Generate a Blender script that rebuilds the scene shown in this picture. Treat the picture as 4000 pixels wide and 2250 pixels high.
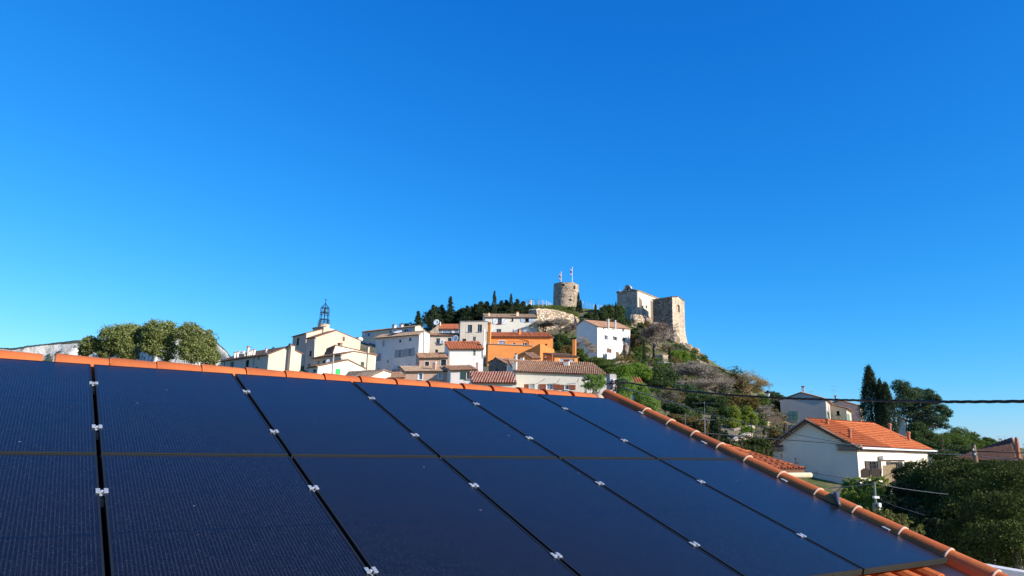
import bpy, math, random
import numpy as np
from mathutils import Vector, Matrix, noise

for o in list(bpy.data.objects):
    bpy.data.objects.remove(o, do_unlink=True)
scene = bpy.context.scene
COL = scene.collection
rad = math.radians

# ---------------------------------------------------------------- camera
FOC = 2812.4                      # focal length in pixels of the 4000 px wide photograph
PITCH, ROLL = 0.20943951, 0.02282296
CAM = np.array([0.0, 0.0, 7.5])   # standing on a roof, eyes 7.5 m above the street
_f = np.array([0.0, math.cos(PITCH), math.sin(PITCH)])
_r0 = np.array([1.0, 0.0, 0.0])
_u0 = np.cross(_r0, _f)
CR = math.cos(ROLL) * _r0 + math.sin(ROLL) * _u0
CU = -math.sin(ROLL) * _r0 + math.cos(ROLL) * _u0
CF = _f
cam_data = bpy.data.cameras.new('camera')
cam = bpy.data.objects.new('camera', cam_data)
COL.objects.link(cam)
M = Matrix.Identity(4)
for i in range(3):
    M[i][0], M[i][1], M[i][2], M[i][3] = CR[i], CU[i], -CF[i], CAM[i]
cam.matrix_world = M
cam_data.sensor_width = 36.0
cam_data.lens = 36.0 * FOC / 4000.0
cam_data.clip_start = 0.1
cam_data.clip_end = 30000.0
scene.camera = cam

# ---------------------------------------------------------------- sky and sun
SUN_AZ, SUN_EL = rad(119), rad(22)     # azimuth clockwise from the view direction (+Y)
SUN = np.array([math.sin(SUN_AZ) * math.cos(SUN_EL), math.cos(SUN_AZ) * math.cos(SUN_EL), math.sin(SUN_EL)])
world = bpy.data.worlds.new('World')
scene.world = world
world.use_nodes = True
nt = world.node_tree
nt.nodes.clear()
sky = nt.nodes.new('ShaderNodeTexSky')
sky.sky_type = 'NISHITA'
sky.sun_disc = False
sky.sun_elevation = SUN_EL
sky.sun_rotation = SUN_AZ
sky.air_density = 1.0
sky.dust_density = 0.1
sky.ozone_density = 2.2
# phone-camera colour response of the deep winter sky, the same for the whole sphere: out = k * in ** g per channel
SK = 0.15
EXPOSURE = 0.62
sep = nt.nodes.new('ShaderNodeSeparateColor')
com = nt.nodes.new('ShaderNodeCombineColor')
nt.links.new(sky.outputs[0], sep.inputs[0])
for ch, (k, g) in enumerate(((0.53, 2.05), (0.80, 1.0), (1.24, 0.64))):
    pw = nt.nodes.new('ShaderNodeMath'); pw.operation = 'POWER'; pw.inputs[1].default_value = g
    ml = nt.nodes.new('ShaderNodeMath'); ml.operation = 'MULTIPLY'; ml.inputs[1].default_value = k * SK ** g / SK
    nt.links.new(sep.outputs[ch], pw.inputs[0]); nt.links.new(pw.outputs[0], ml.inputs[0])
    nt.links.new(ml.outputs[0], com.inputs[ch])
bg = nt.nodes.new('ShaderNodeBackground')
bg.inputs['Strength'].default_value = SK / 2 ** EXPOSURE
wo = nt.nodes.new('ShaderNodeOutputWorld')
nt.links.new(com.outputs[0], bg.inputs['Color'])
nt.links.new(bg.outputs[0], wo.inputs['Surface'])

sl = bpy.data.lights.new('sun', 'SUN')
sl.energy = 5.0
sl.angle = rad(0.53)
sl.color = (1.0, 0.95, 0.875)
sun = bpy.data.objects.new('sun', sl)
COL.objects.link(sun)
sun.rotation_euler = Vector(SUN).to_track_quat('Z', 'Y').to_euler()

scene.view_settings.view_transform = 'Standard'
scene.view_settings.look = 'None'
scene.view_settings.exposure = EXPOSURE
scene.view_settings.gamma = 1.0
scene.view_settings.use_curve_mapping = False
scene.render.engine = 'CYCLES'
scene.cycles.max_bounces = 6
scene.cycles.diffuse_bounces = 3
scene.cycles.glossy_bounces = 3
scene.cycles.transmission_bounces = 3
scene.cycles.transparent_max_bounces = 8

# ---------------------------------------------------------------- pixel helpers (surveying the photograph)
ZT = {1: (800, 1150, .27603), 2: (1350, 1150, .27601), 3: (1850, 1150, .27601), 4: (2050, 1020, .27603),
      5: (2300, 1350, .31056), 6: (2900, 1400, .31056), 7: (3400, 1400, .31056), 8: (0, 1200, .34938),
      'D': (2700, 1700, .37961), 'E': (3300, 1800, .31056), 'F': (0, 0, 1.55280), 'P': (0, 0, 1.0),
      'G': (1100, 1150, .22779), 'K': (860, 1330, .15528), 'J': (2600, 1500, .24155), 'Q': (2300, 1280, .1941)}


def ray(n, zx, zy):
    a, b, s = ZT[n]
    px, py = a + zx * s, b + zy * s
    return CR * (px - 2000) / FOC - CU * (py - 1125) / FOC + CF


def at(n, zx, zy, d):
    r = ray(n, zx, zy)
    return CAM + r * (d / r[1])


def right_of(phi):            # plan direction to the right of somebody facing a wall whose normal has azimuth phi
    p = rad(phi)
    return np.array([-math.cos(p), math.sin(p), 0.0])


def norm_of(phi):
    p = rad(phi)
    return np.array([math.sin(p), math.cos(p), 0.0])


def unit(v):
    v = np.asarray(v, float)
    return v / max(1e-9, np.linalg.norm(v))


UP = np.array([0.0, 0.0, 1.0])

# ---------------------------------------------------------------- object helpers
ORG = {}


def tag(o, label=None, cat=None, group=None, kind=None):
    if label: o['label'] = label
    if cat: o['category'] = cat
    if group: o['group'] = group
    if kind: o['kind'] = kind
    return o


def empty(name, loc, label=None, cat=None, group=None):
    o = bpy.data.objects.new(name, None)
    COL.objects.link(o)
    o.location = loc
    o.empty_display_size = 0.3
    ORG[o.name] = np.array(loc, float)
    return tag(o, label, cat, group)


class MB:
    """collects verts and faces in world coordinates, links them as ONE mesh object"""

    def __init__(s):
        s.v, s.f, s.smooth = [], [], False

    def face(s, *pts):
        b = len(s.v)
        s.v.extend([tuple(p) for p in pts])
        s.f.append(tuple(range(b, b + len(pts))))
        return s

    def box(s, c, ax, ay, az, hx, hy, hz):
        """centre, three unit axes, half sizes"""
        c = np.asarray(c, float)
        b = len(s.v)
        for k in (-1, 1):
            for i, j in ((-1, -1), (1, -1), (1, 1), (-1, 1)):
                s.v.append(tuple(c + ax * hx * i + ay * hy * j + az * hz * k))
        s.f += [(b, b + 3, b + 2, b + 1), (b + 4, b + 5, b + 6, b + 7)]
        for i in range(4):
            j = (i + 1) % 4
            s.f.append((b + i, b + j, b + 4 + j, b + 4 + i))
        return s

    def tube(s, pts, r, n=6, cap=True, r1=None):
        pts = [np.asarray(p, float) for p in pts]
        m = len(pts)
        b = len(s.v)
        ref = np.array([0.13, 0.37, 0.92])
        for i, p in enumerate(pts):
            t = unit(pts[min(m - 1, i + 1)] - pts[max(0, i - 1)])
            a = np.cross(t, ref)
            if np.linalg.norm(a) < 1e-3: a = np.cross(t, [1, 0, 0])
            a = unit(a)
            c = np.cross(t, a)
            rr = r if r1 is None else r + (r1 - r) * i / max(1, m - 1)
            for k in range(n):
                w = 2 * math.pi * k / n
                s.v.append(tuple(p + rr * (math.cos(w) * a + math.sin(w) * c)))
        for i in range(m - 1):
            for k in range(n):
                j = (k + 1) % n
                s.f.append((b + i * n + k, b + i * n + j, b + (i + 1) * n + j, b + (i + 1) * n + k))
        if cap:
            s.f.append(tuple(b + k for k in reversed(range(n))))
            s.f.append(tuple(b + (m - 1) * n + k for k in range(n)))
        return s

    def lathe(s, base, prof, n=16, axis=UP, cap=True, ang=None):
        """prof: list of (radius, height)"""
        axis = unit(axis)
        a = unit(np.cross(axis, [0.3, 1, 0.1]))
        c = np.cross(axis, a)
        b = len(s.v)
        for rr, h in prof:
            for k in range(n):
                w = 2 * math.pi * k / n
                s.v.append(tuple(np.asarray(base) + axis * h + rr * (math.cos(w) * a + math.sin(w) * c)))
        for i in range(len(prof) - 1):
            for k in range(n):
                j = (k + 1) % n
                s.f.append((b + i * n + k, b + i * n + j, b + (i + 1) * n + j, b + (i + 1) * n + k))
        if cap:
            s.f.append(tuple(b + k for k in reversed(range(n))))
            s.f.append(tuple(b + (len(prof) - 1) * n + k for k in range(n)))
        return s

    def arrays(s, V, F):
        b = len(s.v)
        s.v.extend(map(tuple, V))
        s.f.extend(tuple(int(i) + b for i in f) for f in F)
        return s

    def prism(s, pts, d):
        """closed outline pts extruded by vector d"""
        pts = [np.asarray(p, float) for p in pts]
        d = np.asarray(d, float)
        n = len(pts)
        b = len(s.v)
        s.v += [tuple(p) for p in pts] + [tuple(p + d) for p in pts]
        s.f.append(tuple(b + i for i in range(n)))
        s.f.append(tuple(b + n + i for i in reversed(range(n))))
        for i in range(n):
            j = (i + 1) % n
            s.f.append((b + i, b + n + i, b + n + j, b + j))
        return s

    def build(s, name, mat, parent=None, loc=None, smooth=None):
        me = bpy.data.meshes.new(name)
        V = np.array(s.v, float).reshape(-1, 3)
        if parent is not None:
            org = ORG[parent.name]
        elif loc is not None:
            org = np.array(loc, float)
        else:
            org = np.array([V[:, 0].mean(), V[:, 1].mean(), V[:, 2].min()])
        me.from_pydata([tuple(p) for p in (V - org)], [], s.f)
        if s.smooth if smooth is None else smooth:
            me.polygons.foreach_set('use_smooth', [True] * len(me.polygons))
        me.materials.append(mat)
        o = bpy.data.objects.new(name, me)
        COL.objects.link(o)
        if parent is not None:
            o.parent = parent
        else:
            o.location = org
        ORG[o.name] = org
        return o


def mesh_np(name, V, F, mat, parent=None, smooth=False, loc=None):
    """V (n,3), F (m,k) arrays"""
    V = np.asarray(V, np.float32)
    F = np.asarray(F, np.int32)
    org = ORG[parent.name] if parent is not None else (np.array(loc, float) if loc is not None else
                                                        np.array([V[:, 0].mean(), V[:, 1].mean(), V[:, 2].min()]))
    me = bpy.data.meshes.new(name)
    me.vertices.add(len(V))
    me.vertices.foreach_set('co', (V - org.astype(np.float32)).ravel())
    k = F.shape[1]
    me.loops.add(F.size)
    me.loops.foreach_set('vertex_index', F.ravel())
    me.polygons.add(len(F))
    me.polygons.foreach_set('loop_start', np.arange(0, F.size, k, dtype=np.int32))
    me.polygons.foreach_set('loop_total', np.full(len(F), k, np.int32))
    if smooth:
        me.polygons.foreach_set('use_smooth', np.ones(len(F), bool))
    me.update(calc_edges=True)
    me.materials.append(mat)
    o = bpy.data.objects.new(name, me)
    COL.objects.link(o)
    if parent is not None: o.parent = parent
    else: o.location = org
    ORG[o.name] = org
    return o


# ---------------------------------------------------------------- materials
class NT:
    def __init__(s, name, rough=0.8, spec=0.3):
        s.m = bpy.data.materials.new(name)
        s.m.use_nodes = True
        s.t = s.m.node_tree
        s.b = s.t.nodes['Principled BSDF']
        s.b.inputs['Roughness'].default_value = rough
        s.b.inputs['Specular IOR Level'].default_value = spec

    def n(s, typ, **kw):
        x = s.t.nodes.new('ShaderNode' + typ)
        for k, v in kw.items():
            if k.startswith('i_'):
                x.inputs[k[2:].replace('_', ' ')].default_value = v
            else:
                setattr(x, k, v)
        return x

    def l(s, a, b):
        s.t.links.new(a, b)

    def noise(s, scale, detail=4, rough=0.6, vec=None, dist=0.0):
        x = s.n('TexNoise')
        x.inputs['Scale'].default_value = scale
        x.inputs['Detail'].default_value = detail
        x.inputs['Roughness'].default_value = rough
        x.inputs['Distortion'].default_value = dist
        s.l(vec if vec is not None else s.pos(), x.inputs['Vector'])
        return x.outputs['Fac']

    def pos(s):
        if not hasattr(s, '_p'):
            g = s.n('NewGeometry')
            s._p = g.outputs['Position']
            s._g = g
        return s._p

    def geo(s, k):
        s.pos()
        return s._g.outputs[k]

    def scaled(s, v, sc):
        x = s.n('VectorMath', operation='MULTIPLY')
        s.l(v, x.inputs[0])
        x.inputs[1].default_value = sc
        return x.outputs[0]

    def ramp(s, fac, stops, interp='LINEAR'):
        x = s.n('ValToRGB')
        cr = x.color_ramp
        cr.interpolation = interp
        while len(cr.elements) > 1: cr.elements.remove(cr.elements[-1])
        for i, (p, c) in enumerate(stops):
            e = cr.elements[0] if i == 0 else cr.elements.new(p)
            e.position = p
            e.color = (*c, 1) if len(c) == 3 else c
        s.l(fac, x.inputs[0])
        return x.outputs[0]

    def mix(s, fac, a, b, blend='MIX'):
        x = s.n('Mix', data_type='RGBA', blend_type=blend)
        if isinstance(fac, (int, float)): x.inputs[0].default_value = fac
        else: s.l(fac, x.inputs[0])
        for k, v in ((6, a), (7, b)):
            if isinstance(v, tuple): x.inputs[k].default_value = (*v, 1)
            else: s.l(v, x.inputs[k])
        return x.outputs[2]

    def math(s, op, a, b=None):
        x = s.n('Math', operation=op)
        for k, v in ((0, a), (1, b)):
            if v is None: continue
            if isinstance(v, (int, float)): x.inputs[k].default_value = v
            else: s.l(v, x.inputs[k])
        return x.outputs[0]

    def base(s, c):
        if isinstance(c, tuple): s.b.inputs['Base Color'].default_value = (*c, 1)
        else: s.l(c, s.b.inputs['Base Color'])

    def bump(s, h, dist=0.02, strength=1.0):
        x = s.n('Bump')
        x.inputs['Distance'].default_value = dist
        x.inputs['Strength'].default_value = strength
        s.l(h, x.inputs['Height'])
        s.l(x.outputs[0], s.b.inputs['Normal'])


def mul(c, k):
    return tuple(min(1.0, x * k) for x in c)


def plain(name, c, rough=0.6, spec=0.4, metal=0.0, var=0.12, scale=3.0):
    t = NT(name, rough, spec)
    t.b.inputs['Metallic'].default_value = metal
    f = t.noise(scale, 5)
    t.base(t.ramp(f, [(0.3, mul(c, 1 - var)), (0.7, mul(c, 1 + var))]))
    return t.m


def plaster(name, c, stain=0.35, sc=(0.55, 0.5, 0.44)):
    t = NT(name, 0.92, 0.15)
    f = t.noise(0.5, 6, 0.65)
    base = t.ramp(f, [(0.3, mul(c, 0.90)), (0.7, mul(c, 1.05))])
    streak = t.noise(1.0, 5, 0.7, t.scaled(t.pos(), (2.6, 2.6, 0.16)))
    m = t.ramp(streak, [(0.54, (0, 0, 0)), (0.76, (1, 1, 1))])
    k = t.math('MULTIPLY', m, stain)
    base = t.mix(k, base, tuple(a * b for a, b in zip(c, sc)))
    patch = t.noise(0.22, 5, 0.7, t.scaled(t.pos(), (1, 1, 1.4)))
    m2 = t.math('MULTIPLY', t.ramp(patch, [(0.55, (0, 0, 0)), (0.68, (1, 1, 1))]), stain * 0.5)
    base = t.mix(m2, base, mul(c, 0.72))
    t.base(base)
    t.bump(t.noise(9, 6, 0.7), 0.03, 0.5)
    return t.m


def stone(name, c1, c2, mortar, scale=2.2, bump=0.10, flat=(1, 1, 1.35), joint=0.10):
    t = NT(name, 0.95, 0.1)
    w = t.n('TexNoise'); w.inputs['Scale'].default_value = 1.6; w.inputs['Detail'].default_value = 3
    t.l(t.pos(), w.inputs['Vector'])
    av = t.n('VectorMath', operation='MULTIPLY_ADD')
    t.l(w.outputs['Color'], av.inputs[0]); av.inputs[1].default_value = (.35, .35, .35)
    t.l(t.scaled(t.pos(), flat), av.inputs[2])
    vo = t.n('TexVoronoi'); vo.inputs['Scale'].default_value = scale; t.l(av.outputs[0], vo.inputs['Vector'])
    ve = t.n('TexVoronoi', feature='DISTANCE_TO_EDGE'); ve.inputs['Scale'].default_value = scale; t.l(av.outputs[0], ve.inputs['Vector'])
    sep = t.n('SeparateColor'); t.l(vo.outputs['Color'], sep.inputs[0])
    col = t.ramp(sep.outputs[0], [(0.0, mul(c1, .6)), (0.25, c1), (0.7, c2), (1.0, mul(c2, 1.25))])
    col = t.mix(t.math('MULTIPLY', t.noise(7, 5, .7), .5), col, mul(c1, 0.62))
    edge = t.ramp(ve.outputs['Distance'], [(0.0, (0, 0, 0)), (joint, (1, 1, 1))])
    col = t.mix(edge, mortar, col)
    big = t.ramp(t.noise(.3, 5, .7), [(.35, (.72, .70, .66)), (.65, (1.08, 1.06, 1.02))])
    t.base(t.mix(1.0, col, big, 'MULTIPLY'))
    h = t.math('ADD', t.math('MULTIPLY', edge, 1.0), t.math('MULTIPLY', t.noise(11, 5, .7), .5))
    t.bump(h, bump, 1.0)
    return t.m


def tile_mat(name, cols, lichen=None, k=0.0, rough=0.8):
    """roof tiles: every tile its own shade"""
    t = NT(name, rough, 0.25)
    oi = t.n('ObjectInfo')
    r = t.math('FRACT', t.math('ADD', t.geo('Random Per Island'), oi.outputs['Random']))
    n = len(cols)
    c = t.ramp(r, [(i / (n - 1), x) for i, x in enumerate(cols)])
    f = t.noise(2.6, 5, .7)
    c = t.mix(t.math('MULTIPLY', t.ramp(f, [(.42, (0, 0, 0)), (.75, (1, 1, 1))]), .5), c, mul(cols[0], .6))
    if lichen:
        c = t.mix(t.math('MULTIPLY', t.ramp(t.noise(.9, 6, .75), [(.45, (0, 0, 0)), (.7, (1, 1, 1))]), k), c, lichen)
    t.base(c)
    t.bump(t.noise(30, 4), .004, .6)
    return t.m


def leaf_mat(name, cols, trans=0.25, rough=0.8, spec=0.08):
    t = NT(name, rough, spec)
    r = t.geo('Random Per Island')
    f = t.noise(0.9, 3)
    x = t.math('ADD', t.math('MULTIPLY', r, .6), t.math('MULTIPLY', f, .5))
    n = len(cols)
    c = t.ramp(x, [(.12 + .8 * i / (n - 1), q) for i, q in enumerate(cols)])
    t.base(c)
    if trans:
        tr = t.n('BsdfTranslucent')
        mx = t.n('MixShader'); mx.inputs[0].default_value = trans
        t.l(t.mix(1.0, c, (1.1, 1.15, .7), 'MULTIPLY'), tr.inputs['Color'])
        out = t.t.nodes['Material Output']
        t.l(t.b.outputs[0], mx.inputs[1]); t.l(tr.outputs[0], mx.inputs[2])
        t.l(mx.outputs[0], out.inputs['Surface'])
    return t.m

# ---------------------------------------------------------------- palette
M_TERRA = (0.56, 0.135, 0.034)
m_newtile = tile_mat('new_terracotta', lichen=(.22, .07, .03), k=.5, cols=[mul(M_TERRA, .88), (0.58, .145, .036), (0.54, .12, .028), (0.62, .165, .045)], rough=.75)
m_mortar = plain('lime_mortar', (0.52, 0.33, 0.23), .9, .1)
m_closure = plain('ridge_closure_strip', (0.50, 0.25, 0.19), .8, .2, scale=20)
m_alu = plain('bare_aluminium', (0.36, 0.38, 0.41), .6, .4, metal=.35)
m_frame = plain('black_anodised_frame', (0.012, 0.0125, 0.012), .5, .3, var=.1)
m_frame_side = plain('anodised_frame_profile', (0.024, 0.027, 0.021), .5, .3, metal=.0, var=.1)
m_deck = plain('roof_underlay', (0.10, 0.05, 0.035), .9, .1)
m_render = plaster('cream_render', (0.62, 0.55, 0.45))
m_black = plain('black_rubber', (0.012, 0.012, 0.013), .55, .3)
m_conduit = plain('grey_conduit', (0.05, 0.055, 0.06), .45, .4)


def tile_geo(pitch, step, r, lift, arcs, pan, h=.85, over=.06):
    """one curved tile, lower end at y=0"""
    V, F = [], []
    L = step + over
    for y, z0 in ((0, lift), (L, 0.0)):
        for k in range(arcs + 1):
            a = math.pi * k / arcs
            V.append((-r * math.cos(a), y, z0 + r * h * math.sin(a)))
    n = arcs + 1
    for k in range(arcs):
        F.append((k, k + 1, n + k + 1, n + k))
    # lower rim, gives the open end its thickness
    b = len(V)
    t = .016 if pitch > .2 else .02
    for k in range(n):
        a = math.pi * k / arcs
        V.append((-(r - t) * math.cos(a), 0.0, lift + (r - t) * h * math.sin(a)))
    for k in range(arcs):
        F.append((k, b + k, b + k + 1, k + 1))
    if pan:
        for y0, z0, y1, z1 in ((0, lift * .9 + .004, L, .004),):
            b = len(V)
            V += [(r, y0, z0), (pitch - r, y0, z0), (pitch - r, y1, z1), (r, y1, z1), (r, y0, z0 - .02), (pitch - r, y0, z0 - .02)]
            F += [(b, b + 1, b + 2, b + 3), (b + 4, b + 5, b + 1, b)]
    return np.array(V, float), F


def poly_range(poly, u):
    """v-range of a convex 2D polygon on the vertical line u"""
    ys = []
    n = len(poly)
    for i in range(n):
        (x0, y0), (x1, y1) = poly[i], poly[(i + 1) % n]
        if (x0 - u) * (x1 - u) <= 0 and abs(x1 - x0) > 1e-9:
            t = (u - x0) / (x1 - x0)
            ys.append(y0 + t * (y1 - y0))
    return (min(ys), max(ys)) if len(ys) >= 2 else None


def tile_spots(poly, pitch, step, rng, jit=.012):
    us = [p[0] for p in poly]
    out = []
    n = max(1, int((max(us) - min(us)) / pitch))
    pit = (max(us) - min(us)) / n
    for i in range(n):
        u = min(us) + (i + .5) * pit
        q = poly_range(poly, u)
        if not q: continue
        m = max(1, int(round((q[1] - q[0]) / step)))
        for j in range(m):
            out.append((u + rng.uniform(-jit, jit), q[0] + j * step + rng.uniform(-jit, jit) * 1.5, rng.uniform(-.004, .006)))
    return out


def lay_tiles(parent, poly, O, U, V, N, mat, pitch=.21, step=.36, r=.085, lift=.035, arcs=4, pan=False, indiv=0, seed=1, name='roof_tile', key=None):
    rng = random.Random(seed)
    geo, F = tile_geo(pitch, step, r, lift, arcs, pan)
    spots = tile_spots(poly, pitch, step, rng)
    P3 = [O + U * u + V * v + N * (.012 + w) for u, v, w in spots]
    order = sorted(range(len(spots)), key=(lambda i: np.linalg.norm(P3[i] - CAM)) if key is None else (lambda i: key(spots[i])))
    org = ORG[parent.name]
    one = order[:indiv]
    rest = order[indiv:]
    if one:
        me = bpy.data.meshes.new(name)
        me.from_pydata([tuple(p) for p in geo], [], F)
        me.materials.append(mat)
        for i in one:
            o = bpy.data.objects.new(name, me)
            COL.objects.link(o)
            o.parent = parent
            p = P3[i] - org
            w = rng.uniform(-.012, .012)
            Ux = U * math.cos(w) + V * math.sin(w)
            Vx = V * math.cos(w) - U * math.sin(w)
            m = Matrix.Identity(4)
            for k in range(3):
                m[k][0], m[k][1], m[k][2], m[k][3] = Ux[k], Vx[k], N[k], p[k]
            o.matrix_local = m
    if rest:
        W = geo[:, 0:1] * U + geo[:, 1:2] * V + geo[:, 2:3] * N
        P = np.array([P3[i] for i in rest])
        VV = (P[:, None, :] + W[None, :, :]).reshape(-1, 3)
        nv = len(geo)
        FF = np.array(F)
        FF = (FF[None, :, :] + (np.arange(len(rest)) * nv)[:, None, None]).reshape(-1, 4)
        o = mesh_np(name + 's', VV, FF, mat, parent)
        o['kind'] = 'stuff'


# ---------------------------------------------------------------- the roof we stand on
HE, SLO = 0.57571357, 0.332543375
EX = np.array([math.cos(HE), math.sin(HE), 0.0])
DN = np.array([math.sin(HE) * math.cos(SLO), -math.cos(HE) * math.cos(SLO), -math.sin(SLO)])
NN = np.cross(EX, -DN)
RO = CAM + np.array([-4.20872834, 5.15939986, 0.52248957])
PW, PH, GH, GV = 1.057, 1.955, 0.023, 0.034


def roof(a, v, h=0.0):
    return RO + EX * a + DN * v + NN * h


def own_house():
    A0, A1, V1 = -4.0, 6.46, 7.2
    base = roof(1.2, 4.0)
    root = empty('tiled_roof_house', (base[0], base[1], 0), 'near house whose low pitched roof of new orange tiles carries the solar panels', 'house')
    ridge_v = -0.13
    hdeck = -0.185
    # deck, other slope and walls
    b = MB()
    b.prism([roof(A0, ridge_v, hdeck), roof(A1 + .06, ridge_v, hdeck), roof(A1 + .06, V1, hdeck), roof(A0, V1, hdeck)], NN * -.08)
    # the far slope falls away behind the ridge
    ra, rb = roof(A0, ridge_v, hdeck), roof(A1 + .06, ridge_v, hdeck)
    back = np.array([-DN[0], -DN[1], DN[2]])
    nb = unit(np.cross(EX, back)) * (1 if np.cross(EX, back)[2] > 0 else -1)
    b.prism([rb, ra, ra + back * 6.5, rb + back * 6.5], nb * -.08)
    b.build('roof_deck', m_deck, root)
    w = MB()
    e0, e1 = roof(A0 + .2, V1 - .5, -.35), roof(A1 - .1, V1 - .5, -.35)
    h0, h1 = ra + back * 6.0 + EX * .2 - UP * .2, rb + back * 6.0 - EX * .15 - UP * .2
    r0, r1 = ra + EX * .2 - UP * .25, rb - EX * .15 - UP * .25
    dz = lambda p: np.array([p[0], p[1], 0.0])
    w.face(dz(e0), dz(e1), e1, e0); w.face(dz(h1), dz(h0), h0, h1)
    w.face(dz(e1), dz(h1), h1, r1, e1); w.face(dz(h0), dz(e0), e0, r0, h0)
    w.build('wall', m_render, root)
    # field tiles (roll and pan); those that show below the panels singly
    O = roof(A0, V1, -.165)
    wd = A1 - A0 - .10
    lay_tiles(root, [(0, 0), (wd, 0), (wd, V1 - 3.56), (0, V1 - 3.56)], O, EX, -DN, NN, m_newtile, pitch=.245, step=.355, r=.072, lift=.028, arcs=6, pan=True, indiv=120, seed=4,
              key=lambda s: abs(s[0] - (5.8 - A0)) * 1.0 + abs((V1 - s[1]) - 4.25) * 3)
    # a single course under the ridge; below it the panels lie over a black underlay sheet
    lay_tiles(root, [(0, V1 - .20), (wd, V1 - .20), (wd, V1 - ridge_v - .06), (0, V1 - ridge_v - .06)], O, EX, -DN, NN, m_newtile, pitch=.245, step=.355, r=.072, lift=.028, arcs=6, pan=True, indiv=40, seed=5)
    b = MB()
    b.prism([roof(A0 + .3, .19, -.118), roof(6.40, .19, -.118), roof(6.40, 3.60, -.118), roof(A0 + .3, 3.60, -.118)], NN * -.006)
    b.build('underlay_sheet', plain('black_underlay_sheet', (.008, .008, .009), .8, .1), root)
    # under-ridge closure strip, pinkish and finely ribbed
    c = MB()
    n = 420
    for i in range(n):
        a = A0 + (A1 - .02 - A0) * i / n
        d = (A1 - A0) / n
        hh = -.052 + (.007 if i % 2 else 0)
        c.face(roof(a, -.065, hh), roof(a + d, -.065, hh), roof(a + d, .03, hh - .055), roof(a, .03, hh - .055))
    c.build('ridge_closure', m_closure, root)
    # ridge tiles: tapered half barrels, each overlapping the next
    edges = [-3.75, -3.39, -3.02, -2.65, -2.29, -1.92, -1.55, -1.19, -.83, -.46, -.1, .25, .453 + .002, .804, 1.183, 1.536, 1.891, 2.264, 2.617, 2.984, 3.345, 3.723, 4.089, 4.495, 4.857, 5.223, 5.573, 5.958, 6.33]
    edges = [-3.75 + .366 * i for i in range(12)] + edges[13:]
    seg = 12
    for i in range(len(edges) - 1):
        a0, a1 = edges[i], edges[i + 1] + .05
        if a1 - a0 > .5: a1 = a0 + .45
        m = MB()
        rows = []
        for a, rr, up in ((a0, .120, .002), (a0 + .012, .127, .002), (a1 - .09, .118, -.001), (a1, .114, -.003)):
            t = min(1, max(0, (a - .4) / 6))
            cv, ch = -.125 - .03 * t, -.092 - .020 * t + up
            rows.append([roof(a, cv, ch) + rr * (math.cos(math.pi * k / seg) * unit(DN) * 1.0 + math.sin(math.pi * k / seg) * NN * .98) for k in range(seg + 1)])
        V = [p for row in rows for p in row]
        F = [(r * (seg + 1) + k, r * (seg + 1) + k + 1, (r + 1) * (seg + 1) + k + 1, (r + 1) * (seg + 1) + k) for r in range(3) for k in range(seg)]
        m.arrays(V, F)
        # rim thickness
        inner = [roof(a0, -.125, -.085) + (.112) * (math.cos(math.pi * k / seg) * unit(DN) + math.sin(math.pi * k / seg) * NN * .98) for k in range(seg + 1)]
        b0 = len(m.v); m.v += [tuple(p) for p in inner]
        m.f += [(k, b0 + k, b0 + k + 1, k + 1) for k in range(seg)]
        m.build('ridge_tile', m_newtile, root, smooth=True)
    # verge tiles down the right edge, bedded in pale mortar at every joint
    ve = [-.05, .501, .911, 1.29, 1.654, 2.012, 2.408, 2.796, 3.16, 3.555, 3.91, 4.232, 4.60, 4.98, 5.36, 5.74, 6.12, 6.5, 6.88]
    ve[0] = .11
    for i in range(len(ve) - 1):
        v0, v1 = ve[i], ve[i + 1]
        if i == 0: v0 = -.22
        m = MB()
        rows = []
        for v, rr in ((v0 - .05, .073), (v0, .075), (v1 - .03, .082), (v1, .083)):
            ca, ch = max(6.540, 6.605 - .03 * v), -.030
            rows.append([roof(ca, v, ch) + rr * (math.cos(math.pi * (k / seg * 1.16 - .08)) * EX + math.sin(math.pi * (k / seg * 1.16 - .08)) * NN) for k in range(seg + 1)])
        V = [p for row in rows for p in row]
        F = [(r * (seg + 1) + k + 1, r * (seg + 1) + k, (r + 1) * (seg + 1) + k, (r + 1) * (seg + 1) + k + 1) for r in range(3) for k in range(seg)]
        m.arrays(V, F)
        tile = m.build('verge_tile', m_newtile, root, smooth=True)
        q = MB()
        ca, ch = max(6.540, 6.605 - .03 * v1), -.030
        rows = []
        for v, rr in ((v1 - .005, .0835), (v1 - .002, .0862), (v1 + .007, .0855), (v1 + .010, .074)):
            rows.append([roof(ca, v, ch) + rr * (1 + .02 * math.sin(k * 1.9 + i)) * (math.cos(math.pi * (k / seg * 1.16 - .08)) * EX + math.sin(math.pi * (k / seg * 1.16 - .08)) * NN) for k in range(seg + 1)])
        V = [p for row in rows for p in row]
        q.arrays(V, F)
        q.build('mortar_joint', m_mortar, tile, smooth=True)
    # mortar bed where ridge and verge meet
    k = MB()
    c0 = roof(6.40, -.12, -.04)
    k.lathe(c0 - EX * .08 - NN * .03, [(.05, 0), (.085, .02), (.085, .07), (.06, .11)], 12, EX)
    k.build('ridge_end_mortar', m_mortar, root, smooth=True)
    # bed under the verge near the eaves
    k = MB()
    k.prism([roof(6.33, .0, -.15), roof(6.50, .0, -.06), roof(6.50, V1, -.06), roof(6.33, V1, -.15)], NN * -.05)
    k.build('verge_bed', m_mortar, root)
    return root


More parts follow.
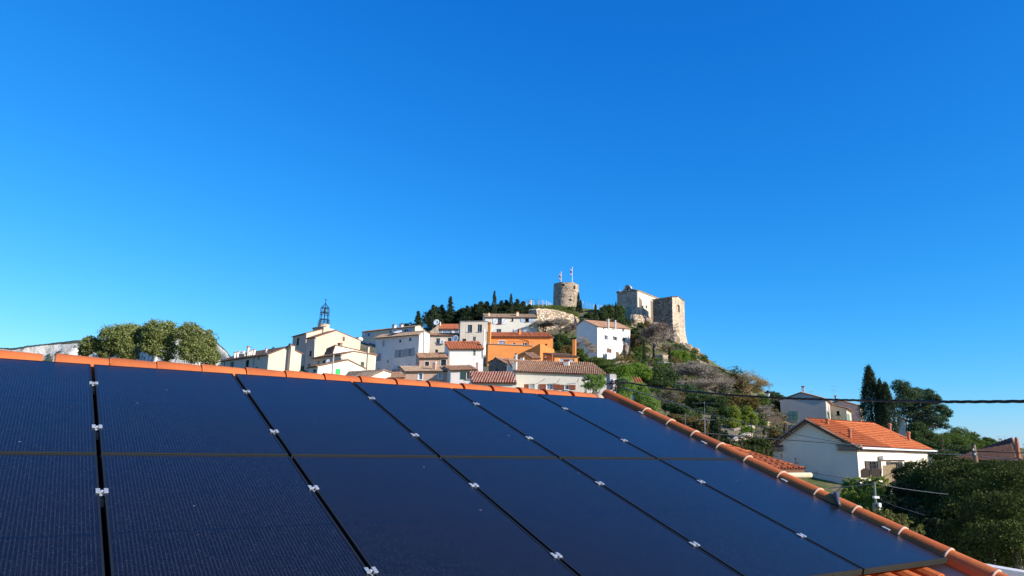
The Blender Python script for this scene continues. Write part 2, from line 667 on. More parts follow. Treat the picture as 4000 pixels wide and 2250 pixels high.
def glass_mat():
    t = NT('solar_glass', .22, .5)
    tc = t.n('TexCoord')
    sx = t.n('SeparateXYZ'); t.l(tc.outputs['Object'], sx.inputs[0])
    u, v = sx.outputs[0], sx.outputs[1]
    # busbar wires run up the slope
    fr = t.math('FRACT', t.math('MULTIPLY', u, 1 / .0173))
    line = t.math('LESS_THAN', t.math('ABSOLUTE', t.math('SUBTRACT', fr, .5)), .13)
    brk = t.ramp(t.noise(26, 3, .6, t.scaled(tc.outputs['Object'], (1, .5, 1))), [(.30, (.35, .35, .35)), (.62, (1, 1, 1))])
    wire = t.math('MULTIPLY', line, brk)
    c = t.ramp(t.noise(7, 6, .7, tc.outputs['Object']), [(.3, (.0040, .0030, .0036)), (.7, (.0064, .0050, .0058))])
    c = t.mix(t.math('MULTIPLY', wire, .22), c, (.075, .078, .09))
    # cell rows: thin dark gaps, a wider one at half height
    f2 = t.math('FRACT', t.math('MULTIPLY', v, 1 / .0805))
    gap = t.math('LESS_THAN', f2, .022)
    mid = t.math('LESS_THAN', t.math('ABSOLUTE', t.math('SUBTRACT', v, PH / 2)), .007)
    c = t.mix(t.math('MULTIPLY', t.math('MAXIMUM', t.math('MULTIPLY', gap, .35), mid), .9), c, (.003, .004, .008))
    # dust and bird specks
    vo = t.n('TexVoronoi'); vo.inputs['Scale'].default_value = 7.0; t.l(t.pos(), vo.inputs['Vector'])
    sp = t.n('SeparateColor'); t.l(vo.outputs['Color'], sp.inputs[0])
    spot = t.math('MULTIPLY', t.math('LESS_THAN', vo.outputs['Distance'], t.math('MULTIPLY', sp.outputs[0], .06)), t.math('GREATER_THAN', sp.outputs[1], .45))
    dust = t.math('MULTIPLY', t.ramp(t.noise(150, 2, .5), [(.60, (0, 0, 0)), (.8, (1, 1, 1))]), .14)
    c = t.mix(t.math('MAXIMUM', t.math('MULTIPLY', spot, .28), dust), c, (.42, .43, .46))
    t.base(c)
    t.l(t.ramp(t.noise(1.3, 5, .7), [(.3, (.16,) * 3), (.7, (.27,) * 3)]), t.b.inputs['Roughness'])
    t.b.inputs['IOR'].default_value = 1.36
    t.bump(t.noise(420, 2, .5), .0006, .35)
    return t.m


m_glass = glass_mat()
ORDN = {-1: 'outermost', 0: 'first', 1: 'second', 2: 'third', 3: 'fourth', 4: 'fifth', 5: 'sixth'}


def solar_panels():
    T = .036
    frame_me = glass_me = None
    for row in (0, 1):
        for c in range(-1, 6):
            a0, v0 = c * (PW + GH) - .0085, row * (PH + GV) - .003
            o = roof(a0, v0 + PH, 0)              # lower left corner, y runs up the slope
            where = 'upper row' if row == 0 else 'lower row'
            if c == 5: lab = 'dark blue solar panel at the right end of the %s beside the verge tiles' % where
            elif c == -1: lab = 'dark blue solar panel out of frame at the left end of the %s' % where
            elif c == 0: lab = 'dark solar panel cut by the left edge of the picture in the %s' % where
            else: lab = 'dark solar panel, %s from left in the %s' % (ORDN[c], where)
            root = empty('solar_panel', (0, 0, 0), lab, 'solar panel', 'solar panels on the tiled roof')
            m = Matrix.Identity(4)
            for i in range(3):
                m[i][0], m[i][1], m[i][2], m[i][3] = EX[i], -DN[i], NN[i], o[i]
            root.matrix_world = m
            ORG[root.name] = np.zeros(3)
            if frame_me is None:
                X, Y, Zz = np.eye(3)
                b = MB()
                b.box((.0055, PH / 2, -T / 2), X, Y, Zz, .0055, PH / 2, T / 2)
                b.box((PW - .0055, PH / 2, -T / 2), X, Y, Zz, .0055, PH / 2, T / 2)
                b.box((PW / 2, PH - .0055, -T / 2), X, Y, Zz, PW / 2 - .011, .0055, T / 2)
                b.box((PW / 2, .0055, -T / 2), X, Y, Zz, PW / 2 - .011, .0055, T / 2)
                fo = b.build('frame', m_frame, root)
                # grooved lower edge that faces the viewer
                b = MB()
                for z0, z1, d in ((-.006, -.001, .004), (-.015, -.009, .002), (-.026, -.018, .003), (-.036, -.030, .006)):
                    b.box((PW / 2, -d / 2, (z0 + z1) / 2), X, Y, Zz, PW / 2, d / 2 + .001, (z1 - z0) / 2)
                eo = b.build('edge_profile', m_frame_side, root)
                b = MB()
                b.face((.011, .011, -.002), (PW - .011, .011, -.002), (PW - .011, PH - .011, -.002), (.011, PH - .011, -.002))
                go = b.build('glass', m_glass, root)
                b = MB()
                b.face((.011, .011, -.03), (.011, PH - .011, -.03), (PW - .011, PH - .011, -.03), (PW - .011, .011, -.03))
                bo = b.build('back_sheet', m_black, root)
                frame_me = (fo, eo, go, bo)
            else:
                for s in frame_me:
                    k = s.copy(); COL.objects.link(k); k.parent = root
    # rails under the panels carry the clamps
    for v, where in ((.54, 'just below the ridge'), (1.51, 'across the lower half of the upper panels'), (2.495, 'across the upper half of the lower panels'), (3.465, 'across the lower half of the lower panels')):
        o = roof(-1.1, v)
        root = empty('mounting_rail', o, 'aluminium rail with silver clamps running ' + where, 'mounting rail', 'rails under the solar panels')
        b = MB()
        b.box(roof(2.7, v, -.036 - .022), EX, DN, NN, 3.82, .019, .0205)
        b.build('rail', m_alu, root)
        for c in range(0, 7):
            e = (c == 6)
            a = c * (PW + GH) - .020 if not e else 5 * (PW + GH) + PW + .004
            m = MB()
            if not e:
                for s in (-1, 1):
                    m.box(roof(a + s * .0185, v, .003), EX, DN, NN, .0095, .024, .0028)
                    m.box(roof(a + s * .0100, v, -.005), EX, DN, NN, .0020, .024, .010)
                m.box(roof(a, v, -.0125), EX, DN, NN, .0085, .024, .0025)
            else:
                m.box(roof(a - .006, v, .003), EX, DN, NN, .016, .030, .0028)
                m.box(roof(a + .012, v, -.015), EX, DN, NN, .0025, .030, .015)
            m.lathe(roof(a, v, -.009), [(.0085, 0), (.0085, .012), (.006, .014)], 8, NN)
            m.tube([roof(a, v, -.045), roof(a, v, -.009)], .005, 6)
            m.build('clamp', m_alu, root)


own_house()
solar_panels()

# black cable conduit bent over the verge tiles
pts = []
p0, p1, p2, p3 = roof(6.45, 3.05, .0), roof(6.47, 2.98, .085), roof(6.60, 2.90, .125), roof(6.78, 2.80, -.16)
for i in range(15):
    t = i / 14
    pts.append((1 - t) ** 3 * p0 + 3 * (1 - t) ** 2 * t * p1 + 3 * (1 - t) * t * t * p2 + t ** 3 * p3)
b = MB(); b.tube(pts, .021, 10)
tag(b.build('cable_conduit', m_conduit, loc=pts[0], smooth=True), 'dark flexible cable conduit looping over the orange verge tiles', 'conduit')

# ================================================================ the village: houses
TILE_OLD = [(0.30, .13, .07), (0.36, .19, .11), (0.25, .11, .065), (0.42, .27, .17), (0.33, .15, .08)]
TILE_PALE = [(0.44, .27, .16), (0.50, .34, .22), (0.36, .20, .12), (0.55, .42, .30), (0.40, .22, .13)]
TILE_BROWN = [(0.38, .165, .085), (0.46, .25, .145), (0.27, .12, .07), (0.54, .36, .24), (0.40, .175, .09)]
TILE_RED = [(0.48, .13, .05), (0.54, .17, .07), (0.42, .11, .045), (0.50, .15, .06)]
mt_old = tile_mat('old_roof_tiles', TILE_OLD, (.30, .26, .17), .5)
mt_pale = tile_mat('sun_bleached_roof_tiles', TILE_PALE, (.40, .34, .22), .5)
mt_brown = tile_mat('brown_mossy_roof_tiles', TILE_BROWN, (.20, .17, .10), .6)
mt_red = tile_mat('red_roof_tiles', TILE_RED, (.35, .18, .10), .35)
mt_orange = tile_mat('flat_orange_roof_tiles', [(0.50, .125, .035), (0.55, .15, .045), (0.46, .11, .03), (0.58, .17, .055)], (.34, .15, .08), .3)
m_tilebed = plain('tile_bed', (.16, .075, .045), .95, .1)
m_wood = plain('dark_timber', (.06, .042, .03), .8, .2)
m_brownwood = plain('brown_shutter_wood', (.20, .10, .065), .7, .3)
m_redwood = plain('red_brown_shutter_wood', (.26, .085, .045), .7, .3)
m_pane = plain('window_glass', (.018, .022, .03), .12, .6, var=.3)
m_dark = plain('dark_opening', (.012, .010, .010), .9, .1)
m_white = plain('white_paint', (.74, .73, .70), .6, .4, var=.05)
m_blue = plain('pale_blue_paint', (.42, .56, .70), .6, .3)
m_greyblue = plain('grey_blue_paint', (.27, .33, .40), .6, .3)
m_grey = plain('grey_paint', (.30, .30, .31), .6, .3)
m_greyshut = plain('weathered_grey_shutter', (.40, .38, .37), .7, .3)
m_green = plain('bright_green_paint', (.03, .52, .10), .55, .4)
m_sage = plain('sage_green_paint', (.16, .27, .19), .6, .3)
m_dkgreen = plain('dark_green_paint', (.05, .085, .065), .6, .3)
m_iron = plain('dark_iron', (.022, .025, .03), .5, .4, metal=.5)
m_zinc = plain('zinc_pipe', (.22, .22, .23), .5, .5, metal=.4)
m_pipe = plain('white_downpipe', (.62, .60, .57), .5, .4)
m_terrapipe = plain('terracotta_flue', (.42, .15, .075), .8, .2)
m_stonetrim = plain('pale_stone_trim', (.60, .54, .45), .9, .1)
m_bronze = plain('bell_bronze', (.16, .085, .06), .45, .5, metal=.7)
m_acfan = plain('fan_grille', (.33, .35, .37), .5, .4)
m_cement = plain('grey_cement', (.36, .34, .31), .95, .1, var=.25)


class Wall:
    def __init__(s, C, phi, d, base, top):
        """C corner, phi normal, d plan direction along the wall, top list of (s, z) from the corner"""
        s.C, s.phi, s.d, s.base, s.top = np.asarray(C, float), phi, d, base, top
        s.n = norm_of(phi)
        s.len = top[-1][0]
        s.holes = []

    def hit(s, n, zx, zy):
        r = ray(n, zx, zy)
        t = ((s.C - CAM) @ s.n) / (r @ s.n)
        P = CAM + r * t
        return float((P - s.C) @ s.d), float(P[2])

    def p(s, u, z, out=0.0):
        q = s.C + s.d * u + s.n * out
        return np.array([q[0], q[1], z])

    def topz(s, u):
        for (a, za), (b, zb) in zip(s.top, s.top[1:]):
            if a - 1e-6 <= u <= b + 1e-6:
                return za + (zb - za) * (u - a) / max(1e-9, b - a)
        return s.top[-1][1]

    def mesh(s, m):
        """wall surface with recessed openings"""
        ss = sorted(set([0.0, s.len] + [u for u, _ in s.top] + [u for h in s.holes for u in (h[0], h[2])]))
        ss = [u for u in ss if -1e-6 <= u <= s.len + 1e-6]
        for a, b in zip(ss, ss[1:]):
            if b - a < 1e-5: continue
            mid = (a + b) / 2
            hs = sorted([h for h in s.holes if h[0] < mid < h[2]], key=lambda h: h[1])
            z = s.base
            for h in hs:
                m.face(s.p(a, z), s.p(b, z), s.p(b, h[1]), s.p(a, h[1]))
                z = h[3]
            m.face(s.p(a, z), s.p(b, z), s.p(b, s.topz(b)), s.p(a, s.topz(a)))
        for u0, z0, u1, z1, rc in s.holes:
            for (ua, za), (ub, zb) in (((u0, z0), (u1, z0)), ((u1, z0), (u1, z1)), ((u1, z1), (u0, z1)), ((u0, z1), (u0, z0))):
                m.face(s.p(ua, za), s.p(ub, zb), s.p(ub, zb, -rc), s.p(ua, za, -rc))


class House:
    def __init__(s, name, label, C, phi, L, R, wall_mat, base=None, ridge='shedL', rise=None, tile=None, over=.28, indiv=0,
                 pitch=.21, step=.36, cat='house', group=None, slab=True, flat_style=False, tr=.085, drop=14.0, phiR=None, eave=True):
        n, cx, cy, d = C
        s.n, s.dep = n, d
        P = at(n, cx, cy, d)
        s.P = P
        phiR = phi - 90 if phiR is None else phiR
        dl, dr = -right_of(phi), right_of(phiR)
        s.dl, s.dr = dl, dr
        base = P[2] - drop if base is None else base
        s.base = base

        def wall(spec, ph, dd):
            w = Wall(P, ph, dd, base, [(0.0, P[2]), (1.0, P[2])])
            if isinstance(spec, (int, float)):
                top = [(0.0, float(P[2])), (float(spec), float(P[2]))]
            else:
                top = [(0.0, float(P[2]))]
                for q in spec:
                    if len(q) == 2: u, z = w.hit(n, *q)
                    else: u, z = w.hit(*q)
                    top.append((max(u, top[-1][0] + .15), z))
            w.top = top
            w.len = top[-1][0]
            return w
        s.L = wall(L, phi, dl)
        s.R = wall(R, phiR, dr)
        if rise is not None:
            w = s.R if ridge == 'R' else s.L
            w.top = [w.top[0], (w.len / 2, max(w.top[0][1], w.top[-1][1]) + rise), w.top[-1]]
        s.root = empty(name, (P[0], P[1], base), label, cat, group)
        s.mat, s.tile, s.ridge = wall_mat, tile, ridge
        s.opts = (over, indiv, pitch, step, slab, flat_style, tr, eave)
        s.todo = []

    def top_at(s, zy, n=None):
        """raise the far end of the left wall until the ridge shows at picture height zy"""
        n = n or s.n
        q = s.P + s.dl * s.L.len + s.dr * s.R.len * .5
        v = q - CAM
        px = 2000 + FOC * (v @ CR) / (v @ CF)
        r = ray(n, (px - ZT[n][0]) / ZT[n][2], zy)
        s.L.top[-1] = (s.L.len, float(CAM[2] + r[2] * (q[1] / r[1])))

    # openings ------------------------------------------------
    def win(s, side, x0, y0, x1, y1, n=None, frame=None, pane=None, rc=.16, bars=1, sill=True, surround=None, shut=None, sm=None,
            sw=None, name='window', shy=None, zbrace=False, mid=False, arch=False, closed=None, ajar=0):
        w = s.L if side == 'L' else s.R
        n = n or s.n
        ym, xm = (y0 + y1) / 2, (x0 + x1) / 2
        ua, ub = w.hit(n, x0, ym)[0], w.hit(n, x1, ym)[0]
        za, zb = w.hit(n, xm, y1)[1], w.hit(n, xm, y0)[1]
        u0, u1 = min(ua, ub), max(ua, ub)
        u0, u1 = max(.06, u0), min(w.len - .06, u1)
        if u1 - u0 < .1: return
        can = zb < min(w.topz(u0), w.topz(u1)) - .03 and za > w.base
        for h in w.holes:
            if not (u1 < h[0] - .005 or u0 > h[2] + .005 or zb < h[1] - .005 or za > h[3] + .005): can = False
        if not can: rc = -.03
        else: w.holes.append((u0, za, u1, zb, rc))
        s.todo.append((w, u0, za, u1, zb, rc, frame or m_white, pane or m_pane, bars, sill, surround, shut, sm or m_grey, sw, name, zbrace, mid, arch, closed, ajar))

    def finish(s):
        m = MB()
        s.L.mesh(m); s.R.mesh(m)
        L, R, B = s.L, s.R, s.base
        zl, zr = L.top[-1][1], R.top[-1][1]
        zc = s.P[2]
        eL = s.P + s.dl * L.len; eL[2] = zl
        eR = s.P + s.dr * R.len; eR[2] = zr
        bk = s.P + s.dl * L.len + s.dr * R.len
        over, indiv, pitch, step, slab, flat_style, tr, eave = s.opts
        c3 = s.P.copy()
        planes = []
        if s.ridge == 'R':
            iA = int(np.argmax([z for _, z in R.top]))
            uA, zA = R.top[iA]
            rA = s.P + s.dr * uA; rA[2] = zA
            rB = rA + s.dl * L.len; rB[2] = zA + (zl - zc)
            bk[2] = zr + (zl - zc)
            planes = [(eL, c3, rA, rB), (eR, bk, rB, rA)]
            m.face(*[np.array([p[0], p[1], B]) for p in (eL, bk)], bk, rB, eL)
            m.face(np.array([bk[0], bk[1], B]), np.array([eR[0], eR[1], B]), eR, bk)
        elif s.ridge == 'L':
            iA = int(np.argmax([z for _, z in L.top]))
            uA, zA = L.top[iA]
            rA = s.P + s.dl * uA; rA[2] = zA
            rB = rA + s.dr * R.len; rB[2] = zA + (zr - zc)
            bk[2] = zl + (zr - zc)
            planes = [(c3, eR, rB, rA), (bk, eL, rA, rB)]
            m.face(*[np.array([p[0], p[1], B]) for p in (eR, bk)], bk, rB, eR)
            m.face(np.array([bk[0], bk[1], B]), np.array([eL[0], eL[1], B]), eL, bk)
        else:
            bk[2] = zl + zr - zc
            if s.ridge == 'shedL': planes = [(eL, c3, eR, bk)]
            elif s.ridge == 'shedR': planes = [(c3, eR, bk, eL)]
            m.face(*[np.array([p[0], p[1], B]) for p in (eL, bk)], bk, eL)
            m.face(np.array([bk[0], bk[1], B]), np.array([eR[0], eR[1], B]), eR, bk)
            if s.ridge == 'flat':
                k = .25
                m.face(c3 - UP * k, eR - UP * k, bk - UP * k, eL - UP * k)
        m.build('wall', s.mat, s.root)
        s.planes = planes
        for i, q in enumerate(planes):
            roof_plane(s.root, *q, over, s.tile or mt_old, indiv if i == 0 else 0, pitch, step, tr, flat_style, i, eave)
        if planes and s.ridge in 'RL':
            ridge_row(s.root, rA + UP * .06, rB + UP * .06, s.tile or mt_old)
        if s.ridge == 'flat':
            b = MB()
            for p, q in ((c3, eR), (eR, bk), (bk, eL), (eL, c3)):
                d = unit(q - p); nn = np.cross(d, UP)
                b.box((p + q) / 2 + UP * .03, d, nn, UP, np.linalg.norm(q - p) / 2 + .06, .14, .05)
            b.build('coping', m_cement, s.root)
        for t in s.todo: s._window(*t)
        return s

    def _window(s, w, u0, z0, u1, z1, rc, fm, pm, bars, sill, surround, shut, sm, sw, name, zbrace, mid, arch, closed, ajar):
        W, H = u1 - u0, z1 - z0
        um, zm = (u0 + u1) / 2, (z0 + z1) / 2
        A, N = w.d, w.n
        ft = min(.055, W * .12)
        if closed is None:
            f = MB()
            o = -rc + .05
            for u, hw in ((u0 + ft / 2, ft / 2), (u1 - ft / 2, ft / 2)):
                f.box(w.p(u, zm, o), A, N, UP, hw, .03, H / 2)
            for z in (z0 + ft / 2, z1 - ft / 2):
                f.box(w.p(um, z, o - .002), A, N, UP, W / 2 - ft, .03, ft / 2)
            if bars >= 1 and W > .35: f.box(w.p(um, zm, o + .004), A, N, UP, ft * .55, .022, H / 2 - ft)
            if bars >= 2:
                for k in range(1, bars):
                    f.box(w.p(um, z0 + H * k / bars, o - .006), A, N, UP, W / 2 - ft, .016, .017)
            if sill and W > .3: f.box(w.p(um, z0 - .04, .05), A, N, UP, W / 2 + .09, .09, .04)
            fo = f.build(name, fm, s.root)
            g = MB()
            g.face(w.p(u0, z0, -rc + .012), w.p(u1, z0, -rc + .012), w.p(u1, z1, -rc + .012), w.p(u0, z1, -rc + .012))
            g.build('pane', pm, fo)
            if arch:
                a = MB()
                pts = [w.p(um + (W / 2 + .10) * math.cos(math.pi * k / 10), z1 - .02 + H * .28 * math.sin(math.pi * k / 10), .0) for k in range(11)]
                a.prism(pts, N * .05); a.build('arch', fm, s.root)
                a = MB()
                pts = [w.p(um + (W / 2 - .06) * math.cos(math.pi * k / 10), z1 - .02 + H * .20 * math.sin(math.pi * k / 10), .045) for k in range(11)]
                a.prism(pts, N * .012); a.build('arch_pane', pm, s.root)
        else:                                            # closed shutters fill the opening
            for k in range(2 if W > .6 else 1):
                hw = W / (4 if W > .6 else 2) - .008
                uu = um + (0 if W <= .6 else (-1 if k == 0 else 1) * W / 4)
                leaf_shutter(w, uu, zm, hw, H / 2 - .01, -rc + .08, closed, s.root, zbrace)
        if surround:
            b = MB()
            t = .11
            b.box(w.p(u0 - t / 2, zm, .012), A, N, UP, t / 2, .014, H / 2 + t)
            b.box(w.p(u1 + t / 2, zm, .012), A, N, UP, t / 2, .014, H / 2 + t)
            b.box(w.p(um, z1 + t / 2, .010), A, N, UP, W / 2, .014, t / 2)
            b.box(w.p(um, z0 - t / 2, .010), A, N, UP, W / 2, .014, t / 2)
            b.build('window_surround', surround, s.root)
        if shut:
            sw = sw or W / 2
            for k in (-1, 1):
                if (k == -1 and 'a' not in shut) or (k == 1 and 'b' not in shut): continue
                # 'a' is the side towards the corner
                uu = (u0 - sw / 2 - .03) if k == -1 else (u1 + sw / 2 + .03)
                leaf_shutter(w, uu, zm, sw / 2, H / 2 + .02, .055, sm, s.root, zbrace)

    # fittings -----------------------------------------------
    def pipe(s, side, pts, mat=None, r=.05, n=None, out=.09, name='downpipe'):
        w = s.L if side == 'L' else s.R
        n = n or s.n
        P = []
        for q in pts:
            u, z = w.hit(n, *q)
            P.append(w.p(u, z, out))
        b = MB(); b.tube(P, r, 6); b.build(name, mat or m_pipe, s.root)

    def chimney(s, x0, y0, x1, y1, d=None, n=None, mat=None, kind='box', phi=None, down=1.5, cap=None):
        n = n or s.n
        d = d or s.dep + 3
        A, Bp = at(n, x0, y1, d), at(n, x1, y1, d)
        T = at(n, (x0 + x1) / 2, y0, d)
        c = (A + Bp) / 2
        w = np.linalg.norm((Bp - A)[:2])
        h = T[2] - c[2]
        m = MB()
        mat = mat or s.mat
        if kind == 'pipe':
            m.lathe(c - UP * down, [(w / 2, 0), (w / 2, down + h * .8), (w * .72, down + h * .82), (w * .72, down + h * .92), (w * .35, down + h)], 8)
            o = m.build('chimney_pipe', mat, s.root); return o
        ph = phi if phi is not None else math.degrees(math.atan2(s.L.n[0], s.L.n[1]))
        a, b = right_of(ph), norm_of(ph)
        k = w / (abs(a[0]) + .7 * abs(b[0]) + 1e-6)
        hx, hy = k / 2, k * .7 / 2
        m.box(c + UP * (h - down - h * .12) / 2, a, b, UP, hx, hy, (h + down - h * .12) / 2)
        o = m.build('chimney', mat, s.root)
        m = MB()
        top = c + UP * (h * .88)
        if kind == 'box':
            m.box(top + UP * h * .02, a, b, UP, hx * 1.22, hy * 1.22, h * .02 + .02)
            for sx in (-1, 1):
                m.box(top + UP * h * .07 + a * hx * .8 * sx, a, b, UP, hx * .14, hy * .8, h * .05)
            m.box(top + UP * (h * .12 + .015), a, b, UP, hx * 1.15, hy * 1.15, .03)
        elif kind == 'pot':
            m.lathe(top, [(hx * .6, 0), (hx * .5, h * .12), (hx * .62, h * .14), (hx * .3, h * .2)], 8)
        else:
            m.box(top + UP * .03, a, b, UP, hx * 1.1, hy * 1.1, .05)
        m.build('cap', cap or m_terrapipe, o)
        return o


def leaf_shutter(w, u, z, hw, hh, out, mat, root, zbrace=False):
    b = MB()
    b.box(w.p(u, z, out), w.d, w.n, UP, hw, .018, hh)
    e = min(.05, hw * .22)
    for k in (-1, 1):
        b.box(w.p(u + k * (hw - e / 2), z, out + .022), w.d, w.n, UP, e / 2, .010, hh)
        b.box(w.p(u, z + k * (hh - e), out + .021), w.d, w.n, UP, hw - e, .010, e / 2)
    b.box(w.p(u, z, out + .020), w.d, w.n, UP, hw - e, .010, e / 2)
    o = b.build('shutter', mat, root)
    if zbrace:
        q = MB()
        ax = unit(w.d * hw * 1.6 + UP * hh * 1.7)
        q.box(w.p(u, z, out + .034), ax, w.n, np.cross(ax, w.n), math.hypot(hw * .8, hh * .85), .008, .035)
        q.build('brace', m_greyblue, o)
    else:
        q = MB()
        n = max(4, int(hh * 2 / .11))
        for i in range(n):
            zz = z - hh + e + (i + .5) * (2 * hh - 2 * e) / n
            if abs(zz - z) < e: continue
            ax = unit(UP * .8 + w.n * -.6)
            q.box(w.p(u, zz, out + .024), w.d, np.cross(w.d, ax), ax, hw - e, .004, .042)
        q.build('louvres', mat, o)
    return o


def roof_plane(root, e0, e1, r1, r0, over, tmat, indiv=0, pitch=.21, step=.36, tr=.085, flat_style=False, seed=0, eave=True, side=.10):
    e0, e1, r1, r0 = [np.asarray(p, float) for p in (e0, e1, r1, r0)]
    U = unit(e1 - e0)
    N = np.cross(U, (r0 + r1) / 2 - (e0 + e1) / 2)
    N = unit(N)
    if N[2] < 0: N = -N
    V = np.cross(N, U)
    to2 = lambda p: (float((p - e0) @ U), float((p - e0) @ V))
    P = [to2(e0), to2(e1), to2(r1), to2(r0)]
    P = [(P[0][0] - side, P[0][1] - over), (P[1][0] + side, P[1][1] - over), (P[2][0] + side, P[2][1]), (P[3][0] - side, P[3][1])]
    if P[2][0] - P[3][0] < 2 * side + .05:
        P = P[:2] + [((P[2][0] + P[3][0]) / 2, P[2][1])]
    O = e0 + N * .05
    b = MB()
    b.prism([O + U * u + V * v for u, v in P], N * -.075)
    b.build('roof', m_tilebed, root)
    if flat_style:
        lay_tiles(root, P, O, U, V, N, tmat, pitch=pitch, step=step, r=pitch * .46, lift=.085, arcs=4, indiv=indiv, seed=seed + 3)
    else:
        lay_tiles(root, P, O, U, V, N, tmat, pitch=pitch, step=step, r=tr, lift=.03, arcs=4, indiv=indiv, seed=seed + 3)
    if eave:                 # rows of tile ends bedded under the eaves
        g = MB()
        n = max(2, int(P[1][0] / .24))
        outd = unit(np.array([-V[0], -V[1], 0]))
        for row, o in ((0, .16), (1, .08)):
            for i in range(n):
                u = (i + .5 + .5 * row) * (P[1][0] - P[0][0]) / n + P[0][0] + side * .3
                c = e0 + U * u - UP * (.06 + .10 * row)
                g.box(c + outd * (o / 2 - .02), unit(np.array([U[0], U[1], 0])), outd, UP, .085, o / 2 + .05, .035)
        o = g.build('eaves_tiles', m_stonetrim, root)
        o['kind'] = 'stuff'


def ridge_row(root, a, b, mat, r=.12, step=.42, hip=False):
    d = b - a
    L = np.linalg.norm(d)
    d = d / L
    n = max(1, int(L / step))
    s = unit(np.cross(d, UP)); t = np.cross(s, d)
    V, F = [], []
    for i in range(n):
        p0 = a + d * (L * i / n); p1 = a + d * (L * (i + 1) / n + .05)
        k0 = len(V)
        for p, rr in ((p0, r * 1.08), (p1, r * .95)):
            for k in range(6):
                w = math.pi * k / 5
                V.append(p + rr * (math.cos(w) * s + math.sin(w) * t) - t * .03)
        F += [(k0 + k, k0 + k + 1, k0 + 7 + k, k0 + 6 + k) for k in range(5)]
    o = mesh_np('ridge_tiles', np.array(V), np.array(F), mat, root)
    o['kind'] = 'stuff'


def dish(n, zx, zy, d, r, label, face=(.35, -.8, .45), mast=None):
    c = at(n, zx, zy, d)
    f = unit(face)
    root = empty('satellite_dish', c - UP * .6, label, 'satellite dish', 'satellite dishes on the village houses')
    b = MB(); b.smooth = True
    b.lathe(c, [(.02, -.0), (r * .5, r * .06), (r * .85, r * .17), (r, r * .26), (r * .98, r * .29), (r * .5, r * .09), (.02, .03)], 16, f, cap=False)
    b.build('reflector', m_white, root)
    b = MB()
    b.tube([c - f * .05, c - f * .15 - UP * .2, c - f * .15 - UP * .9], .03, 6)
    b.build('mast', m_zinc, root)
    b = MB()
    b.tube([c - UP * r * .9 + f * r * .25, c + f * r * .9 - UP * .1], .015, 5)
    b.box(c + f * r * .92 - UP * .08, *np.eye(3), .05, .07, .05)
    b.build('feed_arm', m_grey, root)


def aerial(n, zx, zy0, zy1, d, label, w=1.0, rows=1, phi=200):
    T, Bt = at(n, zx, zy0, d), at(n, zx, zy1, d)
    root = empty('tv_antenna', Bt, label, 'antenna', 'television antennas on the roofs')
    b = MB(); b.tube([Bt - UP * .6, T], .015, 5); b.build('mast', m_zinc, root)
    a = right_of(phi); c = norm_of(phi)
    for k in range(rows):
        p = T - UP * (.12 + .5 * k)
        b = MB()
        b.tube([p - a * w * .5, p + a * w * .5], .010, 4)
        for i in range(7):
            q = p + a * w * (-.48 + .16 * i)
            b.tube([q - c * (.28 - .02 * i), q + c * (.28 - .02 * i)], .006, 4)
        b.build('yagi', m_zinc, root)


def aircon(wall, n, x0, y0, x1, y1, label):
    u0, z1 = wall.hit(n, x0, y0)
    u1, z0 = wall.hit(n, x1, y1)
    u, z, hw, hh = (u0 + u1) / 2, (z0 + z1) / 2, abs(u1 - u0) / 2, abs(z1 - z0) / 2
    root = empty('air_conditioner', wall.p(u, z - hh, .25), label, 'air conditioner')
    b = MB(); b.box(wall.p(u, z, .28), wall.d, wall.n, UP, hw, .16, hh); b.build('casing', m_white, root)
    b = MB(); b.lathe(wall.p(u, z, .44), [(hh * .75, 0), (hh * .75, .01), (hh * .2, .02)], 12, wall.n); b.build('fan_grille', m_acfan, root)
    b = MB()
    for k in (-1, 1): b.box(wall.p(u + k * hw * .7, z - hh - .03, .22), wall.d, wall.n, UP, .02, .2, .03)
    b.build('bracket', m_zinc, root)


p_cream = plaster('cream_plaster', (.70, .57, .41), .35)
p_pink = plaster('pinkish_beige_plaster', (.68, .47, .34), .3)
p_white = plaster('weathered_white_plaster', (.78, .68, .58), .40, (.62, .60, .58))
p_white2 = plaster('bright_white_plaster', (.84, .765, .67), .14)
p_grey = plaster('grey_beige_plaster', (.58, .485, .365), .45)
p_orange = plaster('orange_plaster', (.90, .315, .085), .22, (.8, .72, .6))
p_salmon = plaster('salmon_plaster', (.58, .36, .25), .35)
p_pale = plaster('pale_lime_plaster', (.77, .68, .54), .6, (.5, .48, .45))
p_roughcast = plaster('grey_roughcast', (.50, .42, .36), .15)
p_stain = plaster('stained_concrete', (.66, .56, .43), .9, (.42, .40, .37))
s_rubble = stone('rubble_stone', (.26, .21, .16), (.38, .31, .23), (.42, .37, .30), 2.6, .08)

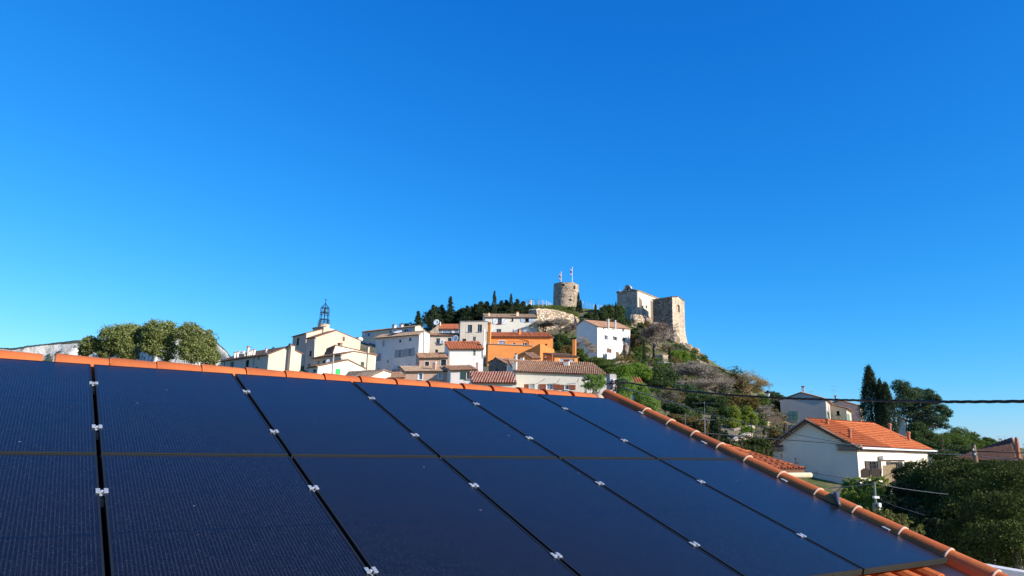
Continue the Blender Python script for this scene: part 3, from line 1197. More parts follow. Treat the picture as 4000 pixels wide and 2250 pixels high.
# ---- left: long low house with the stepped roof
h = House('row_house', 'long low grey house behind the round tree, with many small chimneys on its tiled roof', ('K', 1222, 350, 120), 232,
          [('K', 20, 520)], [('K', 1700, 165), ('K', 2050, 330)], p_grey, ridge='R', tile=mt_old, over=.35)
h.win('L', 285, 535, 350, 690, frame=m_grey, shut='b', sm=m_dkgreen, sw=.35)
h.win('L', 945, 400, 990, 465, frame=m_cement, bars=0)
h.win('L', 890, 665, 960, 715, frame=m_cement, bars=2)
h.win('L', 640, 495, 720, 720, frame=m_wood, pane=m_dark, bars=2)
h.pipe('L', [(860, 420), (850, 600), (850, 760)], m_zinc)
h.pipe('L', [(118, 535), (112, 760)], m_wood)
for a, b_, c, d_, dd, mm in ((330, 295, 400, 410, 124, p_white), (405, 280, 470, 400, 124, p_white), (595, 340, 630, 440, 121, p_white),
                            (650, 150, 735, 345, 125, p_grey), (715, 265, 765, 350, 123, p_white), (770, 235, 815, 320, 124, p_pale),
                            (815, 230, 890, 310, 124, p_white), (1130, 195, 1185, 300, 122, p_white)):
    u_ = h.L.hit('K', (a + c) / 2, d_)[0]
    h.chimney(a, b_, c, d_, d=float(h.L.p(u_, 0)[1]) + 1.6, mat=mm, down=.6)
h.pipe('L', [(1118, 290), (1130, 190), (1165, 145), (1185, 185)], m_iron, .07, out=-1.2, name='flue_hood')
h.finish()
aerial('K', 790, 150, 250, 124, 'thin television antenna beside the tallest chimney of the long low house', .9)
W0 = Wall(at('K', 560, 320, 122), 190, right_of(190), 0, [(0, 0), (3, 0)])
aircon(W0, 'K', 515, 270, 628, 345, 'white air conditioner box standing among the chimneys of the long low house')

# buttress-like narrow house with the white shutter
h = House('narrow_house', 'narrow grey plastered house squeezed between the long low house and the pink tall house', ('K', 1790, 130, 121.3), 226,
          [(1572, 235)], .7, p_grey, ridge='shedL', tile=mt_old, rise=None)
h.win('L', 1625, 320, 1680, 478, frame=m_greyblue, shut='b', sm=m_white, sw=.55, bars=2)
h.chimney(1700, 85, 1785, 330, d=126, mat=p_grey, cap=m_iron)
h.finish()

# ---- pink tall house under the bell tower
h = House('tall_house', 'tall pinkish house with three stacked dark windows, left of the bell tower house', (1, 1440, 548, 158), 222,
          [(1247, 600)], [(1720, 480), (1960, 560)], p_pink, ridge='R', tile=mt_old, over=.35)
h.win('L', 1300, 618, 1332, 716, frame=m_pane, pane=m_dark, bars=0, rc=.25)
h.win('L', 1290, 798, 1322, 910, frame=m_brownwood, pane=m_dark, bars=0, rc=.25)
h.win('L', 1270, 1010, 1300, 1085, frame=m_brownwood, pane=m_dark, bars=0, rc=.25)
h.finish()
h = House('gabled_house', 'big house with a bright cream gable wall below the iron bell cage', (1, 1570, 606, 150), 222,
          [(1440, 625)], [(1862, 512), (2205, 655)], p_pink, ridge='R', tile=mt_old, over=.3)
h.win('L', 1480, 800, 1510, 872, frame=m_brownwood, pane=m_dark, bars=0, rc=.22)
h.win('L', 1458, 988, 1490, 1045, frame=m_brownwood, pane=m_dark, bars=0, rc=.22)
h.win('R', 1948, 600, 1982, 662, closed=m_brownwood)
h.pipe('L', [(1552, 612), (1562, 650), (1556, 880)], m_pipe, .06)
h.chimney(1875, 690, 1945, 760, d=152, mat=s_rubble)
h.finish()


def bell_tower():
    d = 163
    c = at(1, 1680, 490, d)
    k = d / FOC * .27603
    root = empty('bell_tower', c - UP * 2, 'blue-black wrought iron bell cage with a bronze bell on a round stone drum', 'bell tower')
    b = MB(); b.smooth = False
    r = 80 * k
    b.lathe(c - UP * 2, [(r * 1.0, 0), (r * 1.0, 2 + 52 * k), (r * 1.1, 2 + 55 * k), (r * 1.1, 2 + 64 * k), (r * .9, 2 + 66 * k)], 12)
    b.build('stone_drum', plaster('drum_stone', (.60, .48, .36), .4), root)
    b = MB()
    a0 = right_of(215); b0 = norm_of(215)
    b.box(c - UP * .75, a0, b0, UP, 115 * k, 95 * k, .8)
    b.build('square_base', p_pink, root)
    roof_plane(root, c + UP * .1 - a0 * 118 * k + b0 * 98 * k, c + UP * .1 + a0 * 118 * k + b0 * 98 * k, c + UP * .6 + a0 * 60 * k, c + UP * .6 - a0 * 60 * k, .15, mt_old)
    b = MB()
    z0 = 66 * k
    ctr = c + a0 * 0
    n = 8
    tiers = [(0, 74), (12, 68), (52, 64), (72, 63), (140, 62), (170, 62), (238, 58)]     # height, radius in zoom px above the drum top
    for h_, r_ in tiers:
        pts = [ctr + UP * (z0 + h_ * k) + r_ * k * (math.cos(2 * math.pi * i / 16) * np.array([1, 0, 0]) + math.sin(2 * math.pi * i / 16) * np.array([0, 1, 0])) for i in range(17)]
        b.tube(pts, .055, 5, cap=False)
    for i in range(n):
        w = 2 * math.pi * (i + .4) / n
        e = math.cos(w) * np.array([1, 0, 0]) + math.sin(w) * np.array([0, 1, 0])
        b.tube([ctr + UP * (z0 + h_ * k) + e * r_ * k for h_, r_ in tiers], .06, 5)
        # outer guard rail
        b.tube([ctr + UP * z0 + e * 86 * k, ctr + UP * (z0 + 55 * k) + e * 80 * k], .035, 4)
        # dome ribs
        b.tube([ctr + UP * (z0 + (238 + hh) * k) + e * rr * k for hh, rr in ((0, 58), (20, 46), (38, 26), (58, 10), (76, 4))], .05, 4)
    for h_, r_ in ((25, 84), (55, 80)):
        pts = [ctr + UP * (z0 + h_ * k) + r_ * k * (math.cos(2 * math.pi * i / 16) * np.array([1, 0, 0]) + math.sin(2 * math.pi * i / 16) * np.array([0, 1, 0])) for i in range(17)]
        b.tube(pts, .035, 4, cap=False)
    for i in range(4):
        w = math.pi * i / 4
        e = math.cos(w) * np.array([1, 0, 0]) + math.sin(w) * np.array([0, 1, 0])
        for h_ in (72, 170, 238):
            b.tube([ctr + UP * (z0 + h_ * k) - e * 60 * k, ctr + UP * (z0 + h_ * k) + e * 60 * k], .03, 4)
    b.build('iron_cage', plain('blue_black_iron', (.03, .045, .075), .5, .4, metal=.3), root)
    b = MB()
    top = ctr + UP * (z0 + 310 * k)
    b.tube([top, top + UP * 70 * k], .05, 5)
    for zz, ww in ((45, 18), (55, 10)):
        b.tube([top + UP * zz * k - np.array([ww * k, 0, 0]), top + UP * zz * k + np.array([ww * k, 0, 0])], .045, 4)
    b.build('cross', m_iron, root)
    b = MB(); b.smooth = True
    b.lathe(ctr + UP * (z0 + 172 * k), [(30 * k, 0), (27 * k, 5 * k), (20 * k, 20 * k), (16 * k, 40 * k), (13 * k, 50 * k), (4 * k, 56 * k), (3 * k, 66 * k)], 16)
    b.build('bell', m_bronze, root)


bell_tower()

# ---- rear house with pale blue shutters
h = House('village_house', 'beige house with pale blue shutters standing behind the tall white house', (2, 985, 455, 172), 214,
          [(235, 533)], [(1050, 440), (1135, 530)], p_cream, ridge='R', tile=mt_pale, over=.3, eave=False)
h.win('L', 312, 540, 345, 598, shut='ab', sm=m_blue, sw=.75)
h.win('L', 622, 505, 660, 548, frame=m_white, surround=m_stonetrim)
h.win('L', 832, 490, 884, 540, shut='ab', sm=m_blue, sw=1.0)
h.win('L', 330, 682, 364, 742, shut='ab', sm=m_blue, sw=.8)
h.chimney(655, 430, 716, 470, d=176, mat=p_white)
h.chimney(756, 425, 816, 465, d=176, mat=p_white)
h.finish()
aerial(2, 250, 460, 540, 171, 'thin television antenna at the left roof corner of the beige house with blue shutters', 1.4)
dish(2, 212, 636, 168, .55, 'small satellite dish by the left corner of the beige house with blue shutters')

# ---- low gable buildings in front of it (green shutter)
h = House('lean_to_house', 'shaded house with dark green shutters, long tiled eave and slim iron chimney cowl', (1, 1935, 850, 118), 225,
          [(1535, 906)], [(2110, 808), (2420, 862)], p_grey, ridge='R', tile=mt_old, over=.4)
h.win('L', 1592, 935, 1622, 995, frame=m_white)
h.win('L', 1668, 930, 1728, 990, closed=m_dkgreen)
h.win('R', 2205, 955, 2255, 1028, closed=m_dkgreen)
h.pipe('L', [(1920, 862), (1938, 905), (1965, 935)], m_pipe, .05)
h.pipe('R', [(2300, 845), (2285, 1090)], m_iron, .05)
h.chimney(2285, 735, 2330, 825, d=124, mat=p_grey, kind='pot', cap=m_iron)
h.finish()
h = House('rear_gable_house', 'house with pale gable end and brown roof sloping right, below the big cream gable', (1, 1820, 800, 132), 222,
          [(1700, 850)], [(1850, 722), (2425, 850)], p_pale, ridge='R', tile=mt_old, over=.3)
h.finish()
h = House('small_gable_house', 'small white gabled house with one bright green shutter just above the orange ridge tiles', (1, 1602, 1018, 100), 222,
          [(1478, 1030)], [(2025, 930), (2252, 1040)], p_pale, ridge='R', tile=mt_old, over=.3, drop=9)
h.win('R', 1848, 1053, 1918, 1131, closed=m_green)
h.win('L', 1530, 1060, 1575, 1110, frame=m_grey)
h.finish()
b = MB(); b.lathe(at(1, 1815, 1200, 97), [(.09, 0), (.085, 13)], 8)
b.v = [tuple(v) for v in b.v]
tp = at(1, 1822, 858, 97)
b = MB(); b.tube([np.array([tp[0], tp[1], tp[2] - 12]), tp], .10, 8)
tag(b.build('utility_pole', m_cement), 'grey pole standing in front of the small gabled house with the green shutter', 'utility pole')
dish(1, 1741, 950, 104, .33, 'small white dish above the roof edge of the small house with the green shutter', (-.3, -.9, .4))

# ---- big whitish house
h = House('white_village_house', 'tall whitish house with grey shutters, two oval attic windows and a wavy old roof', (2, 1045, 562, 138), 216,
          [(430, 612)], [(1118, 520), (1192, 560)], p_white, ridge='R', tile=mt_pale, over=.45)
h.win('L', 524, 650, 550, 736, frame=m_greyshut, closed=m_greyshut)
for x0, y0, x1, y1 in ((756, 638, 788, 684), (896, 612, 930, 661), (589, 928, 606, 970)):
    h.win('L', x0, y0, x1, y1, frame=m_greyshut, sill=False, bars=0)
h.win('L', 748, 784, 783, 893, frame=m_white, shut='ab', sm=m_greyshut, sw=.9, bars=3)
h.win('L', 888, 765, 924, 876, frame=m_white, shut='ab', sm=m_greyshut, sw=.9, bars=3)
h.win('L', 464, 838, 478, 940, frame=m_greyshut, shut='ab', sm=m_greyshut, sw=.45, bars=0)
h.win('L', 738, 1005, 786, 1052, frame=m_white, shut='ab', sm=m_blue, sw=1.0)
h.win('L', 876, 985, 918, 1036, closed=m_blue)
h.win('L', 452, 1048, 470, 1082, frame=m_grey, sill=False)
h.pipe('R', [(1052, 590), (1060, 620), (1050, 900)], m_pipe, .06)
h.pipe('R', [(1100, 500), (1098, 880)], m_zinc, .10)
h.finish()
b = MB()
p0, p1 = at(2, 655, 1068, 126), at(2, 918, 1038, 126)
d_ = unit(p1 - p0)
root = empty('terrace_screen', p0 - UP * 1.2, 'dark fabric screen along a terrace at the foot of the whitish house', 'screen')
b.box((p0 + p1) / 2 - UP * .7, d_, np.cross(d_, UP), UP, np.linalg.norm(p1 - p0) / 2, .02, .75)
b.build('fabric', plain('dark_screen_fabric', (.045, .05, .06), .8, .1), root)
b = MB()
for i in range(5):
    q = p0 + (p1 - p0) * i / 4
    b.tube([q - UP * 1.6, q + UP * (.1 if i % 2 else 1.2)], .025, 5)
b.tube([p0 + UP * 1.15, p0 + (p1 - p0) * 1.0 + UP * 1.2], .015, 4)
b.build('posts', m_zinc, root)
aerial(2, 642, 912, 1110, 122, 'bare antenna mast in front of the lower windows of the whitish house', .8)
# dish antenna wire frame on the white house roof
dish(2, 735, 545, 143, .95, 'large pale satellite dish lying on the wavy roof of the whitish house', (-.15, -.35, .9))
aerial(2, 800, 485, 560, 142, 'wire grid antenna on the roof of the whitish house', 1.4, 2)

# ---- cream house with the air conditioner
h = House('cream_house', 'cream house with an air conditioner between two upper windows, partly in shadow', (2, 1172, 582, 148), 270,
          6.0, [(1625, 584)], p_cream, ridge='shedR', tile=mt_old, over=.3, phiR=184)
h.P[2] += 0
h.win('R', 1280, 620, 1337, 678, frame=m_grey, bars=1)
h.win('R', 1443, 614, 1497, 676, frame=m_grey, bars=0)
h.win('R', 1264, 780, 1307, 836, frame=m_grey, bars=0)
h.top_at(555)
h.finish()
aircon(h.R, 2, 1340, 648, 1405, 698, 'white air conditioner fixed to the cream wall below a round vent')
dish(2, 1553, 632, 143, .75, 'large white satellite dish in front of the cream house beside the flat topped block', (-.45, -.85, .3))
# ---- little red roof house above
h = House('red_roof_house', 'small house with a fresh red tile roof and blue shutters below the dark pines', (2, 1300, 488, 160), 270, 5.5, [(1622, 490)],
          plaster('pinkish_white_plaster', (.70, .60, .55), .2), ridge='shedR', tile=mt_red, over=.35, phiR=184, pitch=.24, tr=.095)
h.win('R', 1365, 502, 1500, 552, frame=m_white, bars=2, pane=m_greyblue)
h.win('R', 1318, 506, 1362, 552, closed=m_greyblue)
h.win('R', 1540, 502, 1592, 552, closed=m_greyblue)
h.top_at(425)
h.chimney(1330, 390, 1346, 440, d=163, mat=p_white, kind='pipe')
h.finish()
dish(2, 1285, 400, 158, .72, 'white satellite dish on a mast left of the fresh red roof', (-.3, -.9, .3))
b = MB()
p0 = at(2, 1200, 520, 156); p1 = at(2, 1310, 500, 158)
s_ = (p1 - p0)
b.prism([p0 - UP * 3, p1 - UP * 3, p1 + UP * 1.2, p0 + UP * 0], np.array([0, .8, 0]))
tag(b.build('garden_wall', s_rubble), 'short rubble stone wall left of the red roofed house', 'wall')

# ---- flat topped block
h = House('flat_roof_house', 'tall flat topped block of stained cream concrete with two dark windows side by side', (2, 1626, 384, 147), 262,
          5.0, [(2008, 382)], p_stain, ridge='flat', phiR=182)
h.win('R', 1726, 430, 1790, 534, frame=m_grey, bars=1, rc=.22)
h.win('R', 1866, 425, 1930, 530, frame=m_grey, bars=1, rc=.22)
h.win('R', 1800, 598, 1842, 656, frame=m_grey, bars=1)
h.win('R', 1660, 634, 1700, 672, frame=m_wood, pane=m_dark, bars=0, surround=m_brownwood)
h.finish()

# ---- upper cream house with white and blue shutters
h = House('upper_cream_house', 'wide cream house with white Z-braced shutters just below the stone rampart', (3, 166, 325, 168), 262,
          6.0, [(903, 330)], plaster('light_cream_plaster', (.76, .69, .56), .12), ridge='shedR', tile=mt_pale, over=.32, phiR=182)
h.top_at(285)
h.win('R', 340, 337, 398, 420, frame=m_grey, bars=3, shut='ab', sm=m_white, sw=1.05, zbrace=True)
h.win('R', 536, 336, 562, 378, frame=m_brownwood, bars=0)
h.win('R', 728, 341, 782, 390, frame=m_brownwood, pane=m_dark, bars=0, shut='ab', sm=m_blue, sw=.95, zbrace=True)
h.win('R', 322, 490, 390, 560, frame=m_grey, bars=3, shut='a', sm=m_white, sw=1.2, zbrace=True)
h.win('R', 625, 490, 672, 560, frame=m_grey, bars=2, shut='ab', sm=m_white, sw=.9, zbrace=True)
h.chimney(600, 250, 640, 305, d=170, mat=p_cream)
h.chimney(205, 265, 232, 292, d=170, mat=p_cream)
h.finish()
b = MB()
rr = random.Random(5)
u0, z0 = h.R.hit(3, 345, 422); u1, _ = h.R.hit(3, 395, 422)
for i in range(60):
    q = h.R.p(rr.uniform(u0, u1), z0 + rr.uniform(0, .3), rr.uniform(.1, .3))
    a = unit([rr.gauss(0, 1), rr.gauss(0, 1), rr.gauss(0, 1)]); c = unit(np.cross(a, [.2, .5, .8]))
    b.face(q - a * .09, q + c * .09, q + a * .09, q - c * .09)
tag(b.build('window_flowers', leaf_mat('red_flowers', [(.35, .03, .03), (.45, .05, .05), (.1, .14, .05)], 0)), 'red flowers on the sill of the upper cream house left window', 'flowers')

# ---- the orange house
h = House('orange_house', 'bright orange house with a red tile roof and a roof terrace', (3, 236, 598, 134), 262,
          6.0, [(1122, 603)], p_orange, ridge='shedR', tile=mt_red, over=.4, phiR=183, pitch=.24, tr=.1)
h.top_at(545)
h.win('R', 352, 662, 446, 720, frame=m_white, bars=3, pane=m_greyblue, arch=True, rc=.1)
h.win('R', 553, 684, 590, 708, frame=m_white, bars=0)
h.win('R', 690, 684, 755, 722, frame=m_white, bars=1)
h.win('R', 1013, 698, 1040, 724, frame=m_brownwood, pane=m_dark, bars=0, sill=False)
h.pipe('R', [(668, 625), (720, 640), (785, 655), (785, 720)], p_orange, .05)
h.chimney(640, 488, 667, 590, d=136, mat=p_orange)
h.chimney(196, 395, 246, 600, d=133, mat=p_orange, phi=200)
h.finish()
h2 = House('orange_terrace', 'plain orange terrace wall of the orange house, half in triangular shadow', (3, 205, 700, 129), 262, 3.5, [(838, 728)], p_orange,
           ridge='flat', phiR=183)
h2.finish()
b = MB()
root = empty('terrace_railing', at(3, 500, 715, 129.2), 'thin dark railing along the orange roof terrace', 'railing')
ptsr = [at(3, x, y, 129.4) for x, y in ((492, 662), (610, 664), (770, 668), (842, 676))]
for i in range(3):
    b.tube([ptsr[i], ptsr[i + 1]], .03, 5)
for x, y in ((492, 662), (842, 676)):
    b.tube([at(3, x, y, 129.4), at(3, x, y + 50, 129.4)], .03, 5)
b.build('rail', m_iron, root)
b = MB()
for i in range(26):
    t = i / 25
    p = ptsr[0] * (1 - t) + ptsr[3] * t
    b.tube([p, p - UP * 2.2], .010, 4)
b.build('bars', m_iron, root)
h3 = House('orange_annex', 'orange annex with a lopsided gable that throws a diagonal shadow on the terrace wall', (3, 943, 694, 126.2), 236,
           [(812, 762)], [(1140, 778)], p_orange, ridge='none', phiR=170)
h3.finish()
b = MB()
p = at(3, 1008, 880, 119.6)
b.lathe(p - UP * .45, [(.18, 0), (.26, .45), (.28, .5)], 10)
tag(b.build('wall_pot', m_terrapipe), 'terracotta pot on the wall of the orange annex', 'pot')
h4 = House('orange_side_house', 'low orange side building with a tile roof and a very tall orange chimney', (3, 1148, 872, 118), 250, 5.0, [(1474, 880)], p_orange,
           ridge='shedR', tile=mt_old, over=.3, phiR=176)
h4.top_at(838)
h4.win('R', 1215, 908, 1425, 950, frame=m_white, bars=1, pane=m_greyblue)
h4.chimney(1397, 615, 1452, 860, d=119, mat=p_orange, cap=p_orange, kind='plain', phi=200)
h4.finish()
# potted shrubs on the orange terrace foot
# ---- middle house with white flue
h = House('white_flue_house', 'pale house with red tile roof and slim white flue beside the orange terrace', (2, 1462, 772, 112), 255, 4.0, [(1952, 770)], p_white2,
          ridge='shedR', tile=mt_red, over=.35, phiR=181, pitch=.25, tr=.1)
h.top_at(680)
h.win('R', 1805, 788, 1838, 866, frame=m_white, closed=m_sage)
h.pipe('R', [(1475, 770), (1470, 1010)], m_zinc, .045)
h.pipe('R', [(1945, 775), (1950, 900)], m_zinc, .045)
h.chimney(1950, 490, 1968, 690, d=113.5, mat=m_white, kind='pipe', down=.6)
h.chimney(1940, 665, 1984, 722, d=113.3, mat=p_white2, kind='plain', cap=p_white2)
h.finish()
# ---- brown roofed pair in front
h = House('peach_house', 'peach house with two dark barred windows under a brown tile roof', (2, 1046, 902, 110), 255, 4.0, [(1448, 898)], p_salmon,
          ridge='shedR', tile=mt_brown, over=.3, phiR=183)
h.top_at(838)
h.win('R', 1122, 952, 1180, 1028, frame=m_wood, bars=3, surround=m_stonetrim)
h.win('R', 1348, 926, 1422, 1016, frame=m_wood, bars=2, surround=m_stonetrim)
h.finish()
h = House('salmon_house', 'salmon house with white framed windows low behind the orange ridge tiles', (2, 848, 1092, 98), 250, 4.0, [(1482, 1086)], p_salmon,
          ridge='shedR', tile=mt_pale, over=.3, phiR=183, drop=8)
h.top_at(1028)
h.win('R', 1030, 1108, 1086, 1204, frame=m_white, pane=m_greyblue, surround=m_white, bars=0)
h.win('R', 1314, 1104, 1362, 1186, frame=m_white, pane=m_greyblue, surround=m_white, bars=2)
h.chimney(1226, 958, 1282, 1056, d=98.6, mat=p_salmon, cap=p_white2, phi=200)
h.finish()
h = House('small_white_house', 'small whitish house with open dark window and reddish roof beside the salmon house', (2, 1488, 1078, 96), 250, 4.0, [(1868, 1068)], p_white,
          ridge='shedR', tile=mt_old, over=.25, phiR=183, drop=8)
h.top_at(1020)
h.win('R', 1712, 1092, 1782, 1200, frame=m_grey, pane=m_dark, bars=1, shut='a', sm=m_dkgreen, sw=.7)
h.pipe('R', [(1490, 1075), (1486, 1230)], m_zinc, .05)
h.chimney(1848, 965, 1872, 1050, d=96.8, mat=m_terrapipe, kind='pipe')
h.finish()

# ---- nearer roofs
h = House('near_tiled_house', 'near house with a steep bank of red and cream barrel tiles just above the ridge', (3, -10, 1246, 84), 262, 4.0, [(604, 1250)], p_pale,
          ridge='shedR', tile=tile_mat('red_and_cream_barrel_tiles', [(.40, .15, .09), (.46, .19, .12), (.35, .12, .07), (.50, .26, .17)], (.48, .36, .27), .55), over=.3, phiR=186, pitch=.30, tr=.115, indiv=280, drop=7)
h.top_at(1103)
h.finish()

h = House('broad_white_house', 'broad white house with a big brown mossy roof and half closed red brown shutters', (3, 598, 1092, 88), 262, 7.5,
          [(1200, 1112), (1890, 1142)], p_pale, ridge='shedR', tile=mt_brown, over=.25, phiR=187, pitch=.25, tr=.1, indiv=290, drop=8)
h.top_at(938)
h.win('R', 785, 1266, 862, 1340, frame=m_grey, closed=m_greyshut)
h.win('R', 712, 1270, 780, 1340, closed=m_redwood)
h.win('R', 1030, 1272, 1120, 1345, frame=m_white, pane=m_greyblue, bars=2, shut='ab', sm=m_redwood, sw=.8)
h.win('R', 1290, 1282, 1345, 1345, frame=m_white, bars=1, shut='ab', sm=m_redwood, sw=.8)
h.chimney(1272, 930, 1362, 1065, d=92, mat=p_pale, cap=m_terrapipe, phi=200)
h.chimney(1105, 848, 1119, 990, d=94, mat=m_terrapipe, kind='pipe')
h.chimney(548, 945, 614, 1130, d=88.8, mat=p_pale, kind='plain', cap=p_pale, phi=200)
h.chimney(655, 885, 716, 965, d=95, mat=p_pale, phi=200)
h.chimney(582, 838, 617, 920, d=97, mat=p_white2, phi=200)
h.finish()
for x0, y0, x1, y1 in ((930, 1250, 1015, 1202), (1180, 1255, 1222, 1195), (1460, 1250, 1490, 1195)):
    b = MB()
    u0, z0 = h.R.hit(3, x0, y0); u1, z1 = h.R.hit(3, x1, y1)
    b.tube([h.R.p(u0, z0, .05), h.R.p((u0 + u1) / 2, (z0 + z1) / 2, .35), h.R.p(u1, z1, .6)], .03, 5)
    b.build('awning_arm', m_zinc, h.root)
h = House('ruined_stone_house', 'small ruined house of dark rubble stone with a sagging tile roof, below the orange terrace', (3, 470, 985, 97), 212, [(320, 905), (212, 965)], 5.0,
          s_rubble, ridge='L', tile=mt_brown, over=.2, phiR=150, eave=False)
h.finish()
h = House('annex_roof', 'small shed with a steep brown tiled roof leaning on the orange annex', (3, 820, 905, 116), 250, 3.0, [(940, 905)], p_orange,
          ridge='shedR', tile=mt_brown, over=.3, phiR=160, drop=6)
h.top_at(835)
h.finish()
h = House('low_white_gable', 'low white gable and old roof peeping over the ridge in front of the whitish house', (2, 340, 1168, 88), 225, 4.0, [(540, 1078), (640, 1110)], p_pale,
          ridge='R', tile=mt_pale, over=.2, drop=6)
h.finish()
h = House('low_tiled_house', 'low old tiled roof just showing above the ridge, left of the low white gable', (2, 300, 1150, 92), 215, [(0, 1165)], [(345, 1090)], p_pale,
          ridge='shedL', tile=mt_pale, over=.2, drop=6, eave=False)
h.finish()
h = House('low_brown_roof_house', 'low brownish tiled roof at the left edge of the salmon house', (2, 530, 1190, 90), 250, 3.0, [(842, 1180)], p_pale,
          ridge='shedR', tile=mt_old, over=.2, phiR=188, drop=6, eave=False)
h.top_at(1115)
h.finish()

# ---- white house on the right of the hill
h = House('white_hill_house', 'bright white three storey house with a shaded windowless gable, alone on the hill slope', (4, 1027, 925, 152), 214,
          [(832, 836), (735, 908)], [(1490, 958)], p_white2, ridge='L', tile=mt_old, over=.3)
h.win('R', 1122, 1048, 1170, 1110, frame=m_white, pane=m_pane, shut='ab', sm=m_white, sw=.62, rc=.28)
h.win('R', 1245, 1065, 1306, 1122, frame=m_white, shut='ab', sm=m_white, sw=.62, rc=.28)
h.win('R', 1380, 1084, 1430, 1142, frame=m_white, shut='b', sm=m_white, sw=.9, rc=.28)
h.win('R', 1376, 960, 1404, 1002, frame=m_white, shut='b', sm=m_white, sw=.6, rc=.2)
h.win('R', 1160, 1238, 1228, 1298, closed=m_brownwood)
h.win('R', 1288, 1285, 1333, 1428, closed=m_brownwood, rc=.2)
for x, y in ((1117, 957), (1250, 972)):
    h.win('R', x - 12, y - 9, x + 12, y + 9, frame=m_grey, pane=m_dark, bars=0, sill=False)
h.chimney(1168, 812, 1194, 892, d=155, mat=p_white2, cap=p_white2, kind='plain')
h.chimney(1268, 834, 1291, 890, d=158, mat=p_white2, cap=p_white2, kind='plain')
h.finish()

# ================================================================ terrain
CTRL = []


def cp(n, zx, zy, d):
    CTRL.append(at(n, zx, zy, d))


for x in (-140, -90, -50, -20, 10, 30): CTRL.append(np.array([x, 14.0, -.2]))
for x in (60, 110, 200): CTRL.append(np.array([x, 14.0, .0]))
for x, y, z in ((-60, 45, 0), (-20, 45, .5), (5, 40, 1), (20, 30, .5), (35, 30, 1), (60, 45, 2.5), (-120, 90, 2), (-70, 80, 4), (-30, 75, 4), (-12, 70, 4), (120, 60, 2), (200, 90, 3), (150, 120, 3),
                (-150, 200, 4), (-120, 300, 0), (0, 310, 20), (60, 320, 4), (150, 300, -1), (220, 220, -1), (110, 180, 2), (90, 140, 3), (90, 95, 4), (60, 250, 6), (130, 240, -1), (-110, 150, 6)):
    CTRL.append(np.array([x, y, float(z)]))
for q in ((1, 400, 1220, 118), (1, 1300, 1200, 140), (1, 1900, 1320, 96), (2, 1000, 1420, 92), (2, 1600, 1440, 90), (3, 300, 1500, 78), (3, 1200, 1500, 82), (3, 1800, 1460, 84), (2, 400, 1400, 90), (2, 1200, 1260, 104), (2, 1750, 1240, 105), (3, 400, 1260, 108),
          (2, 240, 1010, 168), (2, 700, 1230, 132), (2, 1300, 1010, 142), (3, 500, 600, 164), (3, 600, 980, 124), (1, 1800, 900, 158), (1, 1700, 620, 185),
          (4, 1200, 1432, 150), (4, 740, 1400, 156), (4, 1480, 1400, 154), (4, 420, 655, 204), (4, 583, 650, 206), (4, 760, 660, 206), (4, 583, 620, 232), (4, 160, 640, 201), (2, 1500, 480, 190), (2, 1000, 560, 186), (3, 1000, 620, 158),
          (3, 1300, 640, 158), (4, 900, 720, 200), (4, 1200, 850, 190), (4, 1100, 690, 205), (4, 1450, 752, 194), (4, 1700, 905, 188), (4, 1950, 1010, 182), (4, 2190, 1230, 179), (4, 2330, 1275, 184), (4, 2000, 1120, 178), (4, 1450, 900, 178), (4, 1600, 1050, 172),
          (4, 1650, 1400, 158), (4, 1850, 1440, 150), (4, 2050, 1200, 172), (4, 2300, 1400, 164), (4, 2400, 1330, 176), (5, 1440, 110, 178), (5, 1520, 250, 170), (5, 1640, 330, 160), (5, 1700, 380, 150),
          (5, 1000, 300, 142), (5, 700, 270, 130), (5, 500, 460, 112), (5, 700, 660, 88), (5, 1300, 620, 108), (5, 1300, 930, 76), (5, 2000, 1020, 82), (5, 2000, 700, 115), (5, 1500, 1160, 56), (5, 1900, 1200, 56),
          (6, 200, 960, 74), (6, 400, 890, 96), (6, 700, 880, 100), (6, 1200, 820, 104), (6, 1700, 900, 100), (7, 500, 1000, 110), (7, 1300, 1100, 120), (7, 1900, 1120, 120), (4, 2460, 1400, 182), (5, 1500, 330, 200),
          (3, 960, 560, 180), (3, 1100, 520, 175), (3, 1250, 500, 173), (3, 1400, 470, 174), (3, 1520, 440, 180), (4, 1037, 1520, 152), (4, 850, 1470, 158), (4, 1300, 1500, 151), (4, 1480, 1480, 156),
          (6, 800, 930, 132), (6, 1500, 1000, 140), (7, 0, 1050, 140), (7, 800, 1180, 140), (7, 1600, 1180, 150), (6, 200, 780, 150), (1, 1150, 1260, 135), (1, 1350, 1270, 145), (2, 200, 930, 162), (6, 250, 1500, 58), (6, 600, 1650, 56), (6, 1200, 1700, 54), (6, 1700, 1700, 56), (7, 500, 1650, 60), (7, 1000, 1600, 56), (7, 1600, 1500, 58), ('E', 300, 700, 40), ('E', 1200, 800, 30)):
    cp(*q)
CT = np.array(CTRL)
_D = np.linalg.norm(CT[:, None, :2] - CT[None, :, :2], axis=2)
_A = np.block([[_D - 1.2 * np.eye(len(CT)), np.ones((len(CT), 1)), CT[:, :2]], [np.ones((1, len(CT))), np.zeros((1, 3))], [CT[:, :2].T, np.zeros((2, 3))]])
_W = np.linalg.solve(_A, np.concatenate([CT[:, 2], np.zeros(3)]))


def ground_z(x, y):
    x, y = np.atleast_1d(x).astype(float), np.atleast_1d(y).astype(float)
    out = np.empty(len(x))
    for i in range(0, len(x), 4000):
        X, Y = x[i:i + 4000], y[i:i + 4000]
        R_ = np.sqrt((X[:, None] - CT[None, :, 0]) ** 2 + (Y[:, None] - CT[None, :, 1]) ** 2)
        out[i:i + 4000] = R_ @ _W[:len(CT)] + _W[len(CT)] + _W[len(CT) + 1] * X + _W[len(CT) + 2] * Y
    return out


def gz(x, y):
    return float(ground_z([x], [y])[0])


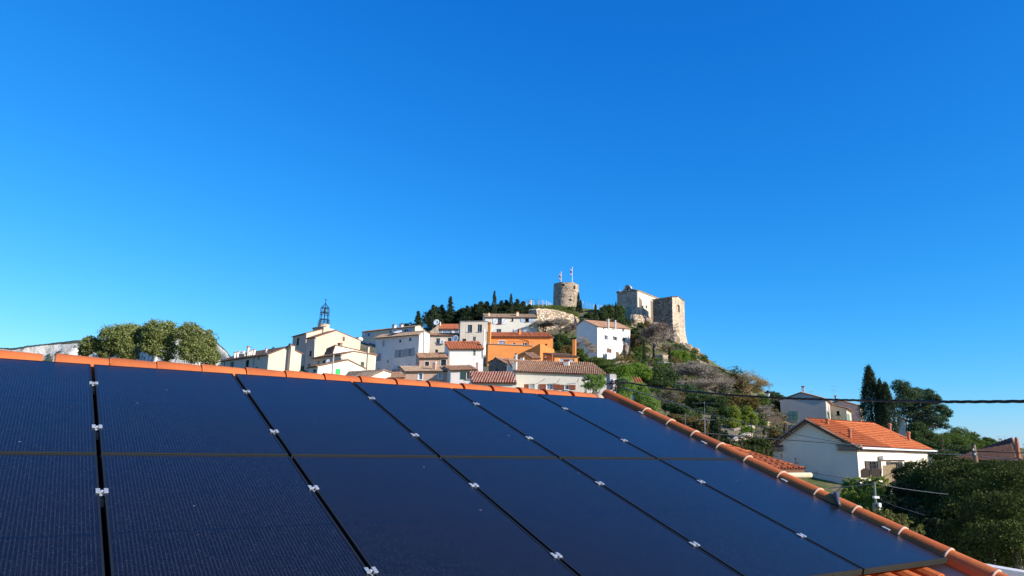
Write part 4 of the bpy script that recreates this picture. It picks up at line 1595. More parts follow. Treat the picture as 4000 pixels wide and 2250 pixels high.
def terrain():
    xs = np.arange(-170, 232, 1.7); ys = np.concatenate([np.arange(9, 90, 2.0), np.arange(90, 215, 1.3), np.arange(215, 335, 4)])
    X, Y = np.meshgrid(xs, ys)
    Zg = ground_z(X.ravel(), Y.ravel()).reshape(X.shape)
    for i in range(X.shape[0]):
        for j in range(X.shape[1]):
            if Y[i, j] > 60:
                p = Vector((X[i, j] * .14, Y[i, j] * .14, 0))
                Zg[i, j] += .55 * noise.noise(p) + .35 * noise.noise(p * 3.1)
    # blend the rim down under the plain
    rim = np.clip(np.minimum.reduce([(X + 170) / 40, (232 - X) / 40, (335 - Y) / 40]), 0, 1)
    Zg = Zg * rim + (-1.5) * (1 - rim)
    V = np.stack([X.ravel(), Y.ravel(), Zg.ravel()], 1)
    ny, nx = X.shape
    idx = np.arange(nx * ny).reshape(ny, nx)
    F = np.stack([idx[:-1, :-1].ravel(), idx[:-1, 1:].ravel(), idx[1:, 1:].ravel(), idx[1:, :-1].ravel()], 1)
    t = NT('hillside_soil', .95, .1)
    n1, n2, n3 = t.noise(.11, 6, .7), t.noise(.6, 6, .75), t.noise(3.0, 5, .7)
    soil = t.ramp(n2, [(.3, (.13, .10, .06)), (.5, (.21, .165, .105)), (.75, (.31, .245, .165))])
    grass = t.ramp(n3, [(.3, (.055, .075, .02)), (.7, (.12, .15, .04))])
    g = t.math('ADD', t.math('MULTIPLY', n1, .6), t.math('MULTIPLY', n2, .4))
    t.base(t.mix(t.ramp(g, [(.46, (0, 0, 0)), (.54, (1, 1, 1))]), soil, grass))
    t.bump(t.math('ADD', n2, t.math('MULTIPLY', n3, .4)), .35, .8)
    o = mesh_np('hillside', V, F, t.m, smooth=True)
    tag(o, kind='structure')
    b = MB()
    b.face((-14000, -14000, -2.2), (14000, -14000, -2.2), (14000, 14000, -2.2), (-14000, 14000, -2.2))
    tag(b.build('ground', plain('dry_plain', (.27, .21, .135), .95, .1, scale=.01)), kind='structure')


terrain()


def mountain():
    # (photo px) skyline of the limestone ridge
    sk = [(-600, 1385), (-300, 1368), (0, 1353), (45, 1355), (140, 1343), (217, 1333), (300, 1323), (330, 1324), (400, 1332), (520, 1318), (640, 1288), (720, 1268), (765, 1262), (800, 1283), (815, 1292), (833, 1315), (856, 1338), (883, 1362), (902, 1387), (935, 1412), (1000, 1440), (1150, 1490), (1400, 1560)]
    xs = np.linspace(-600, 1400, 520)
    ysk = np.interp(xs, [p[0] for p in sk], [p[1] for p in sk])
    nv = 46
    V = []
    for i, (x, y) in enumerate(zip(xs, ysk)):
        d = 4600 if x < 430 else 4600 - min(1, (x - 430) / 200) * 900
        y += 2.2 * noise.noise(Vector((x * .05, 3, 0))) + 1.6 * noise.noise(Vector((x * .2, 1, 0)))
        P = at('P', x, y, d)
        for j in range(nv):
            t = j / (nv - 1)
            if t < .06:                                       # back side
                V.append((P[0], P[1] + (1 - t / .06) * 700, P[2] * (t / .06)))
                continue
            s = (t - .06) / .94
            q = Vector((x * .028, s * 5.0, 0.0))
            cliff = .30 + .10 * noise.noise(Vector((x * .012, 0, 4)))
            fall = (s / cliff) * .46 if s < cliff else .46 + (s - cliff) / (1 - cliff) * .54
            z = P[2] * (1 - fall) - 2
            run = s * 260 if s < cliff else cliff * 260 + (s - cliff) * 1500
            w3 = Vector((P[0] * .0035, run * .0035, z * .0035))
            z += (noise.noise(w3 * 1.2) * 22 + noise.noise(w3 * 4.0) * 10) * min(1, s * 9)
            yy = P[1] - run + (noise.noise(w3 * 1.6 + Vector((5, 5, 5))) * 60 + noise.noise(w3 * 5) * 18) * min(1, s * 10)
            V.append((P[0], yy, z))
    n = len(xs)
    idx = np.arange(n * nv).reshape(n, nv)
    F = np.stack([idx[:-1, :-1].ravel(), idx[1:, :-1].ravel(), idx[1:, 1:].ravel(), idx[:-1, 1:].ravel()], 1)
    t = NT('limestone_and_scrub', .95, .1)
    sx = t.n('SeparateXYZ'); t.l(t.geo('Normal'), sx.inputs[0])
    up = sx.outputs[2]
    n1 = t.noise(.006, 8, .72); n2 = t.noise(.03, 8, .75)
    n3 = t.noise(.011, 7, .7, t.scaled(t.pos(), (1, 1, .35)))
    rock = t.ramp(n2, [(.3, (.40, .37, .33)), (.5, (.70, .65, .58)), (.75, (.85, .80, .72))])
    rock = t.mix(t.ramp(n3, [(.50, (0, 0, 0)), (.60, (1, 1, 1))]), rock, (.40, .38, .345))
    rock = t.mix(t.ramp(t.noise(.022, 6, .75), [(.56, (0, 0, 0)), (.62, (1, 1, 1))]), rock, (.10, .115, .09))
    scrub = t.ramp(t.noise(.05, 5, .7), [(.3, (.045, .062, .042)), (.7, (.10, .115, .075))])
    k = t.math('ADD', t.math('MULTIPLY', up, .9), t.math('MULTIPLY', t.math('ADD', n1, n2), .55))
    t.base(t.mix(t.ramp(k, [(.97, (0, 0, 0)), (1.10, (1, 1, 1))]), rock, scrub))
    t.bump(t.math('ADD', n2, t.noise(.12, 5, .7)), 5, 1.0)
    tag(mesh_np('mountain', np.array(V), F, t.m, smooth=False), kind='structure')


mountain()

# ================================================================ castle hill: tower, flags, rampart, chapel
s_tower = stone('tower_stone', (.50, .37, .26), (.80, .64, .48), (.72, .60, .46), 2.5, .2, (1, 1, 1.5), .09)
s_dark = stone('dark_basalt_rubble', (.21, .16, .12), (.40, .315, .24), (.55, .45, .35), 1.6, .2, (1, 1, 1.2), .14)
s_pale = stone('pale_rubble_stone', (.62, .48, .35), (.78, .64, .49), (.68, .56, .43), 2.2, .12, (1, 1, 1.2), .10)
s_ramp = stone('rampart_stone', (.60, .43, .29), (.88, .71, .54), (.46, .33, .23), 1.7, .22, (1, 1, 1.2), .12)
s_ashlar = stone('chapel_ashlar', (.52, .43, .33), (.60, .51, .40), (.53, .45, .35), 1.7, .05, (1, 1, 2.0), .05)
p_chapel = plaster('chapel_lime_plaster', (.66, .54, .40), .35)


def tower():
    d = 209.0
    k = d / FOC * .27603
    c = at(4, 583, 640, d)
    r0 = 186 * k; r1 = 180 * k
    H = 318 * k
    root = empty('round_tower', c - UP * 2.5, 'ruined round stone tower with flags on top of the hill', 'tower')
    n, m = 96, 40
    wins = []
    for x0, y0, x1, y1 in ((512, 348, 560, 382), (687, 365, 714, 418), (620, 566, 662, 592)):
        for sgn in (0,):
            a0 = math.asin((x0 - 583) / 183); a1 = math.asin((x1 - 583) / 183)
            wins.append((a0, (640 - y1) * k, a1, (640 - y0) * k))
    # angle measured from the direction to the camera, positive to the right
    vdir = unit(np.array([CAM[0] - c[0], CAM[1] - c[1], 0])); rdir = np.cross(UP, vdir)
    hs = np.unique(np.concatenate([np.linspace(-2.5, H, m), [w[1] for w in wins], [w[3] for w in wins]]))
    an = np.unique(np.concatenate([np.linspace(-math.pi, math.pi, n + 1), [w[0] for w in wins], [w[2] for w in wins]]))

    def pt(a, h, inset=0):
        t = max(0, h) / H
        r = r0 + (r1 - r0) * t - inset
        if h < 30 * k: r += (30 * k - h) * .10
        top = h
        if h >= H - 1e-6: top = H + .28 * noise.noise(Vector((math.cos(a) * 3, math.sin(a) * 3, 1))) - .25 * (math.cos(a) < -.2)
        r += .06 * noise.noise(Vector((math.cos(a) * 5, math.sin(a) * 5, h * .9)))
        return c + (vdir * math.cos(a) + rdir * math.sin(a)) * r + UP * top
    b = MB()
    for i in range(len(an) - 1):
        for j in range(len(hs) - 1):
            am, hm = (an[i] + an[i + 1]) / 2, (hs[j] + hs[j + 1]) / 2
            if any(w[0] < am < w[2] and w[1] < hm < w[3] for w in wins): continue
            b.face(pt(an[i], hs[j]), pt(an[i + 1], hs[j]), pt(an[i + 1], hs[j + 1]), pt(an[i], hs[j + 1]))
    for a0, h0, a1, h1 in wins:
        for (aa, ha), (ab, hb) in (((a0, h0), (a1, h0)), ((a1, h0), (a1, h1)), ((a1, h1), (a0, h1)), ((a0, h1), (a0, h0))):
            b.face(pt(aa, ha), pt(ab, hb), pt(ab, hb, .9), pt(aa, ha, .9))
    for i in range(n):
        a, a2 = -math.pi + 2 * math.pi * i / n, -math.pi + 2 * math.pi * (i + 1) / n
        b.face(pt(a, H), pt(a2, H), pt(a2, H, .9), pt(a, H, .9))
        b.face(pt(a, H, .9), pt(a2, H, .9), pt(a2, H - 1.2, .9), pt(a, H - 1.2, .9))
    b.build('wall', s_tower, root)
    b = MB(); b.lathe(c - UP * 1, [(r0 - .95, 0), (r1 - .95, H)], 32)
    b.build('core', plain('dark_interior', (.035, .028, .022), .95, .05), root)
    b = MB(); b.lathe(c, [(r0 + .10, 118 * k), (r0 + .10, 123 * k)], 64, cap=False)
    b.lathe(c, [(r0 + .03, 196 * k), (r0 + .03, 200 * k)], 64, cap=False)
    b.build('string_course', s_pale, root)
    # flags
    for zx, y0, y1, cols, lab in ((670, 82, 205, [(.01, .03, .25), (.62, .62, .62), (.40, .015, .02)], 'blue white and red flag hanging limp from the taller pole on the round tower'),
                                  (513, 148, 265, [(.60, .36, .04), (.45, .03, .02), (.60, .36, .04), (.45, .03, .02)], 'yellow and red flag hanging limp from the shorter pole on the round tower')):
        p = at(4, zx, 300, d)
        T = at(4, zx, y0, d)
        fr = empty('flag', np.array([p[0], p[1], c[2] + H - 1.5]), lab, 'flag', 'flags on the round tower')
        q = MB(); q.lathe(np.array([p[0], p[1], c[2] + H - 1.5]), [(.085, 0), (.075, T[2] - c[2] - H + 1.5), (.11, T[2] - c[2] - H + 1.52), (.02, T[2] - c[2] - H + 1.62)], 8)
        q.build('pole', m_white, fr)
        L = (y1 - y0) * k * .92
        for ci, col in enumerate(cols):
            q = MB()
            w0, w1 = ci / len(cols), (ci + 1) / len(cols)
            rows = 12
            for j in range(rows):
                for kx in range(3):
                    def fp(jj, ww):
                        z = T[2] - .15 - L * jj / rows * (1 - .10 * ww) - ww * .9
                        off = ww * (.55 - .2 * jj / rows)
                        return np.array([T[0] - .09 - off * .80, T[1] - .1 + .22 * math.sin(jj * .8 + ww * 5) * ww, z])
                    wa, wb = w0 + (w1 - w0) * kx / 3, w0 + (w1 - w0) * (kx + 1) / 3
                    q.face(fp(j, wa), fp(j, wb), fp(j + 1, wb), fp(j + 1, wa))
            q.build('stripe', plain('flag_cloth', col, .8, .1), fr)


tower()


def strip_wall(name, label, top, hgt, mat, thick=.8, batter=.12, n=3, rough=.25, cat='wall', seg=8):
    """solid wall following surveyed points along its top: (n, zx, zy, d)"""
    P = [at(*q) for q in top]
    # refine
    pts = []
    for i in range(len(P) - 1):
        for s in range(n):
            pts.append(P[i] + (P[i + 1] - P[i]) * s / n)
    pts.append(P[-1])
    V, F = [], []
    m = len(pts)
    for i, p in enumerate(pts):
        t = unit((pts[min(m - 1, i + 1)] - pts[max(0, i - 1)]) * np.array([1, 1, 0]))
        nn = np.array([t[1], -t[0], 0])
        if nn[1] > 0: nn = -nn
        h = hgt[0] + (hgt[1] - hgt[0]) * i / (m - 1)
        for j in range(seg + 1):
            w = j / seg
            bulge = rough * noise.noise(Vector((p[0] * .6, p[1] * .6, p[2] * .6 - w * h * .7)))
            V.append(p - UP * h * (1 - w) + nn * (batter * h * (1 - w) + bulge) + UP * (.15 * noise.noise(Vector((p[0], p[1], 3))) if j == seg else 0))
        V.append(V[-1] - nn * thick); V.append(p - UP * h - nn * thick)
    k = seg + 3
    for i in range(m - 1):
        for j in range(k - 1):
            F.append((i * k + j, (i + 1) * k + j, (i + 1) * k + j + 1, i * k + j + 1))
        F.append((i * k + k - 1, (i + 1) * k + k - 1, (i + 1) * k, i * k))
    b = MB(); b.arrays(V, F)
    b.f += [tuple(range(k)), tuple(range((m - 1) * k, m * k))]
    return tag(b.build(name, mat), label, cat)


strip_wall('rampart', 'curved pale rubble rampart bulging below the grassy foot of the round tower',
           [(3, 890, 215, 177), (3, 910, 200, 177.5), (3, 1000, 202, 178), (3, 1120, 216, 179), (3, 1250, 243, 180), (3, 1390, 280, 182), (3, 1475, 325, 184), (3, 1520, 372, 187)], (19, 9), s_ramp, 2.5, .16, 5, .3, seg=12)
strip_wall('rocky_wall', 'bright beige rocky retaining wall under the chapel front',
           [(4, 1395, 860, 184), (4, 1440, 800, 181), (4, 1500, 758, 179), (4, 1580, 752, 179), (4, 1640, 770, 180), (4, 1670, 850, 182)], (11, 11), s_ramp, 2.0, .25, 5, 1.2)
strip_wall('terrace_wall', 'stone terrace wall between two slender cypresses below the chapel rocks', [(5, 825, 118, 152), (5, 930, 112, 150), (5, 1000, 120, 151)], (7, 7), s_pale, 1, .1, 4)
strip_wall('terrace_wall', 'pale stone terrace wall below the rocks at the right shoulder of the hill', [(5, 1330, 172, 166), (5, 1400, 185, 165), (5, 1475, 215, 168)], (4, 4), s_pale, 1, .1, 4, .5)
strip_wall('terrace_wall', 'low dry stone wall bordering the garden of the white hill house', [(4, 1050, 1425, 146), (4, 1250, 1432, 145), (4, 1390, 1412, 146), (4, 1560, 1400, 148)], (5, 5), s_pale, .8, .1, 4)
strip_wall('terrace_wall', 'low rubble wall just behind the two cypresses beside the round tower', [(4, 800, 690, 203), (4, 960, 722, 201), (4, 1080, 730, 202)], (4, 4), s_pale, .8, .1, 4)


def chapel():
    d = 190
    C = (4, 1592, 415, d)
    h = House('chapel', 'stone chapel with a curved bell gable and a tall buttressed apse on the cliff', C, 210,
              [(1540, 405), (1505, 392), (1497, 368), (1478, 350), (1455, 344), (1432, 350), (1424, 372), (1420, 398), (1385, 430), (1345, 457), (1306, 465)],
              [(1890, 532)], s_ashlar, ridge='none', phiR=118, cat='chapel', drop=24)
    u0, z1 = h.L.hit(4, 1467, 376); u1, z0 = h.L.hit(4, 1445, 432)
    h.L.holes.append((u0, z0, u1, z1, .55))
    u0, z1 = h.L.hit(4, 1472, 540); u1, z0 = h.L.hit(4, 1452, 562)
    h.L.holes.append((u0, z0, u1, z1, .5))
    hole_bell = h.L.holes[0]
    # rear face and rim of the bell gable
    m = MB()
    w2 = Wall(h.L.C - h.L.n * .55, h.L.phi, h.L.d, h.P[2] - 3, h.L.top)
    w2.holes = [hole_bell]
    w2.mesh(m)
    for (a, za), (b_, zb) in zip(h.L.top, h.L.top[1:]):
        m.face(h.L.p(a, za), h.L.p(b_, zb), h.L.p(b_, zb, -.55), h.L.p(a, za, -.55))
    # corner pilaster, pale
    m.build('gable_back', s_ashlar, h.root)
    q = MB()
    q.box(h.L.p(.12, h.P[2] - 12.0, .03), h.L.d, h.L.n, UP, .22, .12, 12.1)
    for (a, za), (b_, zb) in zip(h.L.top, h.L.top[1:]):
        p0, p1 = h.L.p(a, za, -.2), h.L.p(b_, zb, -.2)
        dd = unit(p1 - p0)
        q.box((p0 + p1) / 2 + UP * .04, dd, h.L.n, np.cross(dd, h.L.n), np.linalg.norm(p1 - p0) / 2 + .03, .48, .09)
    q.build('coping', p_chapel, h.root)
    h.finish()
    # nave side wall plastered, 3 cm proud of the core
    q = MB()
    q.prism([h.R.p(.05, h.R.base), h.R.p(h.R.len, h.R.base), h.R.p(h.R.len, h.R.top[-1][1] - .02), h.R.p(.05, h.R.top[0][1] - .02)], h.R.n * .03)
    q.build('side_wall', p_chapel, h.root)
    eaves = [h.R.p(-.1, h.R.top[0][1] + .06, .2), h.R.p(h.R.len + .3, h.R.top[-1][1] + .06, .2)]
    mid = h.L.len * .5
    rz = h.L.hit(4, 1400, 415)[1]
    ra = h.P + h.L.d * mid; ra[2] = rz - .6
    rb = ra + h.R.d * h.R.len; rb[2] = rz - .6 + (h.R.top[-1][1] - h.R.top[0][1])
    roof_plane(h.root, eaves[0], eaves[1], rb, ra, .1, mt_old)
    fl = eaves[0] + h.L.d * (h.L.len + .3); fr_ = eaves[1] + h.L.d * (h.L.len + .3)
    roof_plane(h.root, fr_, fl, ra, rb, .1, mt_old)
    # round door arch on the shaded front
    q = MB()
    for r_, o in ((1, .05), (.72, .07)):
        u, z = h.L.hit(4, 1465, 690)
        w = abs(h.L.hit(4, 1432, 690)[0] - u) * 1.25 * r_
        pts = [h.L.p(u + w * math.cos(math.pi * i / 12), z + w * math.sin(math.pi * i / 12), .0) for i in range(13)]
        pts = [h.L.p(u + w, z - 2.5, 0)] + pts + [h.L.p(u - w, z - 2.5, 0)]
        q = MB(); q.prism(pts, h.L.n * o)
        q.build('door_arch' if r_ == 1 else 'door', s_dark if r_ == 1 else m_sage, h.root)
    q = MB()
    u, z = h.L.hit(4, 1305, 592); 
    q.box(h.L.p(h.L.len / 2, z, .0), h.L.d, h.L.n, UP, h.L.len / 2, .08, .09)
    q.build('string_course', s_ashlar, h.root)
    # slit window of the nave
    u0, z1 = h.R.hit(4, 1708, 622); u1, z0 = h.R.hit(4, 1727, 672)
    q = MB(); q.box(h.R.p((u0 + u1) / 2, (z0 + z1) / 2, .04), h.R.d, h.R.n, UP, abs(u1 - u0) / 2 + .12, .03, abs(z1 - z0) / 2 + .12)
    fo = q.build('window', p_chapel, h.root)
    q = MB(); q.box(h.R.p((u0 + u1) / 2, (z0 + z1) / 2, .075), h.R.d, h.R.n, UP, abs(u1 - u0) / 2, .01, abs(z1 - z0) / 2)
    q.build('pane', m_dark, fo)
    # buttresses of the nave wall: sloping top, the shaded face shows towards the viewer
    for xa, xb, yt, yb, out in ((1612, 1655, 515, 715, 1.7), (1775, 1850, 565, 900, 2.0)):
        ua, z1 = h.R.hit(4, xa, yt); z0 = h.R.hit(4, xa, yb)[1] - 6
        out = (xb - xa) * d / FOC * .27603 / .9
        q = MB()
        pr = [h.R.p(ua, z0), h.R.p(ua, z0, out), h.R.p(ua, z1 - .9, out), h.R.p(ua, z1 + .4)]
        q.prism(pr, h.R.d * 1.3)
        q.build('buttress', p_chapel, h.root)
    # bell in the gable opening
    bu = (hole_bell[0] + hole_bell[2]) / 2
    q = MB(); q.lathe(h.L.p(bu, hole_bell[1] + .55, -.28), [(.34, 0), (.28, .12), (.2, .5), (.08, .62), (.04, .9)], 12)
    q.build('bell', m_bronze, h.root, smooth=True)
    # statue-like finial on the left shoulder
    q = MB(); q.lathe(at(4, 1345, 458, d + 5), [(.16, 0), (.10, .35), (.13, .6), (.05, .9), (.03, 2.0)], 6)
    q.build('finial', s_ashlar, h.root)
    # apse block, dark rubble on the shaded side
    PA = at(4, 2085, 512, 184)
    bA = PA[2] - 24
    phi = 210
    w1 = Wall(PA, phi, -right_of(phi), bA, [(0, PA[2]), (1, PA[2])])
    u, z = w1.hit(4, 1812, 556); w1.top = [(0, PA[2]), (u, z)]; w1.len = u
    phr = 120
    w2 = Wall(PA, phr, right_of(phr), bA, [(0, PA[2]), (1, 1)])
    tops = [(0, PA[2])]
    for q_ in ((2170, 512), (2258, 572)):
        u, z = w2.hit(4, *q_); tops.append((u, z))
    w2.top = tops; w2.len = tops[-1][0]
    # window arch opening in the lit end
    u0, z1 = w2.hit(4, 2156, 610); u1, z0 = w2.hit(4, 2194, 726)
    w2.holes.append((u0, z0, u1, z1, .5))

    zt = PA[2] - 6.8                      # the walls spread out below this height
    rows = [(zt - i * .85, (i / 8) ** 1.4) for i in range(21)]
    F1, F2 = .55, 1.05

    def flared(w, m, own, other, far):
        w.base = zt
        w.mesh(m)
        for (za, ta), (zb, tb) in zip(rows, rows[1:]):
            ta, tb = min(ta, 2.4), min(tb, 2.4)
            m.face(w.p(-other * ta, za, own * ta), w.p(w.len + far * ta, za, own * ta), w.p(w.len + far * tb, zb, own * tb), w.p(-other * tb, zb, own * tb))
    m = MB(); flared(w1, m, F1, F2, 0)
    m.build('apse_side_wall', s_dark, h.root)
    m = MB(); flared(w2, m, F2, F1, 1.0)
    far = -w2.n * w1.len
    for (za, ta), (zb, tb) in zip(rows, rows[1:]):
        ta, tb = min(ta, 2.4), min(tb, 2.4)
        m.face(w2.p(w2.len + ta, za, F2 * ta), w2.p(w2.len + ta, za) + far, w2.p(w2.len + tb, zb) + far, w2.p(w2.len + tb, zb, F2 * tb))
    m.face(w2.p(w2.len, zt), w2.p(w2.len, zt) + far, w2.p(w2.len, w2.top[-1][1]) + far, w2.p(w2.len, w2.top[-1][1]))
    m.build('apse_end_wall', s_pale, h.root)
    q = MB()
    um = (u0 + u1) / 2
    W_ = (u1 - u0) / 2
    q.face(w2.p(u0, z0, -.48), w2.p(u1, z0, -.48), w2.p(u1, z1, -.48), w2.p(u0, z1, -.48))
    fo = q.build('apse_window', plaster('blocked_window', (.42, .34, .25), .3), h.root)
    for r_, o, mm, nm in ((1.3, .03, p_chapel, 'arch_moulding'), (.98, .05, plaster('blocked_arch', (.36, .29, .21), .3), 'arch_infill')):
        pts = [w2.p(um + W_ * r_ * math.cos(math.pi * i / 10), z1 - .02 + W_ * 1.5 * r_ * math.sin(math.pi * i / 10) ** .8, 0) for i in range(11)]
        q = MB(); q.prism(pts, w2.n * o); q.build(nm, mm, fo)
    for sx in (u0 - .15, u1 + .15):
        q = MB(); q.box(w2.p(sx, (z0 + z1) / 2, .015), w2.d, w2.n, UP, .15, .03, (z1 - z0) / 2)
        q.build('jamb', p_chapel, fo)
    # apse roof
    A = w1.p(w1.len + .2, w1.top[-1][1] + .1, .15); B_ = w1.p(-.1, PA[2] + .1, .15)
    mz = tops[1]
    R1 = w2.p(mz[0], mz[1] + .15); R0 = R1 + (A - B_)
    roof_plane(h.root, A, B_, R1, R0, .1, mt_old)
    Cc = w2.p(w2.len, tops[-1][1] + .1)
    roof_plane(h.root, Cc, Cc + (A - B_), R0, R1, .1, mt_old)
    m = MB()
    m.box(w1.p(w1.len / 2, PA[2] - 4, -2.5), w1.d, w1.n, UP, w1.len / 2 - .1, 2.3, 3.6)
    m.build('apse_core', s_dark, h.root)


chapel()


# ---- rocks under the chapel
m_rock = NT('hill_rock', .95, .1)
_n = m_rock.noise(.9, 8, .72)
m_rock.base(m_rock.ramp(_n, [(.3, (.20, .145, .10)), (.5, (.38, .285, .20)), (.72, (.55, .43, .31))]))
m_rock.bump(m_rock.math('ADD', _n, m_rock.noise(4, 6, .7)), .30, 1.0)
m_rock = m_rock.m


def rock(n, zx, zy, rx, ry, d, label, seed=0, dep=1.0, sq=1.0):
    c = at(n, zx, zy, d)
    k = d / FOC * ZT[n][2]
    import bmesh
    bm = bmesh.new()
    bmesh.ops.create_icosphere(bm, subdivisions=4, radius=1.0)
    sv = Vector((seed * 7.3, seed * 3.1, seed * 1.7))
    for v in bm.verts:
        p = v.co.copy()
        f = 1 + .30 * noise.noise(p * 1.3 + sv) + .16 * noise.noise(p * 3.2 + sv) + .07 * noise.noise(p * 8 + sv)
        # bedding steps
        p.z = p.z * sq
        v.co = p * f
    me = bpy.data.meshes.new('rock_outcrop')
    for v in bm.verts:
        v.co = Vector((v.co.x * rx * k, v.co.y * rx * k * dep, v.co.z * ry * k))
    bm.to_mesh(me); bm.free()
    me.materials.append(m_rock)
    o = bpy.data.objects.new('rock_outcrop', me)
    COL.objects.link(o)
    o.location = c
    ORG[o.name] = c
    tag(o, label, 'rock', 'rock outcrops below the chapel')


for i, a in enumerate(((4, 1745, 860, 60, 70, 185, 'pointed brown boulder against the nave wall between the buttress and the beige rock face'),
                       (4, 1850, 950, 95, 75, 184, 'dark rock at the foot of the rubble apse wall'),
                       (4, 2120, 1110, 80, 85, 177, 'rock outcrop under the corner of the battered apse'),
                       (4, 2040, 1080, 110, 60, 178, 'brown rock ledge below the dark apse wall beside the bare tree'),
                       (4, 2250, 1230, 110, 70, 176, 'jagged rock directly below the lit foot of the apse'),
                       (4, 2390, 1300, 90, 80, 180, 'jagged brown rock on the skyline right of the apse'),
                       (4, 2470, 1370, 75, 70, 182, 'lowest jagged rock on the skyline at the right shoulder of the hill'),
                       (4, 1430, 1250, 42, 85, 152, 'mossy boulder against the right corner of the white hill house'))):
    rock(*a, seed=i + 1, dep=.9, sq=1.0)


# ================================================================ the houses on the right
def garden_house():
    h = House('orange_roof_house', 'large white house on the right with a flat orange tile roof and shaded gable', (6, 1440, 1112, 58), 226,
              [(822, 800), (345, 1128)], [(2355, 1150)], plaster('white_house_render', (.86, .74, .58), .10), ridge='none', drop=7.5, phiR=142)
    Lw, Rw = h.L, h.R
    m_shut = plain('grey_brown_shutter', (.055, .048, .044), .7, .3)
    for x0, x1, y0, s in ((1590, 1690, 1292, 'ab'), (1860, 1960, 1302, 'ab'), (2085, 2150, 1305, 'a')):
        h.win('R', x0, y0, x1, y0 + 150, frame=m_wood, pane=m_pane, shut=s, sm=m_shut, sw=.62, bars=3)
    h.finish()
    zc, ze = h.P[2], Rw.top[-1][1]
    apex = Lw.p(Lw.top[1][0], Lw.top[1][1] + .12)
    eC = h.P.copy(); eR = Rw.p(Rw.len, ze); eL = Lw.p(Lw.len, Lw.top[-1][1])
    bk = eR + Lw.d * Lw.len; bk[2] = eL[2]
    # hipped far end: ridge stops short
    best = None
    for t in np.linspace(.2, 1, 200):
        q = apex + Rw.d * Rw.len * t
        v = q - CAM
        px = 2000 + FOC * (v @ CR) / (v @ CF)
        e = abs(px - (2900 + 1655 * .31056))
        if best is None or e < best[0]: best = (e, t)
    ridge_end = apex + Rw.d * Rw.len * best[1]
    over = .42
    gable = -Rw.d * .32          # verge overhang
    roof_plane(h.root, eC + gable, eR, ridge_end, apex + gable, over, mt_orange, 300, .235, .335, flat_style=True, seed=5, eave=False, side=.0)
    roof_plane(h.root, bk, eL + gable, apex + gable, ridge_end, over, mt_orange, 0, .235, .335, flat_style=True, seed=6, eave=False, side=.0)
    roof_plane(h.root, eR, bk, ridge_end, ridge_end, over, mt_orange, 0, .235, .335, flat_style=True, seed=7, eave=False, side=.0)
    ridge_row(h.root, apex + gable + UP * .10, ridge_end + UP * .10, mt_orange, .12, .36)
    ridge_row(h.root, eR + UP * .14 + (eR - ridge_end) * .03, ridge_end + UP * .10, mt_orange, .11, .36)
    # rolled verge tiles and two dark rows of tile ends along the shaded gable
    mv = tile_mat('verge_tiles_old', TILE_BROWN, (.2, .12, .08), .4)
    for p, q in ((eC, apex), (apex, eL)):
        lo = p if p is not apex else q
        dvec = unit(apex - lo)
        a = lo - dvec * over + gable + UP * .09; bb = apex + gable + UP * .09
        ridge_row(h.root, a, bb, mv, .13, .34)
        n = int(np.linalg.norm(bb - a) / .26)
        g = MB()
        perp = unit(np.cross(dvec, Lw.n)); perp = perp if perp[2] < 0 else -perp
        for i in range(n):
            c = a + (bb - a) * (i + .5) / n
            g.box(c - gable * .35 + perp * .19, dvec, Lw.n, perp, .085, .17, .06)
        o = g.build('verge_tile_ends', mv, h.root); o['kind'] = 'stuff'
    # genoise: two rows of half round tile ends returning on the gable and along the eave
    def genoise(w, u0, u1, z, nm='eaves_tile_row'):
        step = .19
        for row in range(2):
            g = MB()
            n = int((u1 - u0) / step)
            for i in range(n):
                u = u0 + (i + .5 + .5 * row) * step
                if u > u1: continue
                pts = [w.p(u + .085 * math.cos(math.pi * k / 6), z - .16 * row + .10 * math.sin(math.pi * k / 6), 0) for k in range(7)]
                g.prism(pts, w.n * (.34 - .15 * row))
            g.box(w.p((u0 + u1) / 2, z - .16 * row + .125, .16), w.d, w.n, UP, (u1 - u0) / 2, .17 - .07 * row, .02)
            o = g.build(nm, plain('mortared_tile_ends', (.40, .31, .25), .9, .1), h.root)
            o['kind'] = 'stuff'
    ua = Lw.hit(6, 1195, 1130)[0]; ub = Lw.hit(6, 515, 1130)[0]
    genoise(Lw, -.3, ua, zc - .18); genoise(Lw, ub, Lw.len + .3, eL[2] - .10)
    genoise(Rw, -.2, Rw.len + .2, zc - .18)
    g = MB()
    for u0, u1, z in ((-.4, ua, zc + .06), (ub, Lw.len + .4, eL[2] + .12)):
        g.prism([Lw.p(u0, z - .02, 0), Lw.p(u0, z - .02, .42), Lw.p(u0, z + .16, 0)], Lw.d * (u1 - u0))
    g.build('return_tiles', mv, h.root)
    # gutter
    g = MB()
    pa, pb = eC + Rw.n * (over + .07) - UP * .09 - Rw.d * .2, eR + Rw.n * (over + .07) - UP * .09 + Rw.d * .45
    g.tube([pa, pb], .085, 8)
    g.build('gutter', m_white, h.root)
    g = MB()
    g.tube([pb - Rw.d * .2, pb - Rw.d * .25 - UP * .2, Rw.p(Rw.len - .2, zc - .8, .12), Rw.p(Rw.len - .2, zc - 4, .12)], .055, 6)
    g.build('downpipe', m_white, h.root)
    # awning cassette
    u0, z0 = Rw.hit(6, 1705, 1235); u1, z1 = Rw.hit(6, 2045, 1262)
    g = MB(); g.box(Rw.p((u0 + u1) / 2, (z0 + z1) / 2, .24), Rw.d, Rw.n, UP, (u1 - u0) / 2, .17, .14)
    g.build('awning', m_white, h.root)
